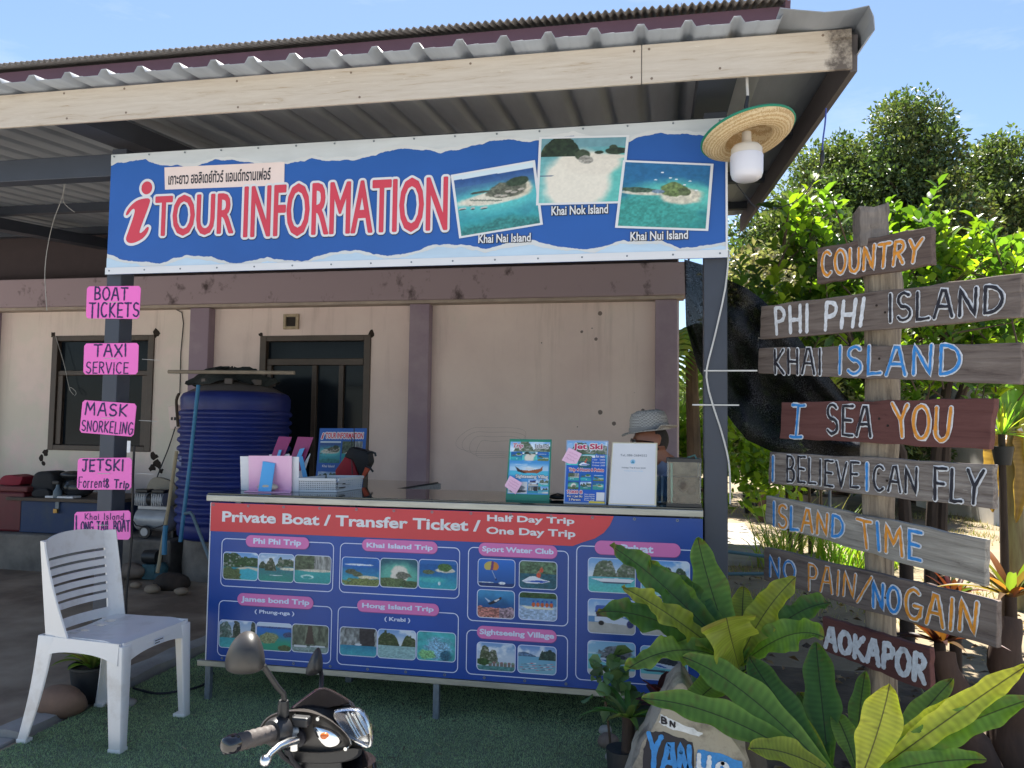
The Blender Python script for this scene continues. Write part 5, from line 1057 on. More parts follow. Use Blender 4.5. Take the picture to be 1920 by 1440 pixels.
for k, (pq_, st, wc, lab) in enumerate((
   (((470,175),(582,180),(512,345),(405,345)), ((470,290),(494,290),(478,345),(452,345)), ((388,330),(560,325),(560,350),(388,350)), 'magenta display stand leaning back, the left one behind the pink stand'),
   (((632,178),(766,183),(655,470),(535,470)), ((650,282),(690,274),(640,400),(600,400)), ((735,322),(740,322),(670,545),(600,545)), 'magenta display stand leaning back, the right one with the long blue strut'))):
    t = thing('display_stand', lab, 'stand', (-1.7 + .15 * k, 3.95, ZC), 'display stands seen from behind')
    q = [P(*r2b(*p), 3.95 + (.02 if i < 2 else 0)) for i, p in enumerate(pq_)]; panel('magenta_back', q, .004, MT['magenta'], t)
    s = [P(*r2b(*p), 3.94) for p in st]; panel('strut', s, .004, MT['strut'], t)
    if k: s = [P(*r2b(*p), 3.93) for p in ((638,345),(672,345),(718,545),(680,548))]; panel('strut', s, .004, MT['strut'], t)
    w_ = [P(*r2b(*p), 3.962) for p in wc]; panel('white_card', w_, .003, MT['white'], t)
    b0 = (q[2] + q[3]) / 2; m = MB(); m.box((b0.x - .05, 3.90, ZC), (b0.x + .05, 3.99, ZC + .004)); m.bar((b0.x, 3.955, ZC + .004), (b0.x, 3.955, b0.z + .01), .05, .004); m.build('foot', MT['magenta'], t)
# white lattice basket
def basket():
    A, B, Cc = PZ(631, 923, ZC), PZ(560, 922, ZC), PZ(672, 917, ZC); A, B, Cc = [Vector((p.x, p.y, ZC)) for p in (A, B, Cc)]
    ex, ey = B - A, (Cc - A) * 1.15; D = A + ex + ey; h = .062
    t = thing('basket', 'white plastic lattice basket on the glass counter', 'basket', (A + D) / 2)
    m = MB(); c = (A + D) / 2
    for p, q in ((A, B), (B, D), (D, A + ey), (A + ey, A)):
        nx = max(6, int((q - p).length / .0105)); nz = 5; dx = (q - p) / nx; inn = (c - (p + q) / 2); inn.z = 0; inn = inn.normalized() * .0015; flare = -inn / .0015 * .008
        m.bar(p + Vector((0,0,.004)), q + Vector((0,0,.004)), .004, .008); m.bar(p + flare + Vector((0,0,h)), q + flare + Vector((0,0,h)), .008, .012)
        for i in range(nx):
            for j in range(nz):
                z0, z1 = .008 + (h - .014) * j / nz, .008 + (h - .014) * (j + 1) / nz
                def pt(a, b): z = z0 + (z1 - z0) * b; return p + dx * (i + a) + flare * (z / h) + Vector((0, 0, z))
                o = [pt(0,0), pt(1,0), pt(1,1), pt(0,1)]; d = .33; k = [pt(.5, .5 - d), pt(.5 + d, .5), pt(.5, .5 + d), pt(.5 - d, .5)]
                m.add(o + k, [(0,1,5,4), (1,2,6,5), (2,3,7,6), (3,0,4,7)])
    m.build('lattice', mk('white_basket_plastic', (.66, .67, .69), .35, var=.02), t)
    m = MB(); m.prism([A, B, D, A + ey], (0, 0, .003)); m.build('base', MT['white'], t)
    m = MB(); r = random.Random(4)
    for k in range(7):
        u, v = r.uniform(.15, .75), r.uniform(.2, .7); p = A + ex * u + ey * v; m.box((p.x - .05, p.y - .03, ZC + .012 + .006 * k), (p.x + .05, p.y + .03, ZC + .017 + .006 * k), Matrix.Rotation(r.uniform(-.6, .6), 3, 'Z'))
    tag(m.build('leaflets', MT['blackpl']), 'dark leaflets piled inside the white lattice basket', 'leaflets')
basket()
# aquarium and jar at the right end
aq = thing('aquarium', 'small black-rimmed glass aquarium with driftwood at the right end of the counter', 'aquarium', (.10, 3.52, ZC))
x0, x1, y0, y1, z1 = .028, .170, 3.43, 3.62, ZC + .205
m = MB(); t_ = .006
for a, b in (((x0, y0), (x1, y0 + t_)), ((x0, y1 - t_), (x1, y1)), ((x0, y0 + t_ + .0005), (x0 + t_, y1 - t_ - .0005)), ((x1 - t_, y0 + t_ + .0005), (x1, y1 - t_ - .0005))): m.box((a[0], a[1], ZC + .004), (b[0], b[1], z1 - .012))
m.build('glass_wall', glass_mat('aquarium_glass', (.85, .9, .85), .03), aq)
m = MB()
for z in (ZC, z1 - .014):
    m.box((x0 - .003, y0 - .003, z), (x1 + .003, y0 + .008, z + .014)); m.box((x0 - .003, y1 - .008, z), (x1 + .003, y1 + .003, z + .014)); m.box((x0 - .003, y0 + .0085, z), (x0 + .008, y1 - .0085, z + .014)); m.box((x1 - .008, y0 + .0085, z), (x1 + .003, y1 - .0085, z + .014))
m.box((x0 + .007, y0 + .009, ZC + .004), (x1 - .007, y1 - .009, ZC + .008)); m.build('rim', MT['blackpl'], aq)
m = MB(); m.box((x0 + .008, y0 + .02, ZC + .008), (x1 - .008, y1 - .01, ZC + .125))
for k in range(7): m.sphere((x0 + .03 + .012 * k, y0 + .03 + .02 * (k % 3), ZC + .03 + .02 * (k % 4)), .024 + .006 * (k % 2), 10, 7)
m.build('driftwood', mk('wet_wood', lin(74, 54, 38), .5, var=.6, vs=30, bump=.4), aq, smooth=True)
m = MB(); m.box((x0 + .009, y1 - .03, ZC + .12), (x1 - .009, y1 - .012, z1 - .016)); m.build('backdrop', mk('aquarium_backdrop', lin(168, 146, 118), .8, var=.4, vs=20), aq)
m = MB(); m.tube([(x0 + .02, y0 + .014, ZC + .01), (x0 + .018, y0 + .014, z1 - .02)], .005, 8); m.tube([(x1 - .05, y1, z1), (x1 - .02, y1 - .03, z1 + .012), (x1 - .01, y1 - .06, z1 - .01)], .004, 7); m.build('tube', mk('pale_green_tube', lin(110, 160, 150), .3), aq, smooth=True)
m = MB(); c = P(1241, 930, 3.62); m.lathe([(.034, 0), (.038, .004), (.038, .10), (.034, .108), (.034, .118), (.031, .118), (.031, .108), (.035, .10), (.035, .006), (.01, .005)], (c.x, 3.62, ZC), 24); jr = m.build('jar', glass_mat('jar_glass', (.5, .62, .66), .05), smooth=True); tag(jr, 'bluish glass jar standing behind the white contact sheet', 'jar')
# tour poster and folded umbrella on the far table
q = [P(*p, 4.55) for p in ((592,803),(681,803),(680,905),(591,905))]; q[2].z = q[3].z = .953; q[0].y += .06; q[1].y += .06
g = thing('tour_poster', 'small TOUR INFORMATION poster propped up behind the basket', 'poster', (q[2] + q[3]) / 2)
panel('board', q, .004, MT['blue'], g); f, n = frame_of(q); foot_z = .953
m = MB(); bq = (q[2] + q[3]) / 2; m.prism([bq + Vector((-.04, .10, 0)), bq + Vector((.04, .10, 0)), bq + Vector((.02, .052, .20)), bq + Vector((-.02, .052, .20))], (0, .003, 0)); m.build('prop', MT['blackpl'], g)
for t, a, b in (('i', (.05, .91), (.11, .80)), ('TOUR INFORMATION', (.14, .92), (.94, .81))):
    text('lettering', t, a, b, 0, MT['white'], g, .03, shear=.2 if t == 'i' else 0, frame=lambda u, v, l: f(u, v, .001 + l), outline=.014, n=8); text('lettering', t, a, b, 0, MT['red'], g, .03, shear=.2 if t == 'i' else 0, frame=lambda u, v, l: f(u, v, .0024 + l))
for i, (k, u0, v0, u1, v1) in enumerate((('nai', .04, .36, .48, .76), ('cliff', .51, .36, .94, .76), ('karst', .04, -.0, .48, .20), ('isle', .51, 0, .94, .20))): photo('photo', k, sub(f, u0, max(v0, .02), u1, v1, .001), 40, 34, g, 0, 80 + i, gain=.9)
text('lettering', 'Khai Island', (.12, .325), (.38, .28), 0, MT['white'], g, .02, frame=lambda u, v, l: f(u, v, .001 + l))
def r2p(x, y, Y): return P(*r2b(x, y), Y)
um = thing('folded_umbrella', 'folded red and black umbrella lying in front of the tour poster', 'umbrella', r2p(1100, 545, 4.42))
base = .953
m = MB(); m.prism([r2p(945,470,4.42), r2p(1030,350,4.42), r2p(1075,290,4.42), r2p(1160,540,4.42), r2p(960,540,4.42)], (0, .06, 0)); m.build('red_panel', mk('red_umbrella_cloth', lin(150, 30, 44), .7, var=.15, vs=14), um, bevel=.012, smooth=True)
m = MB(); m.prism([r2p(1020,350,4.40), r2p(1075,262,4.40), r2p(1230,305,4.40), r2p(1245,400,4.40), r2p(1165,540,4.40), r2p(1100,380,4.40)], (0, .10, 0)); m.build('black_panel', mk('black_umbrella_cloth', (.012, .012, .014), .7), um, bevel=.015, smooth=True)
m = MB(); m.prism([r2p(1210,440,4.395), r2p(1245,455,4.395), r2p(1185,540,4.395), r2p(1170,535,4.395)], (0, .02, 0)); m.build('orange_flap', mk('orange_cloth', lin(200, 84, 52), .7), um)
m = MB(); m.tube([r2p(1230,315,4.41), r2p(1265,308,4.41), r2p(1295,320,4.41), r2p(1300,345,4.41)], .007, 7); m.tube([r2p(1220,430,4.39), r2p(1255,450,4.39), r2p(1278,478,4.39)], .006, 7); m.build('handle', MT['blackpl'], um, smooth=True)
m = MB(); m.tube([r2p(1095,180,4.46), r2p(1093,290,4.43), r2p(1100,500,4.39)], .003, 5); m.tube([r2p(1115,100,4.5), r2p(1118,290,4.43)], .003, 5); m.build('strap', MT['cable_b'], um)
# ================================================================== LEFT SIDE: tank, ledge clutter
def loc(px_, py_, Y): return P(px_, py_, Y)
tk = thing('water_tank', 'big ribbed blue plastic water tank with a dusty grey dome top', 'water tank', (-3.74, 6.42, .30))
TC = Vector((P(439, 900, 6.42).x, 6.42, 0)); TR = .478
z0 = .32; zs = P(439, 742, 6.42).z; ztop = P(439, 716, 6.3).z
prof = [(.02, z0), (TR - .05, z0), (TR - .02, z0 + .03), (TR - .015, z0 + .10)]
n_rib = 13; zz0, zz1 = z0 + .12, zs - .13
for k in range(n_rib):
    a = zz0 + (zz1 - zz0) * k / n_rib; h = (zz1 - zz0) / n_rib
    prof += [(TR - .018, a), (TR - .016, a + h * .18), (TR + .004, a + h * .36), (TR + .008, a + h * .55), (TR + .002, a + h * .74), (TR - .016, a + h * .92)]
prof += [(TR - .01, zz1 + .03), (TR - .008, zs - .03), (TR - .03, zs + .01)]
m = MB(); m.lathe(prof + [(TR - .07, zs + .028)], (TC.x, TC.y, 0), 72)
MT['tankblue'] = mk('blue_tank_plastic', lin(24, 40, 112), .46, var=.15, vs=5)
m.build('shell', MT['tankblue'], tk, smooth=60)
m = MB(); m.lathe([(TR - .068, zs + .027), (TR - .16, zs + .075), (TR - .26, zs + .115), (.16, zs + .14), (.155, zs + .175), (.02, zs + .18)], (TC.x, TC.y, 0), 56)
for k in range(8): t = k * .785 + .3; m.box((TC.x + .30 * math.cos(t) - .03, TC.y + .30 * math.sin(t) - .03, zs + .09), (TC.x + .30 * math.cos(t) + .03, TC.y + .30 * math.sin(t) + .03, zs + .135), Matrix.Rotation(t, 3, 'Z'))
m.build('dome', mk('dusty_tank_top', lin(98, 92, 90), .85, col2=lin(34, 48, 116), cover=.72, sharp=.06, vs=4), tk, smooth=50)
m = MB()
q = P(362, 858, 5.88)
for k in range(4):
    for j in range(2):
        m.box((TC.x - .36 + .03 * k, TC.y - .32 - .030 * k - .004, q.z - .03 - .05 * j), (TC.x - .345 + .03 * k, TC.y - .32 - .030 * k, q.z + .005 - .05 * j))
m.build('faded_print', mk('faded_tank_print', lin(120, 126, 160), .6), tk)
st = MB(); st.lathe([(.40, -.02), (.41, .1), (.40, .318), (.02, .318)], (TC.x, TC.y, 0), 40); tag(st.build('tank_stand', MT['dconcrete'], smooth=True), 'round concrete drum carrying the blue water tank', 'stand')
# rumpled net over the lid, with a rod
m = MB(); n = 40
rg = []
for i, (r, z) in enumerate(((.40, zs + .10), (.36, zs + .13), (.30, zs + .165), (.22, zs + .225), (.12, zs + .235), (.02, zs + .238))):
    rg.append([(TC.x - .06 + (r + .05 * math.sin(5 * t + i) * (r > .1)) * math.cos(t), TC.y + (r + .03 * math.sin(7 * t)) * .8 * math.sin(t), z + .022 * math.sin(4 * t + 1.3 * i) + .012 * math.sin(9 * t)) for t in (6.2832 * k / n for k in range(n))])
m.loft(rg, caps=True); tag(m.build('shade_net', mk('green_black_net', lin(44, 50, 50), .9, var=.4, vs=40, bump=.5), smooth=True), 'rumpled dark net thrown over the lid of the water tank', 'net')
m = MB(); m.tube([P(316, 697, 6.15), P(470, 698, 6.15), P(552, 699, 6.15)], .017, 10); tag(m.build('rod', mk('weathered_rod', lin(146, 134, 120), .8, var=.2, vs=9), smooth=True), 'horizontal pale pipe resting across the top of the water tank', 'pipe')
m = MB(); m.tube([P(372, 722, 5.78), P(355, 880, 5.72), P(338, 1016, 5.68)], .016, 10); tag(m.build('blue_pipe', mk('blue_pvc', lin(40, 116, 160), .4), smooth=True), 'long blue water pipe leaning against the tank', 'pipe')
m = MB(); m.tube([P(331, 846, 5.66), P(316, 950, 5.62), P(304, 1020, 5.6), P(298, 1058, 5.58), P(295, 1074, 5.55)], .014, 9); tag(m.build('beige_pipe', mk('beige_pvc', lin(160, 144, 116), .6, var=.15), smooth=True), 'thin beige pipe leaning beside the tank, bent at its foot', 'pipe')
m = MB(); m.tube([P(346, 963, 5.5), P(357, 961, 5.5), P(362, 968, 5.5), P(391, 1044, 5.5), P(400, 1070, 5.5)], .013, 9); tag(m.build('drain_pipe', mk('grey_pvc', lin(96, 118, 132), .5), smooth=True), 'bent grey drain pipe running from the tank down behind the banner', 'pipe')
m = MB(); m.tube([P(311, 985, 5.58), P(309, 1002, 5.58), P(308, 1040, 5.57)], .02, 10); tag(m.build('pipe_sleeve', mk('blue_sleeve', lin(44, 120, 160), .45), smooth=True), 'short blue sleeve on the thin beige pipe', 'pipe')
pm = thing('water_pump', 'small black and teal water pump on the mud by the tank foot', 'pump', PZ(290, 1078, 0))
c = PZ(292, 1082, 0); m = MB(); m.tube([(c.x - .11, c.y, .17), (c.x - .05, c.y, .17), (c.x + .02, c.y, .17)], [.055, .06, .06], 14); m.build('motor', MT['blackpl'], pm, smooth=True)
m = MB(); m.lathe([(.06, 0), (.07, .02), (.05, .06), (.06, .10), (.03, .14)], (c.x + .05, c.y, -.015), 14); m.box((c.x - .10, c.y - .05, -.015), (c.x + .02, c.y + .05, .11)); m.build('pump_body', mk('teal_cast_metal', lin(48, 84, 92), .6, var=.3, vs=20), pm, bevel=.006)
def rock(name, c, r, sc, mat, lab, cat='stone', seed=1, group=None, sub=3):
    bm = bmesh.new(); bmesh.ops.create_icosphere(bm, subdivisions=sub, radius=1)
    for v in bm.verts:
        p = v.co; d = 1 + .28 * (fbm(np.array([p.x * 1.1 + seed * 3 + 20.]), np.array([p.y * 1.1 + p.z * .9 + seed + 20.]), seed)[0] - .5) * 2 * .6 + .10 * (fbm(np.array([p.x * 4 + 30.]), np.array([p.y * 4 + p.z * 3.3 + 30.]), seed + 5)[0] - .5)
        v.co = Vector((p.x * d * sc[0] * r, p.y * d * sc[1] * r, p.z * d * sc[2] * r))
    me = bpy.data.meshes.new(name); bm.to_mesh(me); bm.free(); me.materials.append(mat); me.polygons.foreach_set('use_smooth', [True] * len(me.polygons))
    o = link(name, me); o.location = c; tag(o, lab, cat, group); return o
c = PZ(243, 1082, 0); rock('stone', (c.x, c.y, .05), .14, (1, .6, .5), MT['stone'], 'flat grey stone lying on the mud left of the pump', seed=2)
c = PZ(322, 1100, 0); rock('rubble_heap', (c.x, c.y, .03), .16, (1, .7, .5), MT['barkdark'], 'dark clod of rubble at the foot of the tank stand', 'rubble', seed=5)

# ledge clutter (top of the ledge is z = .30)
LZ = .302
def lb(x0, y0, x1, y1, Y): a, b = P(x0, y0, Y), P(x1, y1, Y); return a.x, b.x, b.z, a.z
ch = thing('storage_chest', 'dark blue wooden chest with a padlock on the concrete ledge', 'chest', (-5.25, 6.35, LZ))
x0, x1, _, z1 = lb(38, 938, 206, 1002, 6.20)
MT['navy'] = mk('navy_paint', lin(36, 58, 96), .6, col2=lin(58, 72, 92), cover=.6, sharp=.12, vs=5)
m = MB(); m.box((x0, 6.20, LZ), (x1, 6.80, z1)); m.build('body', MT['navy'], ch, bevel=.008)
m = MB(); m.box((x0 - .12, 6.16, z1 + .001), (x1 + .06, 6.86, z1 + .03)); m.build('lid', mk('worn_board', lin(92, 80, 70), .8, var=.25, vs=8, stretch=(.3, 1, 1)), ch, bevel=.004)
p = P(108, 944, 6.19); m = MB(); m.box((p.x - .018, 6.183, p.z - .05), (p.x + .018, 6.198, p.z + .02)); hs = m.build('hasp', MT['galv'], ch)
m = MB(); m.box((p.x - .02, 6.16, p.z - .085), (p.x + .02, 6.182, p.z - .045)); m.build('padlock', mk('brass_padlock', lin(176, 140, 80), .4, .6), hs, bevel=.004)
lz = z1 + .031
def soft(name, pts, Y, dep, mat, lab, cat, zb, parent=None, bev=.03):
    q = [P(x, y, Y) for x, y in pts]
    for v in q: v.z = max(v.z, zb)
    m = MB(); m.prism(smooth_poly(q, 2), (0, dep, 0)); o = m.build(name, mat, parent, smooth=50, bevel=bev, seg=3)
    if lab: tag(o, lab, cat)
    return o
bp = thing('backpack', 'black backpack standing on the blue chest', 'bag', (P(75, 930, 6.25).x, 6.35, lz))
soft('bag_body', ((54,932),(56,905),(62,886),(78,883),(96,885),(102,905),(98,932)), 6.25, .22, mk('black_canvas', (.014, .015, .018), .75, var=.3, vs=20, bump=.2), None, None, lz, bp)
soft('pocket', ((56,932),(62,918),(82,915),(92,920),(92,932)), 6.21, .05, mk('dark_canvas', (.02, .021, .025), .8), None, None, lz, bp, .015)
hm = thing('dark_helmet', 'dark rounded helmet lying on the blue chest behind the post', 'helmet', (P(140, 920, 6.3).x, 6.35, lz))
c = P(142, 914, 6.35); m = MB(); m.sphere((c.x, 6.38, lz + .085), .13, 20, 12, (1.15, .9, .75)); m.build('shell', mk('dark_glossy_shell', (.03, .032, .036), .25), hm, smooth=True)
m = MB(); c2 = P(128, 897, 6.3); m.sphere((c2.x, 6.36, lz + .20), .10, 18, 10, (1.3, .8, .38)); m.build('visor', mk('dark_visor', (.02, .022, .026), .35), hm, smooth=True)
bo = thing('small_bottle', 'small pale blue spray bottle on the chest between backpack and helmet', 'bottle', (P(108, 925, 6.22).x, 6.22, lz))
m = MB(); m.lathe([(.005, 0), (.035, .0), (.038, .01), (.036, .06), (.018, .09), (.014, .12)], (P(108, 925, 6.22).x, 6.22, lz), 16); m.build('bottle_body', mk('pale_blue_plastic', lin(96, 112, 124), .4), bo, smooth=True)
m = MB(); p = P(108, 925, 6.22); m.box((p.x - .045, 6.20, lz + .121), (p.x + .02, 6.24, lz + .155)); m.build('spray_head', MT['blackpl'], bo, bevel=.008)
x0, x1, _, _ = lb(84, 926, 136, 930, 6.19); m = MB(); m.box((x0, 6.19, lz + .0), (x1, 6.30, lz + .018)); tag(m.build('tray', MT['white'], bevel=.004), 'flat white tray at the front of the chest lid', 'tray')
rb = thing('red_cooler', 'dark red cooler box at the far left end of the ledge', 'cooler', (P(15, 990, 6.2).x, 6.3, LZ))
x0, x1, z0_, z1_ = lb(-40, 920, 50, 1000, 6.20); m = MB(); m.box((x0, 6.2, LZ), (x1 - .05, 6.7, z1_)); m.build('box', mk('dark_red_plastic', lin(96, 26, 36), .5, var=.15), rb, bevel=.02)
m = MB(); m.box((x0 - .01, 6.18, z1_ + .001), (x1, 6.72, z1_ + .05)); m.build('lid', mk('dusty_red_plastic', lin(104, 48, 50), .65, var=.2, vs=6), rb, bevel=.012)
soft('red_bag', ((0,916),(-4,905),(4,892),(20,890),(32,894),(44,893),(38,905),(36,916)), 6.25, .2, mk('crimson_cloth', lin(128, 22, 44), .7, var=.2), 'crumpled crimson bag on top of the red cooler', 'bag', z1_ + .052)
# air compressor
ac = thing('air_compressor', 'silver air compressor with twin pump heads on small wheels', 'compressor', (P(280, 1008, 6.25).x, 6.25, LZ))
def q2(x, y, Y=6.22): return P(x, y, Y)
MT['silver'] = mk('silver_paint', lin(168, 170, 174), .35, .2, var=.1, vs=10)
a, b = q2(247, 985), q2(316, 983); rr = .10; zc_ = LZ + .15
m = MB(); m.tube([(a.x, 6.3, zc_), (a.x + .03, 6.3, zc_), (b.x - .03, 6.3, zc_), (b.x, 6.3, zc_)], [.05, rr, rr, .05], 20); m.build('air_tank', MT['silver'], ac, smooth=50)
for k, xx in enumerate((262, 293)):
    c = q2(xx, 945); zb = zc_ + .13
    m = MB(); m.tube([(c.x - .055, 6.28, zb + .05), (c.x + .055, 6.28, zb + .05)], .062, 14)
    for j in range(5): m.box((c.x - .05 + .022 * j, 6.215, zb - .005), (c.x - .042 + .022 * j, 6.345, zb + .105))
    m.build('pump_head', MT['silver'], ac, bevel=.003)
    m = MB(); m.box((c.x - .06, 6.23, zb + .108), (c.x + .06, 6.33, zb + .14)); m.build('head_cover', MT['blackpl'], ac, bevel=.008)
c = q2(277, 945); m = MB(); m.tube([(c.x - .02, 6.28, zc_ + .18), (c.x + .02, 6.28, zc_ + .18)], .058, 14); m.build('motor', MT['blackpl'], ac, smooth=True)
m = MB(); m.box((a.x + .04, 6.24, zc_ + .095), (b.x - .04, 6.34, zc_ + .122)); m.build('bracket', MT['silver'], ac)
for xx in (278,):
    c = q2(xx, 1000); w_ = MB(); w_.tube([(c.x, 6.165, LZ + .055), (c.x, 6.19, LZ + .055)], .055, 20); wh = w_.build('wheel', MT['blackpl'], ac, smooth=50)
    w_ = MB(); w_.tube([(c.x, 6.16, LZ + .055), (c.x, 6.164, LZ + .055)], .036, 16); w_.build('hub', MT['silver'], wh)
m = MB()
for dx in (.06, .36): m.box((a.x + dx, 6.26, LZ), (a.x + dx + .025, 6.34, LZ + .06))
m.build('foot', MT['blackpl'], ac)
m = MB(); m.tube([q2(312, 962, 6.19), q2(306, 985, 6.15), q2(285, 992, 6.14), q2(255, 985, 6.15), q2(246, 972, 6.18)], .006, 6); m.build('air_hose', MT['cable_b'], ac, smooth=True)
pts = [(0, .015), (.03, .0), (.5, 0)]
soft('pale_board', ((264,955),(272,918),(282,896),(300,894),(322,903),(332,914),(332,955)), 6.55, .04, mk('yellowed_plastic', lin(148, 138, 122), .6, var=.1), 'pale rounded plastic board leaning on the wall behind the compressor', 'board', LZ, None, .008)
sb = thing('socket_box', 'white electrical socket panel on the wall beside the tank', 'socket', (P(325, 780, WY - .04).x, WY, 1.4))
q = [P(x, y, WY - .03) for x, y in ((315,762),(334,759),(335,803),(319,805))]; m = MB(); m.prism(q, (0, .028, 0)); m.build('box', MT['cream'], sb, bevel=.004)
c = sum(q, Vector()) / 4; m = MB()
for k in range(2): m.box((c.x - .03 + .035 * k, WY - .034, c.z - .03), (c.x - .008 + .035 * k, WY - .031, c.z + .0))
m.build('socket', MT['black'], sb)
wirething('socket_lead', [P(x, y, WY - .05) for x, y in ((329,800),(316,840),(300,880),(284,925))], .006, MT['cable_b'], 'thin black lead from the wall socket down to the compressor', 'cable', 6)

# ================================================================== potted plant, stones by the chair
def leafblade(m, base, az, L, W, up, droop, cup=.18, n=9, wav=0., ph=0., wf=None, twist=0.):
    """strap leaf: base point, azimuth, length, width, start elevation, droop -> curved, cupped blade"""
    p = Vector(base); el = up; d_ = Vector((math.cos(az), math.sin(az), 0)); side0 = Vector((-math.sin(az), math.cos(az), 0)); rows = []
    for i in range(n + 1):
        t = i / n; w_ = W * (wf(t) if wf else (math.sin(math.pi * min(1, t * .9 + .1)) ** .7)); dirv = d_ * math.cos(el) + Vector((0, 0, math.sin(el))); nr = d_ * -math.sin(el) + Vector((0, 0, math.cos(el)))
        side = side0 * math.cos(twist * t) + nr * math.sin(twist * t); nr2 = nr * math.cos(twist * t) - side0 * math.sin(twist * t)
        e1 = wav * math.sin(ph + t * 17) * W * (t > .12); e2 = wav * math.sin(ph + 2.1 + t * 15) * W * (t > .12)
        rows.append([p - side * w_ * .5 + nr2 * (cup * w_ + e1), p - side * w_ * .27 + nr2 * cup * w_ * .35, p, p + side * w_ * .27 + nr2 * cup * w_ * .35, p + side * w_ * .5 + nr2 * (cup * w_ + e2)])
        p = p + dirv * (L / n); el -= droop / n
    return rows
class Leaves:
    def __init__(s): s.V = []; s.F = []; s.C = []; s.n = 0
    def rows(s, rows, c, rib=None, edge=None):
        k = len(rows[0]); b = s.n
        for r in rows:
            for j, p in enumerate(r): s.V.append(tuple(p)); s.C.append(rib if (rib is not None and j == k // 2) else c)
        for i in range(len(rows) - 1):
            for j in range(k - 1): s.F.append((b + i*k + j, b + i*k + j + 1, b + (i+1)*k + j + 1, b + (i+1)*k + j))
        s.n += k * len(rows)
    def build(s, name, mat, parent=None, smooth=True): return raw(name, s.V, s.F, mat, parent, np.array(s.C), smooth)
pc = PZ(142, 1325, 0); 
pp = thing('potted_plant', 'leafy green plant in a black pot behind the white chair', 'potted plant', (pc.x, pc.y + .1, 0))
C0 = Vector((pc.x, pc.y + .1, 0))
m = MB(); m.lathe([(.01, .0), (.075, 0), (.098, .15), (.104, .155), (.104, .165), (.094, .165), (.09, .14), (.01, .14)], C0, 28); m.build('pot', MT['pot'], pp, smooth=True)
m = MB(); m.lathe([(.088, .141), (.01, .150)], C0, 20); m.build('potting_soil', MT['barkdark'], pp)
lv = Leaves(); r = random.Random(5)
for k in range(26):
    az = k * 2.4; L = r.uniform(.12, .22); lv.rows(leafblade(None, C0 + Vector((.02 * math.cos(az), .02 * math.sin(az), .15)), az, L, r.uniform(.035, .05), r.uniform(.6, 1.35), r.uniform(.7, 1.5), .15, 7), [c * r.uniform(.8, 1.3) for c in lin(104, 124, 62)], lin(150, 160, 90))
lv.build('foliage', MT['leaf'], pp)
c = PZ(82, 1352, 0); rock('boulder', (c.x + .0, c.y + .09, .055), .105, (1.15, .75, .72), mk('brown_boulder', lin(128, 100, 82), .75, var=.2, vs=9, bump=.2, bs=40), 'rounded brown stone lying behind the rear leg of the white chair', seed=9)
c = PZ(232, 1322, 0); rock('pebble', (c.x, c.y, .012), .055, (1.1, .7, .35), MT['concrete'], 'flat pale pebble on the turf behind the chair front leg', seed=12)
c = PZ(330, 1075, 0); 
for k, (x, y, rr_) in enumerate(((255, 1100, .05), (285, 1108, .07), (340, 1112, .06))):
    c = PZ(x, y, 0); rock('clod', (c.x, c.y, .015), rr_, (1, .8, .5), MT['mud'], ('leftmost', 'middle', 'rightmost')[k] + ' of three clods of mud in front of the pump', 'clod', seed=20 + k, group='clods on the mud', sub=2)

# ================================================================== WHITE PLASTIC CHAIR (local: faces +X, Y across)
chx, chy = -2.33, 3.03
chair = thing('plastic_chair', 'white plastic stacking chair with a slatted back, dirty in places', 'chair', (chx, chy, .0), rot=(0, 0, R_(-2)), local=True)
hw = .205
def cbuild(m, name, bev=.006): 
    return m.build(name, MT['wplastic'], chair, smooth=45, bevel=bev, seg=2)
# seat: dished plate with a rolled front edge and apron
def seatz(u, v): return .432 - .018 * math.cos(v * 1.4) * (1 - u * .4) - .03 * max(0, u - .8) / .2 * max(0, u - .8) / .2
m = MB(); rows = []; nu, nv = 14, 12
def outline(u): return hw * (.90 + .14 * u)
for i in range(nu + 1):
    u = i / nu; x = -.150 + .370 * u; rows.append([(x + .018 * (1 - (2 * j / nv - 1) ** 2) * (u > .5) * (u - .5) * 2, outline(u) * (2 * j / nv - 1), seatz(u, (2 * j / nv - 1))) for j in range(nv + 1)])
low = [[(x, y, z - .010) for x, y, z in r] for r in rows]
n1 = (nu + 1) * (nv + 1); V = [p for r in rows for p in r] + [p for r in low for p in r]; Fs = []
hole = set()
for i in range(nu):
    for j in range(nv):
        if 1 <= i <= 2 and j in (2, 4, 7, 9): hole.add((i, j))
idx = lambda i, j, l: l * n1 + i * (nv + 1) + j
for i in range(nu):
    for j in range(nv):
        if (i, j) in hole: continue
        Fs += [(idx(i,j,0), idx(i+1,j,0), idx(i+1,j+1,0), idx(i,j+1,0)), (idx(i,j,1), idx(i,j+1,1), idx(i+1,j+1,1), idx(i+1,j,1))]
        for (di, dj, a, b) in ((-1,0,(i,j),(i,j+1)), (1,0,(i+1,j),(i+1,j+1)), (0,-1,(i,j),(i+1,j)), (0,1,(i,j+1),(i+1,j+1))):
            k = (i + di, j + dj)
            if not (0 <= k[0] < nu and 0 <= k[1] < nv) or k in hole: Fs.append((idx(*a,0), idx(*b,0), idx(*b,1), idx(*a,1)))
m.add(V, Fs); seat = m.build('seat', MT['wplastic'], chair, smooth=50)
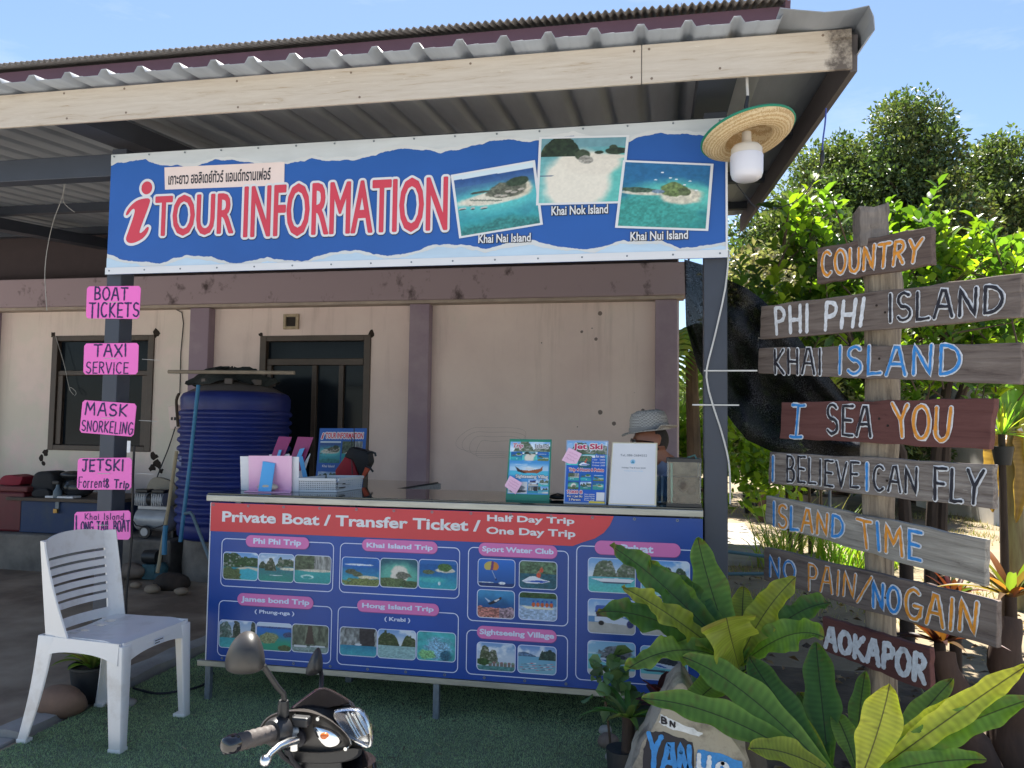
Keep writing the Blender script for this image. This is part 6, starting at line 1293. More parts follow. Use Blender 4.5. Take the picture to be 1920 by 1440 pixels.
# apron: curved skirt, arched between the legs
def apron(p, q, out, arch, n=12):
    m = MB(); rows = []
    for i in range(n + 1):
        t = i / n; P0 = Vector(p) * (1 - t) + Vector(q) * t; a = arch * (1 - abs(2 * t - 1) ** 2.6); b = P0 + Vector((0, 0, -.085 + a)); o = Vector(out)
        rows.append([P0 + Vector((0, 0, .0)), P0 + o * .010, b + o * .016, b + o * .008, b + o * .001])
    m.loft(rows, caps=True, close=True); return m
xf, xr = .222, -.155
cbuild(apron((xf, -hw * .98, .424), (xf, hw * .98, .424), (1, 0, 0), .030), 'apron', 0)
cbuild(apron((xr, -hw * .95, .428), (xf, -hw * 1.02, .424), (0, -1, 0), .034), 'apron', 0)
cbuild(apron((xr, hw * .95, .428), (xf, hw * 1.02, .424), (0, 1, 0), .034), 'apron', 0)
# legs: angle-section, tapering, splayed
def leg(top, bot, sx, sy, wt, wb, bow=0.):
    m = MB(); rows = []; n = 9; th = .007
    for i in range(n + 1):
        t = i / n; c = Vector(top) * (1 - t) + Vector(bot) * t; c.x += bow * math.sin(math.pi * t); w_ = wt * (1 - t) + wb * t; wy = w_ * .80
        rows.append([c, c + Vector((-sx * w_ * .92, 0, 0)), c + Vector((-sx * w_, sy * -th, 0)), c + Vector((-sx * (th + .012), -sy * (th + .002), 0)), c + Vector((-sx * th, -sy * (th + .012), 0)), c + Vector((-sx * th, -sy * wy, 0)), c + Vector((0, -sy * wy * .92, 0)), c + Vector((sx * .004, -sy * .012, 0))])
    m.loft(rows, caps=True); b = Vector(bot); m.box((min(b.x, b.x - sx * wb) - .001, min(b.y, b.y - sy * wb * .8) - .001, .0), (max(b.x, b.x - sx * wb) + .001, max(b.y, b.y - sy * wb * .8) + .001, .016)); return m
for sy in (-1, 1):
    cbuild(leg((.236, sy * .218, .412), (.248, sy * .222, .002), 1, sy, .078, .055), 'leg', .002)
    cbuild(leg((-.172, sy * .208, .430), (-.232, sy * .230, .002), -1, sy, .080, .044, .012), 'leg', .002)
# backrest: bowed slats between two wings, arched top rail
def bpt(s, t, dx=0): # s across -1..1, t height 0..1
    w_ = hw * (.90 + .02 * math.sin(t * 3)); x = -.138 - .038 * t - .012 * t * t - .030 * (1 - s * s); z = .425 + .41 * t
    return Vector((x + dx, s * w_, z))
def slat(t0, t1, top=None, n=16, s0=-.86, s1=.86):
    m = MB(); rows = []
    for i in range(n + 1):
        s = s0 + (s1 - s0) * i / n; tt = t1 if top is None else top(s); a, b = bpt(s, t0), bpt(s, tt); rows.append([a, b, b + Vector((-.007, 0, 0)), a + Vector((-.007, 0, 0))])
    m.loft(rows, caps=True); return m
m = MB()
def merge(m, o): m.add(o.v, o.f)
merge(m, slat(0, .10)); gaps = [(.185, .235), (.262, .312), (.340, .390), (.418, .468), (.496, .546), (.574, .624)]
for a, b in ((.20, .262), (.292, .354), (.384, .446), (.476, .538), (.568, .630), (.660, .722)): merge(m, slat(a, b))
merge(m, slat(.752, 1, lambda s: .885 + .10 * math.sqrt(max(0, 1 - s * s * .98))))
bk = m.build('backrest', MT['wplastic'], chair, smooth=45)
for sy in (-1, 1):
    m = MB(); rows = []
    for i in range(15):
        t = i / 14; a = bpt(sy * .86, t * .94); o = bpt(sy * 1.02, t * .94); fw = (.085 if sy < 0 else .022) * (1 - t) ** 1.5 + .022; o2 = o + Vector((fw, sy * .012, 0))
        rows.append([a, o + Vector((.004, 0, 0)), o2, o2 + Vector((-.003, sy * .007, 0)), o + Vector((-.010, sy * .008, 0)), a + Vector((-.008, 0, 0))])
    m.loft(rows, caps=True); m.build('side_wing', MT['wplastic'], bk, smooth=50)
m = MB(); m.box((.2415, -.035, .372), (.2425, .03, .398)); lb_ = m.build('maker_label', MT['white'], chair)
m = MB()
for k in range(2): m.box((.2427, -.028, .388 - .010 * k), (.2430, .022 - .02 * k, .392 - .010 * k))
m.build('label_print', MT['black'], lb_)

# ================================================================== PERSON seated behind the counter
def skin(name, nodes, edges, mat, parent=None, sub=2):
    me = bpy.data.meshes.new(name); me.from_pydata([n[:3] for n in nodes], edges, []); o = bpy.data.objects.new(name, me); COL.objects.link(o)
    md = o.modifiers.new('s', 'SKIN'); md.use_smooth_shade = True
    for v, n in zip(me.skin_vertices[0].data, nodes): v.radius = (n[3], n[4] if len(n) > 4 else n[3])
    me.skin_vertices[0].data[0].use_root = True
    ms = o.modifiers.new('d', 'SUBSURF'); ms.levels = sub; ms.render_levels = sub
    bpy.context.view_layer.update(); dg = bpy.context.evaluated_depsgraph_get(); nm = bpy.data.meshes.new_from_object(o.evaluated_get(dg))
    bpy.data.objects.remove(o); nm.name = name; nm.materials.clear(); nm.materials.append(mat); nm.polygons.foreach_set('use_smooth', [True] * len(nm.polygons))
    return link(name, nm, parent)
px0, py0 = P(1232, 818, 4.3).x, 4.3
per = thing('person', 'person in a grey woven hat, sunglasses and blue shirt seated behind the counter, looking down', 'person', (px0, py0, -.02), rot=(0, 0, R_(8)), local=True)
bn_, be_ = [], []
def nd(x, y, z, r, r2=None, par=None):
    bn_.append((x, y, z, r, r2 or r)); 
    if par is not None: be_.append((par, len(bn_) - 1))
    return len(bn_) - 1
zo = .03
pel = nd(.02, 0, .56, .125, .15); bel = nd(.01, 0, .70, .115, .14, pel); che = nd(.10, 0, .95, .115, .155, bel); nb = nd(.105, 0, 1.10, .07, .09, che); nk = nd(.03, 0, 1.165, .056, None, nb)
jaw = nd(-.05, 0, 1.20, .068, None, nk); sk = nd(-.045, 0, 1.275, .088, .078, jaw); tp = nd(-.04, 0, 1.345, .070, None, sk)
chin = nd(-.115, 0, 1.185, .026, None, jaw); ns = nd(-.145, 0, 1.245, .015, None, sk)
for s in (-1, 1):
    nd(-.035, s * .092, 1.25, .016, .012, sk)
    sh = nd(.10, s * .155, 1.05, .062, None, che); el = nd(-.10, s * .215, .76, .044, None, sh); wr = nd(-.30, s * .13, .68, .030, None, el); pa = nd(-.37, s * .10, .665, .036, .02, wr)
    for k in range(4):
        k1 = nd(-.415, s * (.10 + .026 * (k - 1.5)), .668, .010, None, pa); k2 = nd(-.445 - .006 * (k in (1, 2)), s * (.095 + .024 * (k - 1.5)), .655, .009, None, k1); nd(-.462 - .006 * (k in (1, 2)), s * (.092 + .022 * (k - 1.5)), .635, .008, None, k2)
    t1 = nd(-.36, s * .055, .67, .011, None, pa); nd(-.395, s * .035, .66, .009, None, t1)
    hp_ = nd(-.03, s * .09, .54, .092, None, pel); kn = nd(-.44, s * .115, .53, .066, None, hp_); an = nd(-.41, s * .115, .10, .04, None, kn); nd(-.54, s * .125, .055, .036, .03, an)
body = skin('body', bn_, be_, MT['skin'], per)
def garment(name, keep, off, mat):
    """clothing that follows the body: the body's own faces in a region, pushed out along their normals"""
    bm = bmesh.new(); bm.from_mesh(body.data); bm.normal_update()
    bmesh.ops.delete(bm, geom=[f for f in bm.faces if not keep(f.calc_center_median())], context='FACES')
    nrm_ = {v: v.normal.copy() for v in bm.verts}
    for v in bm.verts: v.co += nrm_[v] * off
    me = bpy.data.meshes.new(name); bm.to_mesh(me); bm.free(); me.materials.append(mat); me.polygons.foreach_set('use_smooth', [True] * len(me.polygons)); return link(name, me, per)
garment('shirt', lambda c: .60 < c.z < 1.155 - .25 * max(0, .03 - c.x) and not (c.z < .80 and abs(c.y) > .165) and c.x > -.13, .014, mk('blue_shirt', lin(112, 124, 150), .8, var=.12, vs=20, bump=.1))
garment('trousers', lambda c: .16 < c.z < .63 and not (c.z > .60 and c.x < -.2), .012, mk('dark_trousers', lin(44, 48, 60), .85))
def hat_mat():
    m, n, l, b = newmat('woven_hat'); tc = n.new('ShaderNodeTexCoord'); ck = n.new('ShaderNodeTexChecker'); mp = n.new('ShaderNodeMapping'); mp.inputs['Rotation'].default_value = (0, 0, 0); mp.inputs['Scale'].default_value = (95, 95, 130)
    l.new(tc.outputs['Object'], mp.inputs[0]); l.new(mp.outputs[0], ck.inputs[0]); ck.inputs['Scale'].default_value = 1; ck.inputs[1].default_value = (*lin(190, 187, 182), 1); ck.inputs[2].default_value = (*lin(146, 144, 141), 1); l.new(ck.outputs[0], b.inputs['Base Color']); b.inputs['Roughness'].default_value = .85; return m
m = MB(); hr = Euler((0, R_(-6), 0)).to_matrix(); rg = []
for r_, z in ((.138, -.012), (.141, -.006), (.116, -.004), (.100, .004), (.098, .03), (.094, .075), (.082, .105), (.055, .118), (.02, .110)):
    rg.append([hr @ Vector((r_ * 1.08 * math.cos(t) , r_ * .92 * math.sin(t), z + (.018 * abs(math.sin(t)) + (.022 if math.cos(t) > .3 else 0) if r_ > .11 else 0) - (.012 * (abs(math.sin(t)) < .35) if r_ < .06 else 0))) + Vector((-.04, 0, 1.315)) for t in (6.2832 * k / 40 for k in range(40))])
m.loft(rg); ht = m.build('hat', hat_mat(), per, smooth=60)
m = MB(); m.lathe([(.103, .002), (.104, .004), (.102, .028), (.100, .028)], Vector((-.04, 0, 1.317)), 36, hr, caps=False, sx=1.08, sy=.92); m.build('hat_band', mk('grey_band', lin(150, 148, 146), .8), ht, smooth=True)
m = MB()
for s in (-1, 1): m.sphere((-.135, s * .034, 1.262), .024, 12, 8, (.25, 1, .75)); m.tube([(-.135, s * .055, 1.265), (-.09, s * .088, 1.266), (-.03, s * .093, 1.26)], .0035, 6)
m.tube([(-.142, -.012, 1.266), (-.142, .012, 1.266)], .003, 6); m.build('sunglasses', MT['blackgl'], per, smooth=True)
m = MB(); m.sphere((-.030, 0, 1.272), .094, 26, 18, (1.0, .90, 1.0)); keep = [f for f in m.f if sum(m.v[i][0] for i in f) / len(f) > -.015 and 1.205 < sum(m.v[i][2] for i in f) / len(f) < 1.33]; m.f = keep; m.m = [0] * len(keep); m.build('hair', mk('short_dark_hair', (.03, .026, .024), .8, var=.4, vs=80), per, smooth=True)
m = MB()
for s in (-1, 1): m.sphere((-.126, s * .032, 1.262), .012, 10, 7)
m.build('eye', mk('eye_white', (.7, .68, .66), .2), per, smooth=True)
m = MB(); m.box((-.131, -.022, 1.198), (-.126, .022, 1.204)); m.build('mouth', mk('lips', lin(130, 78, 70), .5), per, bevel=.002)
for s in (-1, 1):
    m = MB(); m.tube([(-.38, s * .117, .012), (-.42, s * .118, .03), (-.52, s * .125, .03), (-.60, s * .127, .02)], [.03, .045, .045, .025], 12); m.build('shoe', MT['blackpl'], per, smooth=True)
sl = thing('stool', 'low plastic stool under the person behind the counter', 'stool', (px0 + .02, py0, -.02))
m = MB(); m.lathe([(.01, .405), (.15, .405), (.165, .395), (.165, .375), (.01, .37)], (px0 + .03, py0, -.02), 24); m.build('seat', mk('blue_stool_plastic', lin(60, 90, 140), .4), sl, smooth=True)
for k in range(4):
    t = k * math.pi / 2 + .785; m = MB(); m.tube([(px0 + .03 + .12 * math.cos(t), py0 + .12 * math.sin(t), .355), (px0 + .03 + .17 * math.cos(t), py0 + .17 * math.sin(t), -.02)], [.02, .016], 8); m.build('leg', MT['tankblue'], sl)
# ================================================================== PLANK SIGNPOST
PD = Vector((-.599, .801, 0)); PN = Vector((-.801, -.599, 0)); PC = Vector((.828, 3.21, 0))
def PL(px_, py_, off=.085):
    d = Vector(ray(px_, py_)); c = Vector(CAM); p0 = PC + PN * off; return c + d * ((p0 - c).dot(PN) / d.dot(PN))
sp = thing('plank_signpost', 'weathered trunk carrying eight tilted planks with hand-painted words', 'signpost', PC)
MT['postwood'] = wood_mat('weathered_post', lin(124, 112, 98), lin(172, 158, 138), lin(62, 54, 48), 2.2, 2, .8, .06)
MT['postgrey'] = wood_mat('grey_post_end', lin(112, 104, 98), lin(146, 136, 128), lin(66, 58, 54), 1.4, 2, 1.0, .06)
m = MB(); rows = []; nn = 22
for i in range(60):
    y = 1500 - i * 17.6; z = P(1650, y, 3.21).z
    cx = np.interp(y, [385, 480, 530, 730, 840, 950, 1060, 1300, 1500], [1640, 1648, 1656, 1658, 1651, 1648, 1648, 1650, 1650]); c = P(cx, y, 3.21); hwid = np.interp(y, [440, 470, 700, 840, 900, 1060, 1300], [.056, .067, .061, .070, .060, .048, .056])
    rows.append([Vector((c.x + hwid * (1 + .16 * math.sin(3 * t + i * .13) * .6 + .22 * (fbm(np.array([t * 1.3 + 10]), np.array([z * 3.0 + 9]), 4)[0] - .5)) * math.cos(t), 3.21 + hwid * (1 + .25 * (fbm(np.array([t * 1.3 + 10]), np.array([z * 3.0 + 9]), 4)[0] - .5)) * math.sin(t), z)) for t in (6.2832 * k / nn for k in range(nn))])
    if y < 455: break
m.loft(rows); m.build('trunk', MT['postwood'], sp, smooth=50)
a, b = P(1612, 398, 3.14), P(1668, 450, 3.14); m = MB(); rows = []
for k, z in enumerate(np.linspace(b.z - .02, a.z + .02, 8)):
    j = lambda: random.uniform(-.003, .003); x0_, x1_ = a.x + j(), b.x + j()
    rows.append([(x0_, 3.14 + j(), z + (.008 if k == 7 else 0)), ((x0_ + x1_) / 2, 3.137 + j(), z + (-.006 if k == 7 else 0)), (x1_, 3.14 + j(), z + (.016 if k == 7 else 0)), (x1_ + .004, 3.21, z + (.010 if k == 7 else 0)), (x1_, 3.26 + j(), z + (.004 if k == 7 else 0)), (x0_, 3.26 + j(), z)])
m.loft(rows); m.build('trunk_top', MT['postgrey'], sp, bevel=.004)
W_BR = wood_mat('plank_brown', lin(104, 92, 86), lin(134, 122, 114), lin(62, 52, 48), 1.0, 0, 1.0, .05)
W_DK = wood_mat('plank_dark', lin(92, 78, 72), lin(118, 102, 94), lin(56, 44, 42), 1.0, 0, 1.1, .04)
W_GR = wood_mat('plank_grey', lin(134, 128, 120), lin(176, 170, 160), lin(78, 70, 64), 1.0, 0, 1.0, .10)
W_RD = wood_mat('plank_red', lin(96, 62, 58), lin(110, 74, 70), lin(68, 42, 40), .6, 0, .9, .01)
W_BL = wood_mat('plank_flecked', lin(112, 102, 96), lin(160, 152, 144), lin(64, 56, 52), 1.2, 0, 1.3, .20)  # more pale flakes over the grain than the other planks
wh, bl_, og, bk_ = MT['ptext'], MT['pblue'], MT['porange'], MT['pblack']
PLK = [
 ('dark plank painted COUNTRY in orange', ((1532,466),(1746,424),(1748,496),(1531,533)), W_DK, [('COUNTRY', ((1541,475),(1731,447),(1724,489),(1543,519)), og, 1)]),
 ('grey-brown plank painted PHI PHI ISLAND in white and black', ((1427,574),(1915,512),(1915,595),(1424,636)), W_BR, [('PHI PHI', ((1452,578),(1624,559),(1617,610),(1455,626)), wh, 0), ('ISLAND', ((1667,551),(1884,537),(1882,586),(1667,602)), bk_, 1)]),
 ('grey-brown plank painted KHAI ISLAND in black and blue', ((1423,653),(1917,642),(1913,721),(1421,700)), W_BR, [('KHAI', ((1452,655),(1541,655),(1541,703),(1453,699)), bk_, 1), ('ISLAND', ((1573,652),(1804,648),(1802,702),(1572,702)), bl_, 1)]),
 ('red-brown plank painted I SEA YOU in blue, black and orange', ((1465,754),(1865,747),(1854,843),(1462,822)), W_RD, [('Ị', ((1487,759),(1510,759),(1504,818),(1483,818)), bl_, 1), ('SEA', ((1551,760),(1637,764),(1634,818),(1551,814)), bk_, 1), ('YOU', ((1674,759),(1787,763),(1780,825),(1680,820)), og, 1)]),
 ('grey plank painted I BELIEVE I CAN FLY in blue and black', ((1443,847),(1862,871),(1863,955),(1440,906)), W_BL, [('I', ((1446,855),(1455,855),(1454,900),(1446,900)), bl_, 1), ('BELIEVE', ((1476,855),(1612,869),(1611,915),(1476,903)), bk_, 1), ('I', ((1622,869),(1631,870),(1630,918),(1623,917)), bl_, 1), ('CAN', ((1639,871),(1722,878),(1721,925),(1639,918)), bk_, 1), ('FLY', ((1752,876),(1846,881),(1840,944),(1752,934)), bk_, 1)]),
 ('pale grey plank painted ISLAND TIME in blue and orange', ((1436,929),(1848,1012),(1846,1100),(1435,981)), W_GR, [('ISLAND', ((1450,942),(1584,970),(1582,1008),(1450,985)), [bl_, og, bl_, og, og, bl_], 1), ('TIME', ((1608,973),(1729,999),(1727,1051),(1614,1024)), [og, bl_, og, bl_], 1)]),
 ('long dark plank painted NO PAIN/NO GAIN in blue and orange', ((1433,1026),(1870,1128),(1869,1216),(1432,1087)), W_BR, [('NO', ((1443,1042),(1492,1055),(1492,1088),(1443,1080)), bl_, 1), ('PAIN', ((1516,1056),(1607,1079),(1603,1121),(1516,1104)), og, 1), ('/', ((1609,1080),(1635,1086),(1634,1130),(1608,1124)), og, 1), ('NO', ((1637,1091),(1689,1104),(1687,1150),(1637,1136)), bl_, 1), ('GAIN', ((1698,1103),(1836,1133),(1831,1190),(1698,1158)), og, 1)]),
 ('short red-brown plank lettered AOKAPOR in white', ((1542,1155),(1744,1215),(1744,1299),(1543,1218)), W_RD, [('AOKAPOR', ((1549,1176),(1737,1230),(1734,1279),(1548,1211)), wh, 0)]),
]
for k, (lab, q, mt, words) in enumerate(PLK):
    qq = [PL(*p, .085 + .004 * (k % 2)) for p in q]; r = random.Random(k)
    pts = []
    for i in range(4):
        a, b = qq[i], qq[(i+1) % 4]; n_ = 14 if i % 2 == 0 else 5
        for j in range(n_): t = j / n_; p = a * (1 - t) + b * t; pts.append(p + Vector((0, 0, r.uniform(-.0035, .0035) if j else 0)) + PD * (r.uniform(-.003, .003) if i % 2 else 0))
    ctr = sum(qq, Vector()) / 4; ex = (qq[1] - qq[0]).normalized(); ez = ex.cross(PN).normalized()
    if ez.z < 0: ez = -ez
    M3 = Matrix((ex, PN, ex.cross(PN))).transposed(); M4 = Matrix.Translation(ctr) @ M3.to_4x4(); Mi = M4.inverted()
    m = MB(); m.prism([Mi @ p for p in pts], Mi.to_3x3() @ (PN * -.026)); o = m.build('plank', mt, sp, bevel=.003); o.matrix_basis = M4; WINV[o.name] = Mi; o['label'] = lab
    for dz in (-.026, .026):
        pp0 = PL(np.interp(sum(p[1] for p in q) / 4, [385, 700, 1300], [1642, 1658, 1650]) + 8 * dz / .026, sum(p[1] for p in q) / 4 + 250 * dz, .085 + .004 * (k % 2)); mn = MB(); mn.tube([pp0 - PN * .004, pp0 + PN * .0025], .0045, 8); mn.build('nail', MT['rust'], o)
    for i, (wd, wq, mat, und) in enumerate(words):
        wq3 = [PL(*p, .085 + .004 * (k % 2) + .0012) for p in wq]; th = .0108
        if wd == 'AOKAPOR': th = .0135
        if wd in ('BELIEVE', 'CAN'): th = .0090
        if wd in ('PAIN', 'NO', '/') and k == 6 and i < 3: th = .008
        paint(wd, wq3, PN, th if und else th * 1.55, mat, o, wh if und else None, 1.8, .0012, .014, k * 7 + i)

# ================================================================== PLANTS
def cards(C, D, Nn, L, W, fold=.25):
    """one leaf per row: base C, direction D, normal Nn, length L, width W -> folded 4-vertex leaf"""
    D = D / np.linalg.norm(D, axis=1, keepdims=True); S = np.cross(D, Nn); S /= np.linalg.norm(S, axis=1, keepdims=True) + 1e-9; U = np.cross(S, D)
    L = L[:, None]; W = W[:, None]
    mid = C + D * L * .45
    V = np.stack([C, mid - S * W * .5 + U * W * fold, C + D * L - U * L * .10, mid + S * W * .5 + U * W * fold], 1).reshape(-1, 3)
    k = np.arange(len(C))[:, None] * 4
    return V, np.concatenate([np.concatenate([k, k + 1, k + 2], 1), np.concatenate([k, k + 2, k + 3], 1)])
def cards6(C, D, Nn, L, W, fold=.22):
    """broader leaf with a midrib: six outline vertices"""
    D = D / np.linalg.norm(D, axis=1, keepdims=True); S = np.cross(D, Nn); S /= np.linalg.norm(S, axis=1, keepdims=True) + 1e-9; U = np.cross(S, D); L = L[:, None]; W = W[:, None]
    a = C; b = C + D * L * .35 ; c = C + D * L * .72 - U * L * .05; d = C + D * L - U * L * .14
    V = np.stack([a, b - S * W * .5 + U * W * fold, c - S * W * .42 + U * W * fold, d, c + S * W * .42 + U * W * fold, b + S * W * .5 + U * W * fold, b, c], 1).reshape(-1, 3); k = np.arange(len(C))[:, None] * 8
    f = lambda *i: np.concatenate([k + j for j in i], 1)
    return V, np.concatenate([f(0,6,1), f(1,6,7), f(1,7,2), f(2,7,3), f(0,5,6), f(5,4,7), f(5,7,6), f(4,3,7)])
def rvec(n): v = rng.normal(size=(n, 3)); return v / np.linalg.norm(v, axis=1, keepdims=True)
def foliage(name, clumps, per_m, L, W, cols, mat, parent, up=.2, six=False, spread=1.0):
    """clumps: list of (centre, radius); leaves scattered over and inside each clump"""
    Cs, Ds, Ns, Ls, Ws, K = [], [], [], [], [], []
    for c, r in clumps:
        n = max(6, int(per_m * r * r)); d = rvec(n); rad = r * rng.uniform(.25, 1.0, n) ** .55
        p = np.array(c) + d * rad[:, None] * np.array([1, 1, .85]); dd = d * spread + rvec(n) * .8; dd[:, 2] += up
        Cs.append(p); Ds.append(dd); Ns.append(rvec(n) + np.array([0, 0, .9])); s = rng.uniform(.5, 1.5, n); Ls.append(L * s); Ws.append(W * s)
        base = np.array(cols[rng.integers(len(cols))]); K.append(base[None] * rng.uniform(.65, 1.35, n)[:, None] * rng.uniform(.8, 1.2))
    V, Fq = (cards6 if six else cards)(np.concatenate(Cs), np.concatenate(Ds), np.concatenate(Ns), np.concatenate(Ls), np.concatenate(Ws))
    return raw(name, V, Fq, mat, parent, np.repeat(np.concatenate(K), 8 if six else 4, 0))
def limb(m, pts, r0, r1, n=8): m.tube(pts, list(np.linspace(r0, r1, len(pts))), n)
def conetree(name, lab, pxs, Y, half, seed, cols, dens=1.0, group=None, low=1.2):
    """tall tree whose crown follows (top px, half widths in metres at relative depth)"""
    top = P(*pxs, Y); r = random.Random(seed); t = thing(name, lab, 'tree', (top.x, Y, -.05), group)
    H = top.z; m = MB(); limb(m, [(top.x, Y, -.05), (top.x + .1, Y, H * .35), (top.x - .05, Y, H * .7), (top.x, Y, H * .97)], .22, .02, 10)
    cl = []
    zs = np.linspace(low, H - .10, 46)
    for z in zs:
        rel = (H - z) / H; w_ = np.interp(rel, [0, .06, .2, .4, .7, 1], half); nb = max(4, int(9 * w_ + 4)); a0 = r.uniform(0, 6.28)
        for k in range(nb):
            a = a0 + 6.2832 * k / nb + r.uniform(-.3, .3); rr = w_ * r.uniform(.45, 1.08) * (1 + .14 * math.sin(3 * a + z * 2.2)); c = (top.x + rr * math.cos(a), Y + rr * math.sin(a), z + r.uniform(-.2, .2)); cl.append((c, r.uniform(.16, .42) * min(1.1, .5 + w_)))
            if r.random() < .25: m.tube([(top.x, Y, max(.2, z - .35 * rr - .1)), (top.x + rr * .5 * math.cos(a), Y + rr * .5 * math.sin(a), z - .12 * rr), c], [.045, .03, .012], 5)
    m.build('trunk', MT['barkdark'], t, smooth=True)
    foliage('crown', cl, 900 * dens, .095, .05, cols, MT['leafdull'], t, .1)
    return t
TG = [lin(84, 100, 58), lin(98, 112, 64), lin(72, 90, 54), lin(112, 120, 74)]
conetree('tall_tree', 'tallest conical dark green tree rising behind the COUNTRY plank', (1700, 186), 17, [.05, .62, 1.05, 1.75, 2.2, 2.0], 1, TG, 1.0, 'tall trees behind the garden')
conetree('tall_tree', 'conical green tree at the right edge, separate from the tallest one', (1872, 258), 18, [.05, .6, 1.05, 1.7, 2.1, 2.0], 2, TG, 1.0, 'tall trees behind the garden')
conetree('tall_tree', 'lower rounded green tree left of the tallest tree', (1566, 270), 18, [.05, .75, 1.4, 2.1, 2.4, 2.2], 3, TG, 1.1, 'tall trees behind the garden')
conetree('tall_tree', 'broad low green tree nearest the canopy edge', (1496, 392), 14.5, [.1, .75, 1.2, 1.6, 1.8, 1.6], 4, TG, 1.25, 'tall trees behind the garden', .8)
conetree('tall_tree', 'green tree filling the gap between the tallest and the right-edge tree', (1795, 330), 19, [.1, .6, 1.3, 1.9, 2.2, 2.0], 7, [lin(120, 122, 78), *TG[:2]], .8, 'tall trees behind the garden')
# pale flowering tree
t = thing('pale_tree', 'pale beige-green flowering tree beyond the shade net', 'tree', P(1430, 700, 12)); c0 = P(1430, 700, 12)
m = MB(); limb(m, [(c0.x, 12, -.05), (c0.x + .05, 12, 1.2), (c0.x, 12, 2.4)], .09, .04); m.build('trunk', MT['bark'], t, smooth=True)
cl = [((P(x, y, 12).x, 12 + random.uniform(-.5, .5), P(x, y, 12).z), random.uniform(.18, .34)) for x, y in [(random.gauss(1440, 42), random.uniform(478, 640)) for _ in range(46)]]
foliage('crown', cl, 420, .10, .05, [lin(140, 136, 104), lin(122, 124, 90), lin(158, 148, 120)], MT['leafdull'], t, .1)
# far wood behind everything
cl = []
for k in range(420):
    x = random.uniform(-14, 46); y = random.uniform(26, 38); cl.append(((x, y, random.uniform(.2, 1.0 + 2.2 * fbm(np.array([x * .16 + 9]), np.array([y * .1]), 3)[0])), random.uniform(.7, 1.5)))
tag(foliage('far_wood', cl, 70, .30, .2, [lin(84, 104, 60), lin(100, 116, 66)], MT['leafdull'], None), 'green mass of far-off trees beyond the garden', 'wood', kind='stuff')

# citrus trees behind the planks: leafy shoots
def shoots(name, spots, Y, lab, trunks, seed, cols, dens=1.0, leaf=.095):
    r = np.random.default_rng(seed); c0 = P(*trunks[0][0], Y); t = thing(name, lab, 'tree', (c0.x, Y, 0), 'citrus trees behind the planks')
    C, D, Nn, L, W, K = [], [], [], [], [], []; m = MB()
    for (x, y, rp) in spots:
        rad = rp * Y / 1459 * 1.0; cc = np.array(P(x, y, Y)); ns = max(3, int(34 * dens * (rad / .25) ** 2))
        for _ in range(ns):
            o = cc + r.normal(size=3) * np.array([.55, .75, .55]) * rad; d = r.normal(size=3) * .6 + np.array([0, -.1, .9]); d /= np.linalg.norm(d); ln = r.uniform(.12, .30)
            if r.random() < .35: m.tube([Vector(o - d * .15), Vector(o + d * ln * .5), Vector(o + d * ln)], [.006, .005, .002], 4)
            nl = r.integers(6, 12); base = np.array(cols[r.integers(len(cols))]) * r.uniform(.75, 1.25)
            for j in range(nl):
                a = j * 2.4 + r.uniform(-.4, .4); u = np.array([math.cos(a), math.sin(a), .45 + .3 * r.random()]); s = leaf * r.uniform(.65, 1.2)
                C.append(o + d * ln * (j / nl)); D.append(u + d * .5); Nn.append(np.array([0, 0, 1]) + r.normal(size=3) * .35); L.append(s); W.append(s * r.uniform(.46, .6)); K.append(base * r.uniform(.8, 1.25))
    V, Fq = cards6(*[np.array(q) for q in (C, D, Nn, L, W)]); raw('crown', V, Fq, MT['leaf'], t, np.repeat(np.array(K), 8, 0))
    m.build('twigs', MT['bark'], t)
    for path in trunks:
        mm = MB(); pp_ = [P(*q_, Y) for q_ in path]; pp_ = [Vector((pp_[0].x, Y, -.02))] + pp_; limb(mm, pp_, .045, .028, 9); mm.build('trunk', MT['barkdark'], t, smooth=True)
    return t
CG = [lin(108, 134, 44), lin(88, 116, 46), lin(136, 156, 52), lin(76, 104, 42), lin(66, 94, 44)]
shoots('citrus_tree', [(1500,462,46),(1538,420,24),(1478,405,14),(1610,490,34),(1560,560,62),(1450,600,46),(1470,720,54),(1600,720,60),(1560,650,60),(1530,500,50),(1610,560,50),(1520,600,50),(1415,650,36),(1660,640,50),(1440,560,30)], 5.3, 'bright leafy citrus tree behind the left ends of the planks', [((1700, 1100), (1698, 980), (1690, 850), (1620, 700), (1560, 560))], 3, CG)
shoots('citrus_tree', [(1712,448,40),(1765,480,42),(1690,420,14),(1890,540,40),(1905,500,20),(1680,550,60),(1800,560,66),(1880,630,60),(1720,740,60),(1830,700,50),(1740,640,74),(1900,740,40),(1765,520,50),(1840,480,24)], 5.7, 'bright leafy citrus tree behind the right ends of the planks', [((1745, 1080), (1748, 960), (1756, 850), (1780, 700), (1760, 560)), ((1770, 1100), (1765, 980), (1775, 820), (1830, 660))], 8, CG)
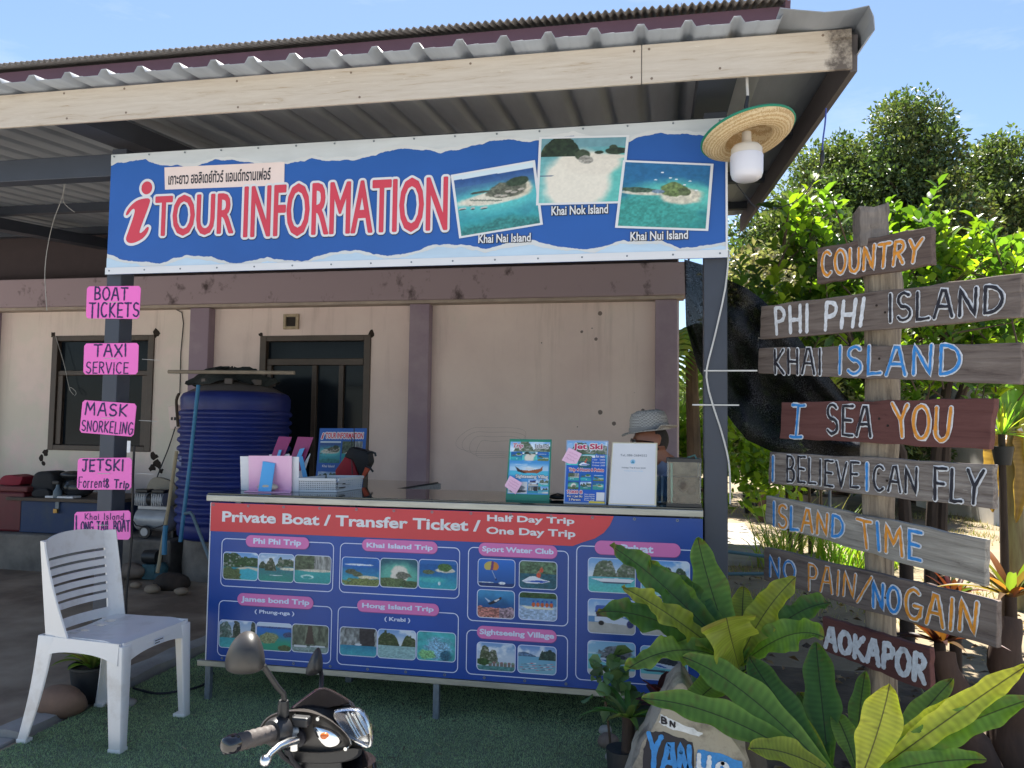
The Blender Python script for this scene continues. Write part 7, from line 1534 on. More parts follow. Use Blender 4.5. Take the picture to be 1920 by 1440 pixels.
# shrub and palm seen past the end of the wall
t = thing('garden_shrub', 'sunlit bright green shrub beyond the end of the wall', 'shrub', PZ(1300, 965, 0)); c0 = PZ(1300, 965, 0)
cl = [(tuple(P(x, y, 9.5 + random.uniform(-.4, .4))), random.uniform(.16, .30)) for x, y in [(random.uniform(1262, 1330), random.uniform(790, 950)) for _ in range(34)]]
foliage('leaves', cl, 520, .11, .06, [lin(126, 150, 50), lin(104, 134, 48)], MT['leaf'], t, .3, True)
m = MB(); 
for k in range(4): m.tube([(c0.x + .1 * k - .1, 9.5, -.03), (c0.x + .12 * k - .15, 9.5, .7)], [.03, .015], 6)
m.build('stem', MT['bark'], t)
t = thing('garden_shrub', 'sunlit bright green shrub right of the right post, under the net', 'shrub', PZ(1420, 965, 0)); c0 = PZ(1420, 965, 0)
cl = [(tuple(P(x, y, 9.0 + random.uniform(-.4, .4))), random.uniform(.16, .30)) for x, y in [(random.uniform(1372, 1470), random.uniform(800, 940)) for _ in range(34)]]
foliage('leaves', cl, 460, .12, .06, [lin(126, 150, 50), lin(104, 134, 48), lin(140, 160, 60)], MT['leaf'], t, .3, True)
m = MB()
for k in range(4): m.tube([(c0.x + .1 * k - .1, 9.0, -.03), (c0.x + .12 * k - .15, 9.0, .7)], [.03, .015], 6)
m.build('stem', MT['bark'], t)
t = thing('palm', 'drooping palm fronds between the wall end and the right post', 'palm', PZ(1300, 960, 0)); c0 = P(1296, 660, 8.4)
m = MB(); limb(m, [(c0.x, 8.4, -.04), (c0.x + .03, 8.4, 1.0), (c0.x, 8.4, c0.z)], .09, .06); m.build('trunk', MT['bark'], t, smooth=True)
lv = Leaves(); r = random.Random(3)
for k in range(17):
    az = k * 2.4; el = r.uniform(.1, 1.2); p = Vector(c0); d = Vector((math.cos(az), math.sin(az), 0)); L_ = r.uniform(.9, 1.35); s = Vector((-math.sin(az), math.cos(az), 0)); pr = []
    for i in range(15):
        pr.append(p.copy()); p = p + (d * math.cos(el) + Vector((0, 0, math.sin(el)))) * (L_ / 14); el -= .16
    c = lin(96, 124, 62) if k % 3 else lin(128, 146, 78)
    for i in range(1, 15):
        for sg_ in (-1, 1):
            ll = .34 * math.sin(math.pi * (.12 + .86 * i / 15)); q = pr[i]; e = q + s * sg_ * ll * .8 + d * ll * .35 + Vector((0, 0, -.42 * ll)); w_ = (pr[i] - pr[i-1]) * .36
            lv.rows([[q - w_, q + w_], [(q + e) / 2 - w_ + Vector((0,0,.02)), (q + e) / 2 + w_ + Vector((0,0,.02))], [e, e + w_ * .1]], [x * r.uniform(.8, 1.2) for x in c])
lv.build('fronds', MT['leaf'], t)
# shade net slung from the canopy corner
def net_mat():
    m, n, l, b = newmat('black_shade_net'); tc = n.new('ShaderNodeTexCoord')
    nz = n.new('ShaderNodeTexNoise'); nz.inputs['Scale'].default_value = 3.0; nz.inputs['Detail'].default_value = 4; l.new(tc.outputs['Object'], nz.inputs[0])
    wv = n.new('ShaderNodeTexNoise'); wv.inputs['Scale'].default_value = 160; wv.inputs['Detail'].default_value = 2; l.new(tc.outputs['Object'], wv.inputs[0])
    rp = n.new('ShaderNodeValToRGB'); rp.color_ramp.elements[0].color = (.008, .008, .010, 1); rp.color_ramp.elements[1].color = (*lin(78, 80, 86), 1); rp.color_ramp.elements[0].position = .45; rp.color_ramp.elements[1].position = .75; l.new(wv.outputs[0], rp.inputs[0]); l.new(rp.outputs[0], b.inputs['Base Color']); b.inputs['Roughness'].default_value = .9; b.inputs['Specular IOR Level'].default_value = .05
    tr = n.new('ShaderNodeBsdfTransparent'); ms = n.new('ShaderNodeMixShader'); mr = n.new('ShaderNodeMapRange'); mr.inputs[1].default_value = .45; mr.inputs[2].default_value = .56; mr.inputs[3].default_value = 0; mr.inputs[4].default_value = .07; l.new(wv.outputs[0], mr.inputs[0]); l.new(mr.outputs[0], ms.inputs[0])
    l.new(b.outputs[0], ms.inputs[1]); l.new(tr.outputs[0], ms.inputs[2]); l.new(ms.outputs[0], n['Material Output'].inputs[0]); return m
upx = [(1283,486),(1330,500),(1366,525),(1400,540),(1430,562),(1480,610),(1540,690),(1600,760),(1650,800)]; lpx = [(1286,610),(1308,690),(1345,750),(1372,790),(1400,825),(1450,848),(1520,860),(1590,860),(1650,850)]
nu, nv = 90, 26; V = []
ux = np.array(upx, float); lx = np.array(lpx, float); s = np.linspace(0, 1, len(upx))
for j in range(nv):
    for i in range(nu):
        t = i / (nu - 1); v = j / (nv - 1); a = np.array([np.interp(t, s, ux[:, 0]), np.interp(t, s, ux[:, 1])]); b = np.array([np.interp(t, s, lx[:, 0]), np.interp(t, s, lx[:, 1])]); p = a * (1-v) + b * v
        Yv = 4.0 + .5 * t + .18 * math.sin(9 * v + 5 * t) * (.3 + v) + .07 * math.sin(23 * v - 7 * t) + .06 * math.sin(31 * t + 3 * v); V.append(tuple(P(p[0], p[1], Yv)))
i = np.arange(nu * nv).reshape(nv, nu)[:-1, :-1].ravel(); tag(raw('shade_net', V, np.stack([i, i + 1, i + nu + 1, i + nu], 1), net_mat(), smooth=True), 'black shade net slung from the canopy corner behind the right post', 'net')

a_ = Vector(V[2]); m = MB(); m.tube([a_, a_ + Vector((-.02, -.05, .5)), (a_.x, 4.55, 2.96)], .006, 6); tag(m.build('net_rope', MT['cable_b']), 'thin rope tying the top corner of the black shade net to the canopy roof', 'rope', 'ropes holding the shade net')
a_ = Vector(V[nu * 4 - 1]); m = MB(); m.tube([a_, (a_.x + .3, 5.0, a_.z + .05), (P(1756, 850, 5.7).x, 5.66, a_.z + .12)], .005, 6); tag(m.build('net_rope', MT['cable_b']), 'thin rope tying the far end of the black shade net to a citrus trunk', 'rope', 'ropes holding the shade net')
# ------------------------------------------------------------------ bird's nest ferns
def frond(lv, B, T, W, bulge, col, wav=.12, ph=0., n=46, face=None, cut=False, rib=(.03, .028, .022), tip=.5, tag_=0):
    """strap frond: quadratic midrib, ruffled margins, pinnate veins, browned specks"""
    B, T = Vector(B), Vector(T); M_ = (B + T) / 2 + Vector(bulge); rows = []; fv = Vector(face) if face else Vector((-.1, -.75, .65)); cols = []
    L = (T - B).length; fr = 46 * L / .5; rr = random.Random(int(ph * 100) + int(W * 1000)); c0 = np.array(col)
    for i in range(n + 1):
        t = i / n; p = B * (1-t)**2 + M_ * 2 * t * (1-t) + T * t*t; d = ((M_ - B) * (1-t) + (T - M_) * t).normalized()
        s = d.cross(fv).normalized(); nr = s.cross(d).normalized()
        a_ = min(1, .16 + 1.25 * t / .6) if t < .6 else 1.0; e_ = max(0, 1 - max(0, (t - tip) / (1 - tip)) ** 2.2) ** .62 if not cut else 1
        w_ = max(W * a_ * e_, .004); g = min(1, t * 2.5)
        e1 = wav * W * g * (math.sin(ph + t * fr * .45) + .5 * math.sin(ph * 2 + t * fr)); e2 = wav * W * g * (math.sin(ph + 1.7 + t * fr * .41) + .5 * math.sin(ph + t * fr * 1.1))
        r1 = 1 + .10 * g * math.sin(ph * 2 + t * fr * .5); r2_ = 1 + .10 * g * math.sin(ph * 3 + t * fr * .46)
        rows.append([p - s * w_ * .5 * r1 + nr * (.10 * W + e1), p - s * w_ * .36 + nr * (.05 * W + e1 * .5), p - s * w_ * .18 + nr * (.015 * W + e1 * .15), p - s * .0028, p + nr * .001, p + s * .0028, p + s * w_ * .18 + nr * (.015 * W + e2 * .15), p + s * w_ * .36 + nr * (.05 * W + e2 * .5), p + s * w_ * .5 * r2_ + nr * (.10 * W + e2)])
        v = .90 if i % 2 else 1.10; k9 = []
        for j in range(9):
            c = c0 * v * (1 + .10 * math.sin(j * 1.3 + t * 9 + ph)) * (.92 + .2 * rr.random())
            if j in (0, 8): c = c * 1.25 + np.array([.03, .02, 0])
            if t > .93 and rr.random() < .5: c = c * .5 + np.array([.10, .06, .02])
            elif rr.random() < .025: c = c * .6 + np.array([.05, .03, .012])
            k9.append(tuple(rib) if j == 4 else tuple(c))
        cols.append(k9)
    b = lv.n; k = 9
    for r_, c_ in zip(rows, cols):
        for p, c in zip(r_, c_): lv.V.append(tuple(p)); lv.C.append(c)
    for i in range(len(rows) - 1):
        for j in range(k - 1): lv.F.append((b + i*k + j, b + i*k + j + 1, b + (i+1)*k + j + 1, b + (i+1)*k + j))
    lv.n += k * len(rows)
GD, GM, GY, YB_, GL = lin(68, 104, 54), lin(92, 126, 58), lin(126, 136, 54), lin(200, 198, 78), lin(102, 130, 64)
fa = thing('nest_fern', "bird's nest fern with wavy fronds on a stump in front of the counter's right end", 'fern', P(1385, 1420, 2.85)); A0 = P(1385, 1250, 2.85)
lv = Leaves()
for (tip, Y, W, bulge, col, wav, ph, base) in (((1143,1022),2.72,.115,(-.05,0,.10),GD,.14,.3,0), ((1212,1012 + 40),2.80,.10,(-.03,0,.07),GM,.14,1.3,0), ((1120,1148),2.66,.12,(-.06,-.03,.12),GD,.16,2.0,0), ((1165,1100),2.60,.09,(-.03,-.03,.06),GY,.18,2.9,0), ((1172,1258),2.58,.10,(-.02,-.06,.14),GL,.22,.8,0),
        ((1308,1008),3.0,.135,(-.03,.02,.04),GM,.06,1.1,0), ((1492,1082),2.78,.12,(-.02,-.03,.05),GY,.12,2.2,0), ((1558,1130),2.9,.11,(.02,.02,.10),GD,.2,.2,0), ((1545,1195),2.68,.12,(.03,-.05,.12),GM,.16,1.9,0), ((1450,1110),3.05,.11,(0,.03,.06),GD,.12,3.0,0), ((1395,1100),3.0,.11,(0,.05,.05),GY,.1,.4,0), ((1250,1075),2.95,.11,(-.02,.02,.08),GD,.14,1.7,0)):
    frond(lv, A0 + Vector((random.uniform(-.015, .015), random.uniform(-.02, .02), 0)), P(*tip, Y), W * .95, bulge, col, wav * 1.0, ph, tip=.30)
frond(lv, A0 + Vector((0, -.03, 0)), P(1362, 1158, 2.62), .165, (-.01, -.05, .02), GY, .07, .5, cut=True)
frond(lv, A0 + Vector((.02, -.03, 0)), P(1300, 1330, 2.58), .10, (-.07, -.08, .02), GL, .1, 1.0, cut=True)
lv.build('fronds', MT['frond'], fa)
m = MB(); rows = []
for i in range(9):
    z = A0.z * i / 8 * .98; rr_ = .075 - .012 * math.sin(i * 1.7) ; rows.append([(A0.x + .01 * math.sin(i) + rr_ * (1 + .15 * math.sin(3 * t + i)) * math.cos(t), 2.86 + rr_ * math.sin(t), z) for t in (6.2832 * k / 14 for k in range(14))])
m.loft(rows); m.build('stump', mk('rotten_stump', lin(84, 78, 72), .9, var=.4, vs=9, bump=.5, stretch=(1, 1, .3)), fa, smooth=60)
fb = thing('nest_fern', "large bird's nest fern at the foot of the plank signpost, some fronds bright yellow", 'fern', (.72, 2.62, .0)); B0 = P(1560, 1452, 2.58); B1 = P(1610, 1462, 2.55)
lv = Leaves()
for (b_, tip, Y, W, bulge, col, wav, ph) in ((B0,(1203,1310),2.50,.105,(-.04,-.02,.11),GM,.03,.4), (B0,(1280,1232),2.66,.12,(-.05,0,.12),GM,.02,1.2), (B0,(1405,1232),2.78,.11,(-.06,.02,.06),GD,.02,2.0), (B0,(1530,1205),2.86,.12,(.0,.03,.03),GD,.02,.2), (B1,(1622,1262),2.9,.075,(.0,.03,.03),GM,.04,1.0),
        (B1,(1668,1282),2.52,.125,(.02,-.01,.03),YB_,.08,2.0), (B1,(1785,1275),2.72,.085,(.02,0,.04),GL,.06,.7), (B1,(1822,1303),2.55,.075,(.03,-.01,.05),YB_,.12,1.5), (B1,(1925,1248),2.50,.085,(.05,0,.05),YB_,.1,2.5), (B1,(1935,1310),2.48,.10,(.05,-.01,.06),GM,.08,.9), (B0,(1402,1404),2.42,.09,(-.02,-.03,.06),GY,.06,.3), (B1,(1850,1425),2.44,.075,(.03,-.02,.05),GM,.14,1.1), (B0,(1465,1330),2.70,.08,(-.03,0,.06),GY,.12,2.2), (B1,(1720,1365),2.7,.09,(.0,.0,.06),GM,.1,2.2), (B0,(1500,1300),2.9,.09,(0,.0,.06),GD,.05,1.2), (B1,(1560,1330),2.75,.07,(0,0,.05),GL,.1,.6), (B1,(1745,1330),2.85,.07,(.01,0,.05),GM,.1,1.7), (B1,(1875,1350),2.62,.07,(.03,0,.06),GL,.12,2.6), (B0,(1345,1330),2.72,.07,(-.04,0,.07),GD,.1,2.9)):
    frond(lv, b_ + Vector((random.uniform(-.02, .02), random.uniform(-.03, .03), 0)), P(*tip, Y), W * .92, bulge, col, wav, ph, tip=.42)
lv.build('fronds', MT['frond'], fb)
m = MB(); m.lathe([(.02, -.01), (.10, 0), (.09, .05), (.05, .09), (.01, .10)], (B0.x + .04, 2.60, 0), 16); m.build('rootstock', MT['barkdark'], fb, smooth=True)
# bromeliads
def rosette(name, lab, c, n, L, W, cols, seed, el=(.3, 1.3), stem=0., mat='frond', cat='bromeliad', droop=(.4, 1.1)):
    t = thing(name, lab, cat, (c[0], c[1], 0)); r = random.Random(seed); lv = Leaves(); C_ = Vector(c)
    for k in range(n):
        az = k * 2.4 + r.uniform(-.2, .2); l_ = L * r.uniform(.7, 1.15); lv.rows(leafblade(None, C_ + Vector((.015 * math.cos(az), .015 * math.sin(az), 0)), az, l_, W * r.uniform(.85, 1.15), r.uniform(*el), r.uniform(*droop), .22, 8, wf=lambda t: (1 - t ** 3) * .98 + .02), [x * r.uniform(.7, 1.3) for x in cols[k % len(cols)]])
    lv.build('leaves', MT[mat], t)
    m = MB(); m.tube([(c[0], c[1], -.01), (c[0], c[1], c[2] + .01)], [.03, .022], 9); m.build('stem', MT['barkdark'], t, smooth=True); return t
c = P(1762, 1205, 3.5); rosette('bromeliad', 'dark burgundy bromeliad behind the end of the NO PAIN plank', c, 26, .26, .030, [lin(72, 30, 34), lin(54, 28, 32), lin(84, 56, 40)], 1)
c = P(1790, 1120, 3.9); rosette('bromeliad', 'red-tipped bromeliad just above the burgundy one', c, 16, .15, .028, [lin(86, 42, 38), lin(70, 40, 38), lin(74, 78, 48)], 2, (.5, 1.3))
c = P(1895, 1120, 3.6); rosette('bromeliad', 'orange and green bromeliad at the right edge', c, 22, .28, .034, [lin(128, 88, 58), lin(104, 104, 58), lin(108, 70, 52)], 3)
c = P(1178, 1345, 2.95); rosette('bromeliad', 'green strap-leaved bromeliad in a black pot by the painted rock', c, 16, .17, .026, [lin(86, 112, 66), lin(104, 124, 74)], 4, (.2, 1.2), cat='bromeliad')
pz = PZ(1165, 1420, 0); m = MB(); m.lathe([(.01, 0), (.05, 0), (.062, .12), (.062, .13), (.054, .13), (.01, .115)], (c.x - .02, 2.97, 0), 20); tag(m.build('plant_pot', MT['pot'], smooth=True), 'black pot under the green strap-leaved bromeliad', 'pot')
# dark burgundy broadleaf and small trailing vine
t = thing('dark_leaf_plant', 'plant with broad blackish-burgundy leaves under the fern', 'plant', PZ(1250, 1375, 0)); c0 = P(1262, 1330, 3.0); lv = Leaves(); r = random.Random(2)
for k in range(15):
    az = k * 2.4; lv.rows(leafblade(None, c0 + Vector((0, 0, -.02)), az, r.uniform(.14, .20), r.uniform(.08, .11), r.uniform(.3, 1.3), r.uniform(.5, 1.2), .12, 8), [x * r.uniform(.7, 1.3) for x in lin(62, 30, 38)], lin(110, 40, 60))
lv.build('leaves', MT['frond'], t); m = MB(); m.tube([(c0.x, 3.0, -.01), (c0.x, 3.0, c0.z)], [.02, .012], 8); m.build('stem', MT['barkdark'], t)
t = thing('vine', 'small round-leaved green vine at the counter right corner', 'vine', PZ(1140, 1370, 0)); c0 = P(1140, 1300, 3.10); cl = [(tuple(P(x, y, 3.08)), .045) for x, y in ((1130,1262),(1145,1275),(1150,1255),(1152,1300),(1128,1290),(1160,1320),(1142,1240),(1295,1265))]
foliage('leaves', cl, 3800, .055, .042, [lin(74, 106, 66), lin(92, 118, 72)], MT['leafdull'], t, .1, True)
m = MB(); m.tube([(c0.x + .02, 3.1, 0), (c0.x, 3.1, .18), (c0.x - .02, 3.08, .33)], .005, 5); m.tube([(c0.x + .02, 3.1, .05), (P(1295, 1265, 3.08).x, 3.08, P(1295, 1265, 3.08).z)], .004, 5); m.build('stem', MT['bark'], t)
# driftwood logs at the right edge
MT['redlog'] = mk('reddish_driftwood', lin(70, 54, 46), .9, var=.5, vs=8, bump=.6, bs=22, stretch=(1, 1, .25))
for k, (pts, rr_, lab) in enumerate(((((1850,1470),(1835,1380),(1800,1300),(1770,1225)), .07, 'leaning reddish driftwood log left of the tall one, bromeliad at its top'), (((1905,1480),(1900,1380),(1890,1280),(1885,1160)), .085, 'tall upright dark driftwood log at the right edge'))):
    m = MB(); lp_ = [Vector(P(*pts[0], 3.35 + .05 * k)).lerp(P(*pts[-1], 3.35 + .05 * k), i / 14) + Vector((.012 * math.sin(i * .9 + k), .012 * math.cos(i * 1.3), 0)) for i in range(15)]; m.tube(lp_, [rr_ * (1 - .4 * i / 14) * (1 + .16 * math.sin(i * 1.9 + k) * random.random()) for i in range(15)], 11); tag(m.build('driftwood_log', MT['redlog'], smooth=True), lab, 'log', 'driftwood logs')
# painted rock
RY = 2.70; ol = [(1275,1270),(1290,1284),(1312,1332),(1345,1356),(1390,1394),(1408,1440),(1412,1480),(1168,1480),(1184,1424),(1206,1384),(1236,1330),(1256,1290)]
rk = thing('painted_rock', 'pointed pale rock painted with black, white and blue letters', 'rock', (P(1290, 1440, RY).x, RY, 0))
o3 = [P(x, y, RY) for x, y in ol]; o3 = smooth_poly(o3, 1); cc = sum(o3, Vector()) / len(o3); bm = MB(); rgs = []
for k, (f, dy) in enumerate(((.93, -.004), (1.0, .02), (1.04, .10), (.98, .20), (.75, .30), (.3, .34))):
    rgs.append([Vector((cc.x + (p.x - cc.x) * f * (1 + .04 * math.sin(i * 2.3 + k)), RY + dy + .012 * math.sin(i * 1.9 + k * 2) * (k > 0), max(-.02, cc.z + (p.z - cc.z) * f))) for i, p in enumerate(o3)])
bm.loft(rgs); bm.build('stone_body', mk('pale_rough_rock', lin(168, 160, 146), .9, col2=lin(92, 86, 80), cover=.60, sharp=.10, vs=9, bump=.6, bs=30), rk, smooth=50)
def decal(pts, lay, mat, name='paint_patch', jit=3):
    r = random.Random(len(pts) * 7 + lay * 100); q = []
    for i in range(len(pts)):
        a, b = pts[i], pts[(i+1) % len(pts)]
        for k in range(6): t = k / 6; q.append((a[0] * (1-t) + b[0] * t + r.uniform(-jit, jit) * .5, a[1] * (1-t) + b[1] * t + r.uniform(-jit, jit) * .5))
    m = MB(); m.add([P(x, y, RY - .004 - .001 * lay) for x, y in q], [tuple(range(len(q)))]); return plain(m, name, mat, rk)
decal([(1238,1338),(1262,1350),(1318,1374),(1312,1382),(1262,1368),(1236,1356)], 1, MT['ptext']); decal([(1248,1300),(1262,1298),(1262,1316),(1246,1318)], 1, MT['ptext'])
decal([(1215,1372),(1245,1372),(1300,1392),(1302,1480),(1204,1480),(1206,1410)], 1, MT['pblack']); decal([(1308,1405),(1340,1410),(1392,1428),(1398,1480),(1303,1480)], 1, MT['pblue'])
for k, (ch, q, mt, th) in enumerate((('Y', ((1216,1376),(1240,1382),(1236,1444),(1214,1444)), MT['pblue'], .016), ('A', ((1244,1392),(1268,1396),(1270,1452),(1238,1452)), MT['pblue'], .017), ('N', ((1274,1398),(1294,1402),(1296,1456),(1270,1456)), MT['pblue'], .016), ('U', ((1309,1414),(1332,1420),(1330,1446),(1308,1442)), MT['ptext'], .014), ('O', ((1344,1428),(1366,1434),(1366,1462),(1344,1458)), MT['ptext'], .014), ('B', ((1240,1344),(1250,1348),(1250,1358),(1240,1355)), MT['pblack'], .006), ('N', ((1256,1352),(1266,1355),(1266,1364),(1256,1361)), MT['pblack'], .006))):
    paint(ch, [P(x, y, RY - .0068) for x, y in q], FY, th, mt, rk, seed=k)
for k, (x, y, rr_) in enumerate(((1140,1395,.045),(1148,1420,.03),(1165,1438,.055),(1196,1440,.035),(1180,1448,.04),(1135,1372,.03))):
    c = PZ(x, y, .01); rock('edging_stone', (c.x, c.y, rr_ * .5), rr_, (1, .85, .75), MT['stone'] if k % 2 == 0 else MT['concrete'], ('dark rounded stone under the vine at the bed corner', 'small pale stone beside the corner stone', 'large dark brown stone at the left foot of the painted rock', 'pale oval stone touching the painted rock base', 'low grey stone in front of the painted rock', 'smallest pale stone, farthest back along the turf edge')[k], 'stone', 30 + k, 'stones edging the planting bed', 2)
# planting bed soil
sheet('planting_bed', -.15, 3.2, 2.62, 3.37, .008, MT['soil_dark'] if 'soil_dark' in MT else MT.setdefault('soil_dark', mk('dark_bed_soil', lin(72, 60, 48), .95, col2=lin(104, 90, 74), cover=.55, sharp=.15, vs=6, bump=.6, bs=30)), 40, 16, .012, 6.0)
sheet('bed_soil', .19, 3.2, 3.37, 4.6, .004, MT['soil_dark'], 40, 20, .012, 6.0)
n_ = 2600; x = rng.uniform(.15, 5.5, n_); y = rng.uniform(2.64, 7.5, n_); kp = (y < 4.6) | (rng.random(n_) < .5); x, y = x[kp], y[kp]; n_ = len(x)
V, Fq = cards(np.stack([x, y, np.full(n_, .012) + rng.uniform(0, .012, n_)], 1), np.stack([rng.normal(size=n_), rng.normal(size=n_), rng.normal(0, .15, n_)], 1), rng.normal(0, .35, (n_, 3)) + np.array([0, 0, 1.]), rng.uniform(.025, .08, n_), rng.uniform(.012, .035, n_))
tag(raw('leaf_litter', V, Fq, MT['leafdull'], None, np.repeat(np.array([lin(124, 96, 64), lin(96, 74, 54), lin(156, 128, 88), lin(70, 56, 46)])[rng.integers(0, 4, n_)], 4, 0)), 'dry brown fallen leaves scattered over the planting bed and garden soil', 'leaf litter', kind='stuff')
# pots, planter ring, grasses, banana, dracaena, house
for k, (x, y) in enumerate(((1408, 962), (1430, 968))):
    c = PZ(x, y, 0); w_ = .13; m = MB(); m.loft([[(c.x - w_ * f, c.y - w_ * f, z), (c.x + w_ * f, c.y - w_ * f, z), (c.x + w_ * f, c.y + w_ * f, z), (c.x - w_ * f, c.y + w_ * f, z)] for f, z in ((.75, 0), (.98, .24), (1.06, .24), (1.06, .28), (.95, .28), (.9, .22))]); t = thing('square_pot', ('left', 'right')[k] + ' one of two square black pots of seedlings on the lawn', 'pot', (c.x, c.y, 0), 'square pots on the lawn'); m.build('pot', MT['pot'], t)
    foliage('seedlings', [((c.x, c.y, .30), .11)], 6000, .07, .03, [lin(90, 124, 56)], MT['leaf'], t, .8)
c = PZ(1546, 958, 0); m = MB(); m.lathe([(.30, 0), (.34, .01), (.35, .26), (.29, .26), (.28, .1), (.01, .1)], c, 32); tag(m.build('planter_ring', MT['dconcrete'], smooth=50), 'round concrete planter ring on the lawn behind the planks', 'planter')
def grass(name, lab, cx_, cy_, n, h, sp_, cols, seed, arch=1.3):
    lv = Leaves(); r = random.Random(seed)
    for k in range(n):
        az = r.uniform(0, 6.28); b = Vector((cx_ + r.gauss(0, sp_), cy_ + r.gauss(0, sp_), -.02)); lv.rows(leafblade(None, b, az, h * r.uniform(.6, 1.2), .016, r.uniform(1.0, 1.5), r.uniform(.5, arch), .1, 8, wf=lambda t: 1 - t ** 2 * .95), [x * r.uniform(.8, 1.25) for x in cols[k % len(cols)]])
    o = lv.build(name, MT['leaf']); tag(o, lab, 'grass clump', 'grass clumps on the lawn')
c = PZ(1392, 985, 0); grass('ornamental_grass', 'pale arching grass clump beside the right post', c.x, 8.0, 90, .75, .09, [lin(168, 172, 96), lin(140, 156, 80)], 1, 2.4)
c = PZ(1470, 985, 0); grass('ornamental_grass', 'upright green grass clump behind the left end of the FLY plank', c.x, 8.0, 150, .70, .16, [lin(112, 140, 58), lin(136, 156, 70)], 2, 1.4)
c = PZ(1540, 985, 0); grass('ornamental_grass', 'low green grass clump by the planter ring', c.x, 8.4, 90, .45, .14, [lin(120, 142, 66)], 3, 1.6)
# sparse dry grass over the lawn
n_ = 26000; x = rng.uniform(.5, 9, n_); y = rng.uniform(4.0, 14, n_); kp = fbm(x * 1.1 + 30, y * 1.1 + 30, 12) > .47; x, y = x[kp], y[kp]; n_ = len(x); a = rng.uniform(0, 6.28, n_); hh = rng.uniform(.02, .07, n_)
V = np.stack([np.stack([x - .006 * np.cos(a), y - .006 * np.sin(a), np.full(n_, -.02)], 1), np.stack([x + .006 * np.cos(a), y + .006 * np.sin(a), np.full(n_, -.02)], 1), np.stack([x + rng.normal(0, .03, n_), y + rng.normal(0, .03, n_), hh], 1)], 1).reshape(-1, 3)
cc_ = np.array([lin(150, 140, 92), lin(120, 132, 70), lin(170, 154, 110)])[rng.integers(0, 3, n_)]; tag(raw('dry_grass', V, np.arange(n_ * 3).reshape(-1, 3), MT['leafdull'], None, np.repeat(cc_, 3, 0)), 'sparse dry grass scattered over the sunlit garden soil', 'grass', kind='stuff')
t = thing('banana_plant', 'banana plant with ragged leaves at the right edge', 'banana plant', PZ(1895, 1010, 0)); c0 = PZ(1890, 1030, 0); Yb = 6.6
bx = P(1893, 800, Yb); m = MB(); limb(m, [(bx.x + .05, Yb, -.03), (bx.x + .02, Yb, .6), (bx.x, Yb, bx.z)], .085, .05, 12); m.build('stem', mk('banana_stem', lin(136, 132, 92), .7, col2=lin(104, 84, 60), cover=.55, sharp=.15, vs=6, stretch=(3, 3, .4)), t, smooth=True)
lv = Leaves()
for (tip, W, bul, col) in (((1870,560),.28,(.1,0,.3),GL), ((1960,640),.30,(.1,0,.4),GL), ((1935,900),.26,(.2,-.1,.6),lin(150,150,80)), ((1800,500),.26,(-.1,.2,.4),GL), ((1860,960),.14,(-.12,-.1,.3),lin(142,108,72)), ((1905,980),.12,(.1,-.1,.4),lin(150,120,80))): frond(lv, (bx.x, Yb, bx.z - .05), P(*tip, Yb - .1), W, bul, col, .06, tip[0], rib=col)
lv.build('leaves', MT['leaf'], t)
c = P(1878, 815, 6.0); rosette('dracaena', 'spiky dracaena rosette in a dark pot beside the banana plant', c, 34, .26, .022, [lin(120, 146, 70), lin(150, 160, 84)], 11, (-.1, 1.4), cat='dracaena', droop=(.1, .6))
c = P(1880, 845, 6.0); m = MB(); m.lathe([(.01, -.10), (.05, -.10), (.07, .03), (.01, .02)], c, 18); tag(m.build('hanging_pot', MT['pot'], smooth=True), 'dark pot on the dracaena stem', 'pot')
hs = thing('white_house', 'white single-storey house glimpsed through the garden at the right', 'house', (5.9, 13, 0))
m = MB(); m.box((4.75, 12.5, -.06), (10, 16, 2.6)); m.build('wall', mk('white_house_wall', (.62, .60, .56), .8, var=.06), hs); m = MB(); m.prism([(4.5, 12.2, 2.61), (10.2, 12.2, 2.61), (10.2, 14.2, 3.4), (4.5, 14.2, 3.4)], (0, 0, .06)); m.prism([(4.5, 16.3, 2.61), (10.2, 16.3, 2.61), (10.2, 14.2, 3.4), (4.5, 14.2, 3.4)], (0, 0, .06)); m.build('roof', mk('red_roof', lin(150, 70, 60), .8), hs)
m = MB(); m.box((5.4, 12.46, .9), (6.4, 12.5, 2.0)); w_ = m.build('window', MT['bronze'], hs); m = MB(); m.box((5.46, 12.45, .96), (6.34, 12.459, 1.94)); m.build('pane', MT['pane'], w_)
m = MB(); m.tube([P(1557, 790, 6.2), P(1556, 900, 6.2), P(1555, 1005, 6.2)], .012, 8); tag(m.build('stake', MT['galv'], smooth=True), 'thin pale metal stake standing behind the BELIEVE plank', 'stake')
for k, (xa, ya, xb, yb) in enumerate(((1372, 1034, 1440, 1044), (1372, 1080, 1438, 1076))):
    m = MB(); m.tube([P(xa - 40, ya - 4, 5.2), P(xb, yb, 5.2), P(xb + 30, yb + 6, 5.2)], .011, 8); tag(m.build('water_pipe', mk('dull_blue_pipe', lin(78, 112, 122), .5), smooth=True), ('upper', 'lower')[k] + ' thin blue-grey pipe running from behind the right post to the planks', 'pipe', 'pipes along the path edge')
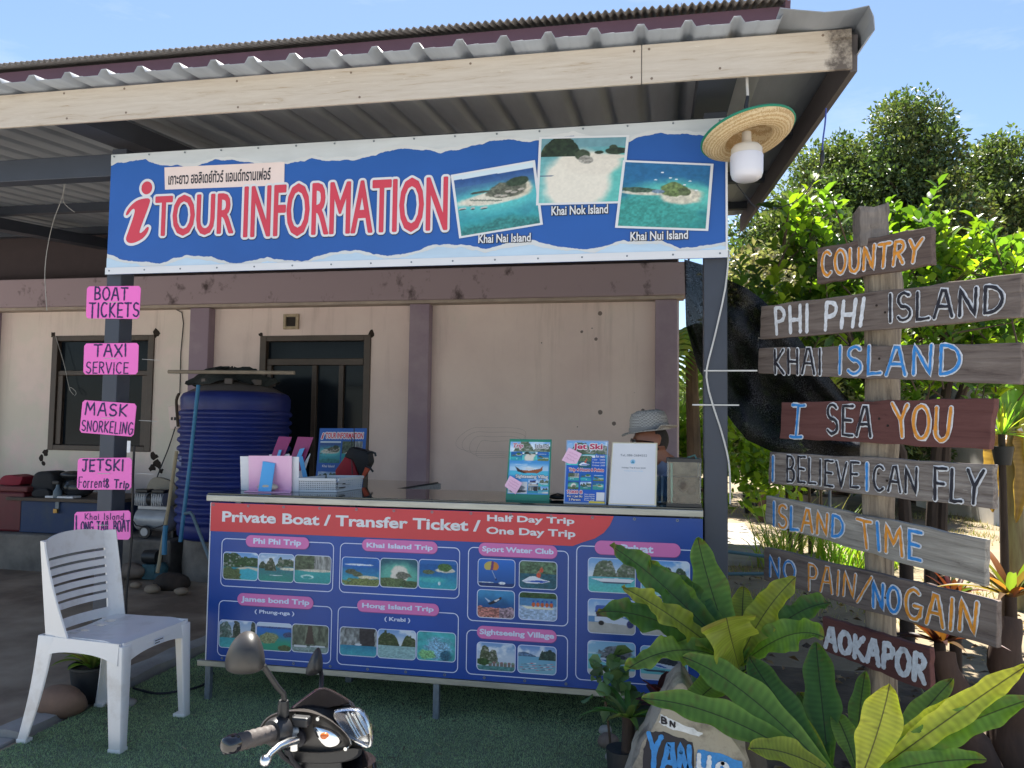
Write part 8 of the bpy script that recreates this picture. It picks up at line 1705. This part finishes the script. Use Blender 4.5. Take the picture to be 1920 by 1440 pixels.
# ================================================================== SCOOTER parked on the road, facing right
HX = P(600, 1400, 1.85).x; sf = Vector((.99, .14, 0)).normalized(); sr = Vector((sf.y, -sf.x, 0)); GZ = -.42
sc = thing('scooter', 'black scooter seen from its right side with round-backed mirrors and a clear headlight', 'scooter', (HX - .3, 1.85, GZ))
def resample(pts, n):
    pts = [Vector(p) for p in pts]; L = [0]
    for i in range(len(pts)): L.append(L[-1] + (pts[(i+1) % len(pts)] - pts[i]).length)
    o = []
    for k in range(n):
        s = L[-1] * k / n; i = max(j for j in range(len(pts)) if L[j] <= s); t = (s - L[i]) / max(1e-9, L[i+1] - L[i]); o.append(pts[i].lerp(pts[(i+1) % len(pts)], t))
    return o
def ring(pxs, Y, n=40, f=1.0, it=2):
    q = smooth_poly([P(x, y, Y) for x, y in pxs], it); q = resample(q, n); c = sum(q, Vector()) / n; return [c + (p - c) * f for p in q]
near = [(484,1368),(494,1350),(512,1337),(545,1331),(585,1334),(622,1350),(652,1376),(664,1398),(640,1410),(600,1413),(560,1411),(520,1405),(490,1392)]
mid = [(500,1362),(520,1345),(545,1331),(600,1318),(640,1312),(668,1326),(684,1350),(692,1378),(695,1402),(660,1412),(600,1414),(550,1412),(510,1400)]
far = [(520,1360),(535,1345),(560,1335),(600,1322),(635,1318),(655,1330),(668,1350),(672,1375),(670,1398),(640,1408),(600,1410),(560,1408),(525,1395)]
MT['satin'] = mk('satin_dark_plastic', lin(62, 58, 56), .35, var=.1, vs=20, coat=.2)
m = MB(); m.loft([ring(near, 1.700, f=.90), ring(near, 1.682, f=.97), ring(near, 1.69, f=1.0), ring(near, 1.73), ring(mid, 1.80), ring(mid, 1.90), ring(far, 2.0), ring(far, 2.03, f=.9)]); m.build('handlebar_cowl', MT['satin'], sc, smooth=55)
m = MB(); vs = [(536,1334),(566,1310),(603,1284),(640,1302),(676,1327),(640,1322),(600,1334)]
m.loft([ring(vs, 1.755, 28, .86, 1), ring(vs, 1.765, 28, 1, 1), ring(vs, 1.85, 28, 1, 1), ring([(x + 3, y + 1) for x, y in vs], 1.95, 28, .95, 1), ring([(x + 3, y + 2) for x, y in vs], 1.98, 28, .8, 1)]); m.build('visor', MT['blackgl'], sc, smooth=55)
# black plate stands in for the shaded hollow behind the lever
m = MB(); q = ring([(512,1372),(540,1360),(565,1368),(574,1390),(562,1404),(530,1404),(514,1394)], 1.680, 24, 1, 1); m.loft([q, [p + Vector((0, .01, 0)) for p in q]]); m.build('lever_recess_plate', MT['black'], sc)
# turn signal and headlight
lens = glass_mat('clear_lens', (.92, .94, .96), .03); MT['reflector'] = mk('lamp_reflector', (.75, .75, .76), .12, 1.0, var=.05)
tsq = [(581,1356),(603,1360),(630,1370),(645,1386),(638,1397),(616,1402),(600,1388)]
m = MB(); q = ring(tsq, 1.682, 28, .98, 1); m.loft([q, [p + Vector((.002, -.010, 0)) for p in ring(tsq, 1.682, 28, .86, 1)], [p + Vector((.003, -.013, 0)) for p in ring(tsq, 1.682, 28, .45, 1)]]); ts = m.build('turn_signal', MT['reflector'], sc, smooth=50)
m = MB(); c = P(607, 1380, 1.664); m.sphere(c, .008, 10, 7, (1.1, .6, .9)); m.build('bulb', mk('amber_bulb', lin(214, 110, 50), .2), ts, smooth=True)
hlq = [(620,1334),(650,1328),(676,1330),(690,1350),(698,1385),(695,1404),(668,1394),(645,1370)]
m = MB(); q = ring(hlq, 1.735, 30, 1, 1); m.loft([[p + Vector((0, .012, 0)) for p in q], q, [p + Vector((.001, -.006, 0)) for p in ring(hlq, 1.735, 30, .9, 1)]]); hb = m.build('headlight', MT['reflector'], sc, smooth=50)
m = MB(); q = ring(hlq, 1.735, 30, 1.03, 1); m.loft([[p + Vector((0, .002, 0)) for p in q], [p + Vector((.001, -.008, 0)) for p in ring(hlq, 1.735, 30, .98, 1)], [p + Vector((.003, -.016, .001)) for p in ring(hlq, 1.735, 30, .80, 1)], [p + Vector((.004, -.020, 0)) for p in ring(hlq, 1.735, 30, .45, 1)]]); m.build('lens', lens, hb, smooth=60)
m = MB()
for a, b in (((648,1342),(672,1384)), ((660,1336),(684,1380)), ((650,1380),(690,1400))): p, q_ = P(*a, 1.722), P(*b, 1.722); m.bar(p, q_, .008, .004)
m.build('reflector_rib', MT['chrome'], hb, bevel=.001)
# grip, bar end, switch housing, brake lever
g0, g1 = P(424, 1398, 1.50), P(512, 1374, 1.63)
gd = (g1 - g0).normalized(); m = MB(); pts = [g0 + gd * t for t in np.linspace(.022, (g1 - g0).length, 26)]; m.tube(pts, [.0175 + .0012 * (i % 4 == 0) for i in range(26)], 18); m.build('grip', MT['rubber'], sc, smooth=50)
m = MB(); m.tube([g0 - gd * .006, g0 - gd * .002, g0 + gd * .010, g0 + gd * .012, g0 + gd * .024], [.010, .0165, .0185, .0195, .0195], 18); m.build('bar_end', MT['blackgl'], sc, smooth=60)
m = MB(); m.tube([g1 - gd * .006, g1 + gd * .004, g1 + gd * .03, g1 + gd * .04], [.026, .031, .030, .022], 20); m.tube([g1, g1 + gd * .2], .012, 10); m.build('throttle_housing', MT['blackpl'], sc, smooth=50)
l0 = P(556, 1388, 1.655); lp = [l0, P(540, 1392, 1.63), P(522, 1400, 1.60), P(506, 1414, 1.575), P(498, 1426, 1.56)]
m = MB(); m.tube(lp, [.009, .010, .0085, .0075, .0075], 12); m.sphere(lp[-1], .0125, 14, 10); m.tube([P(552, 1392, 1.655), P(552, 1406, 1.655)], .010, 10); m.build('brake_lever', MT['chrome'], sc, smooth=True)
m = MB(); m.box(P(538, 1384, 1.665) - Vector((.012, .012, .012)), P(538, 1370, 1.665) + Vector((.020, .012, .010))); m.tube([P(545, 1372, 1.66), P(560, 1368, 1.67)], .008, 8); m.build('lever_bracket', MT['galv'], sc, bevel=.004)
m = MB(); c = P(566, 1352, 1.675); m.box(c - Vector((.020, .014, .010)), c + Vector((.020, .012, .012))); m.build('brake_reservoir', MT['blackpl'], sc, bevel=.005)
for x, y in ((552, 1343), (648, 1404), (520, 1350), (596, 1348)):
    c = P(x, y, 1.676); m = MB(); m.tube([c + Vector((0, .012, 0)), c + Vector((0, -.002, 0))], .0042, 10); m.build('bolt', MT['chrome'], sc, smooth=50)
m = MB(); m.tube([P(506, 1372, 1.625), P(516, 1352, 1.65), P(540, 1342, 1.69)], .005, 8); m.build('throttle_cable', MT['cable_b'], sc, smooth=True)
m = MB(); c = P(524, 1366, 1.64); m.box(c - Vector((.007, .010, .010)), c + Vector((.009, .004, .010))); m.build('starter_switch', mk('grey_switch', lin(120, 120, 122), .5), sc, bevel=.002)
# mirrors
def mirror(sil, Y, stem, yaw, name):
    q = smooth_poly([P(x, y, Y) for x, y in sil], 2); q = resample(q, 40); c = sum(q, Vector()) / 40; ax = Vector((math.cos(yaw), math.sin(yaw), 0))
    def rr(f, d): return [c + (p - c) * f + ax * d for p in q]
    m = MB(); m.loft([rr(.93, -.006), rr(1.0, 0.0), rr(1.0, .004), rr(.96, .018), rr(.84, .032), rr(.62, .043), rr(.3, .050), rr(.05, .052)]); o = m.build(name, mk('satin_black_mirror', (.03, .028, .027), .42, var=.1), sc, smooth=70)
    m = MB(); m.loft([rr(.90, -.0065), rr(.90, -.0075)]); m.build('mirror_glass', mk('mirror_glass', (.8, .8, .8), .03, 1.0, var=0), o)
    m = MB(); m.tube(stem, .0062, 12); m.build('mirror_stem', MT['blackpl'], sc, smooth=True); return o
sil = [(421,1248),(424,1226),(438,1198),(458,1182),(478,1184),(490,1200),(498,1235),(496,1252),(478,1260),(450,1262),(430,1258)]
mirror(sil, 1.60, [P(494, 1248, 1.60), P(505, 1266, 1.615), P(520, 1288, 1.635), P(531, 1300, 1.65), P(533, 1312, 1.655), P(532, 1336, 1.66)], -1.15, 'mirror_shell')
m = MB(); m.tube([P(532, 1313, 1.655), P(531, 1324, 1.655), P(531, 1340, 1.66)], [.010, .0125, .013], 14); m.build('mirror_boot', MT['blackpl'], sc, smooth=50)
sil2 = [(572,1262),(578,1242),(590,1218),(598,1212),(603,1222),(606,1245),(604,1256),(596,1262),(582,1265)]
mirror(sil2, 2.14, [P(601, 1256, 2.14), P(603, 1268, 2.12), P(602, 1292, 2.06), P(600, 1320, 2.0)], -1.25, 'mirror_shell')
m = MB(); m.loft([ring([(528,1398),(560,1404),(600,1408),(650,1404),(684,1400),(676,1420),(640,1432),(560,1432),(535,1420)], y, 30, f_) for y, f_ in ((1.715, .9), (1.725, 1), (1.9, 1), (1.98, .9))]); m.build('cowl_underside', MT['blackpl'], sc, smooth=55)
m = MB(); m.loft([[P(x, y, Yq) for x, y in ((562,1422),(640,1422),(652,1520),(550,1520))] for Yq in (1.735, 1.95)]); m.build('neck_cover', MT['blackpl'], sc, bevel=.01)
m = MB(); m.tube([P(520, 1402, 1.66), P(530, 1418, 1.68), P(555, 1436, 1.72), P(575, 1470, 1.78)], .006, 8); m.tube([P(540, 1404, 1.665), P(548, 1425, 1.69), P(570, 1450, 1.74)], .005, 8); m.build('control_cable', MT['cable_b'], sc, smooth=True)
# body below (mostly under the frame): steering head, leg shield, wheels, seat
def at(fw, rt, z): return Vector((HX, 1.85, GZ)) + sf * fw + sr * rt + Vector((0, 0, z))
def sec(fw, z, hw_, th): return [at(fw + th * (1 - (2 * abs(k) / 4) ** 2 * .0) - .08 * (abs(k) / 4) ** 2, hw_ * k / 4, z) for k in range(-4, 5)] + [at(fw - .02 - .08 * (abs(k) / 4) ** 2, hw_ * k / 4, z) for k in range(4, -5, -1)]
m = MB(); m.loft([sec(.02, .90, .085, .12), sec(.03, .85, .085, .12), sec(.06, .74, .11, .10), sec(.11, .60, .17, .08), sec(.13, .48, .18, .07), sec(.06, .32, .15, .06), sec(.02, .24, .13, .05)]); m.build('leg_shield', MT['blackgl'], sc, smooth=60)
m = MB(); m.tube([at(-.02, 0, .86), at(.02, 0, .70)], .035, 14); m.build('steering_column', MT['blackpl'], sc, smooth=True)
def wheel(fw, name):
    c = at(fw, 0, .235); m = MB(); R3 = Matrix((sf, Vector((0, 0, 1)), sr)).transposed(); prof = [(.165, -.028), (.20, -.038), (.225, -.030), (.235, -.012), (.235, .012), (.225, .030), (.20, .038), (.165, .028)]
    m.lathe(prof + [prof[0]], c, 40, R3, caps=False); w_ = m.build(name, mk('tyre_rubber', (.02, .02, .02), .8), sc, smooth=True)
    m = MB(); m.lathe([(.164, -.02), (.164, .02), (.15, .02), (.15, -.02), (.164, -.02)], c, 40, R3, caps=False); m.lathe([(.03, -.05), (.03, .05)], c, 16, R3)
    for k in range(5): t = 6.2832 * k / 5; m.bar(c + R3 @ Vector((.02 * math.cos(t), .02 * math.sin(t), 0)), c + R3 @ Vector((.152 * math.cos(t), .152 * math.sin(t), 0)), .02, .03, sr)
    m.build('rim', MT['galv'], w_, smooth=40)
wheel(.22, 'front_wheel'); wheel(-1.02, 'rear_wheel')
m = MB()
for s in (-1, 1): m.tube([at(.06, s * .065, .60), at(.22, s * .065, .235)], .016, 10)
m.build('fork', MT['galv'], sc, smooth=True)
m = MB(); m.loft([[at(.22 + .265 * math.cos(t), s * w_, .235 + .265 * math.sin(t)) for s, w_ in ((-1, .055), (-.6, .06), (.6, .06), (1, .055))] + [at(.22 + .255 * math.cos(t), s * .055, .235 + .255 * math.sin(t)) for s in (1, -1)] for t in np.linspace(.4, 2.6, 16)]); m.build('front_fender', MT['blackgl'], sc, smooth=50)
m = MB(); m.loft([[at(f_, s * w_, z) for s, w_, z in ((-1, h, .24), (-1, h, .29), (1, h, .29), (1, h, .24))] for f_, h in ((.05, .11), (-.15, .14), (-.42, .13))]); m.build('floorboard', MT['blackpl'], sc, bevel=.01)
m = MB(); m.loft([[at(f_, h * math.cos(t), zc + hh * math.sin(t)) for t in (6.2832 * k / 20 for k in range(20))] for f_, h, zc, hh in ((-.36, .08, .42, .10), (-.45, .13, .45, .15), (-.70, .15, .50, .13), (-1.0, .13, .55, .10), (-1.22, .07, .60, .05))]); m.build('rear_body', MT['blackgl'], sc, smooth=60)
m = MB(); m.loft([[at(f_, h * math.cos(t), zc + hh * math.sin(t)) for t in (6.2832 * k / 20 for k in range(20))] for f_, h, zc, hh in ((-.36, .08, .575, .03), (-.45, .13, .595, .05), (-.70, .14, .61, .05), (-.95, .12, .645, .045), (-1.10, .06, .65, .03))]); m.build('seat', mk('seat_vinyl', (.02, .02, .021), .55), sc, smooth=60)
m = MB(); m.tube([at(-.55, .12, .25), at(-.80, .16, .28), at(-1.10, .18, .36)], [.02, .045, .05], 14); m.build('exhaust', MT['galv'], sc, smooth=True)
m = MB(); m.tube([at(-.45, -.10, .24), at(-.42, -.26, .0)], .012, 8); m.build('side_stand', MT['galv'], sc, smooth=True)
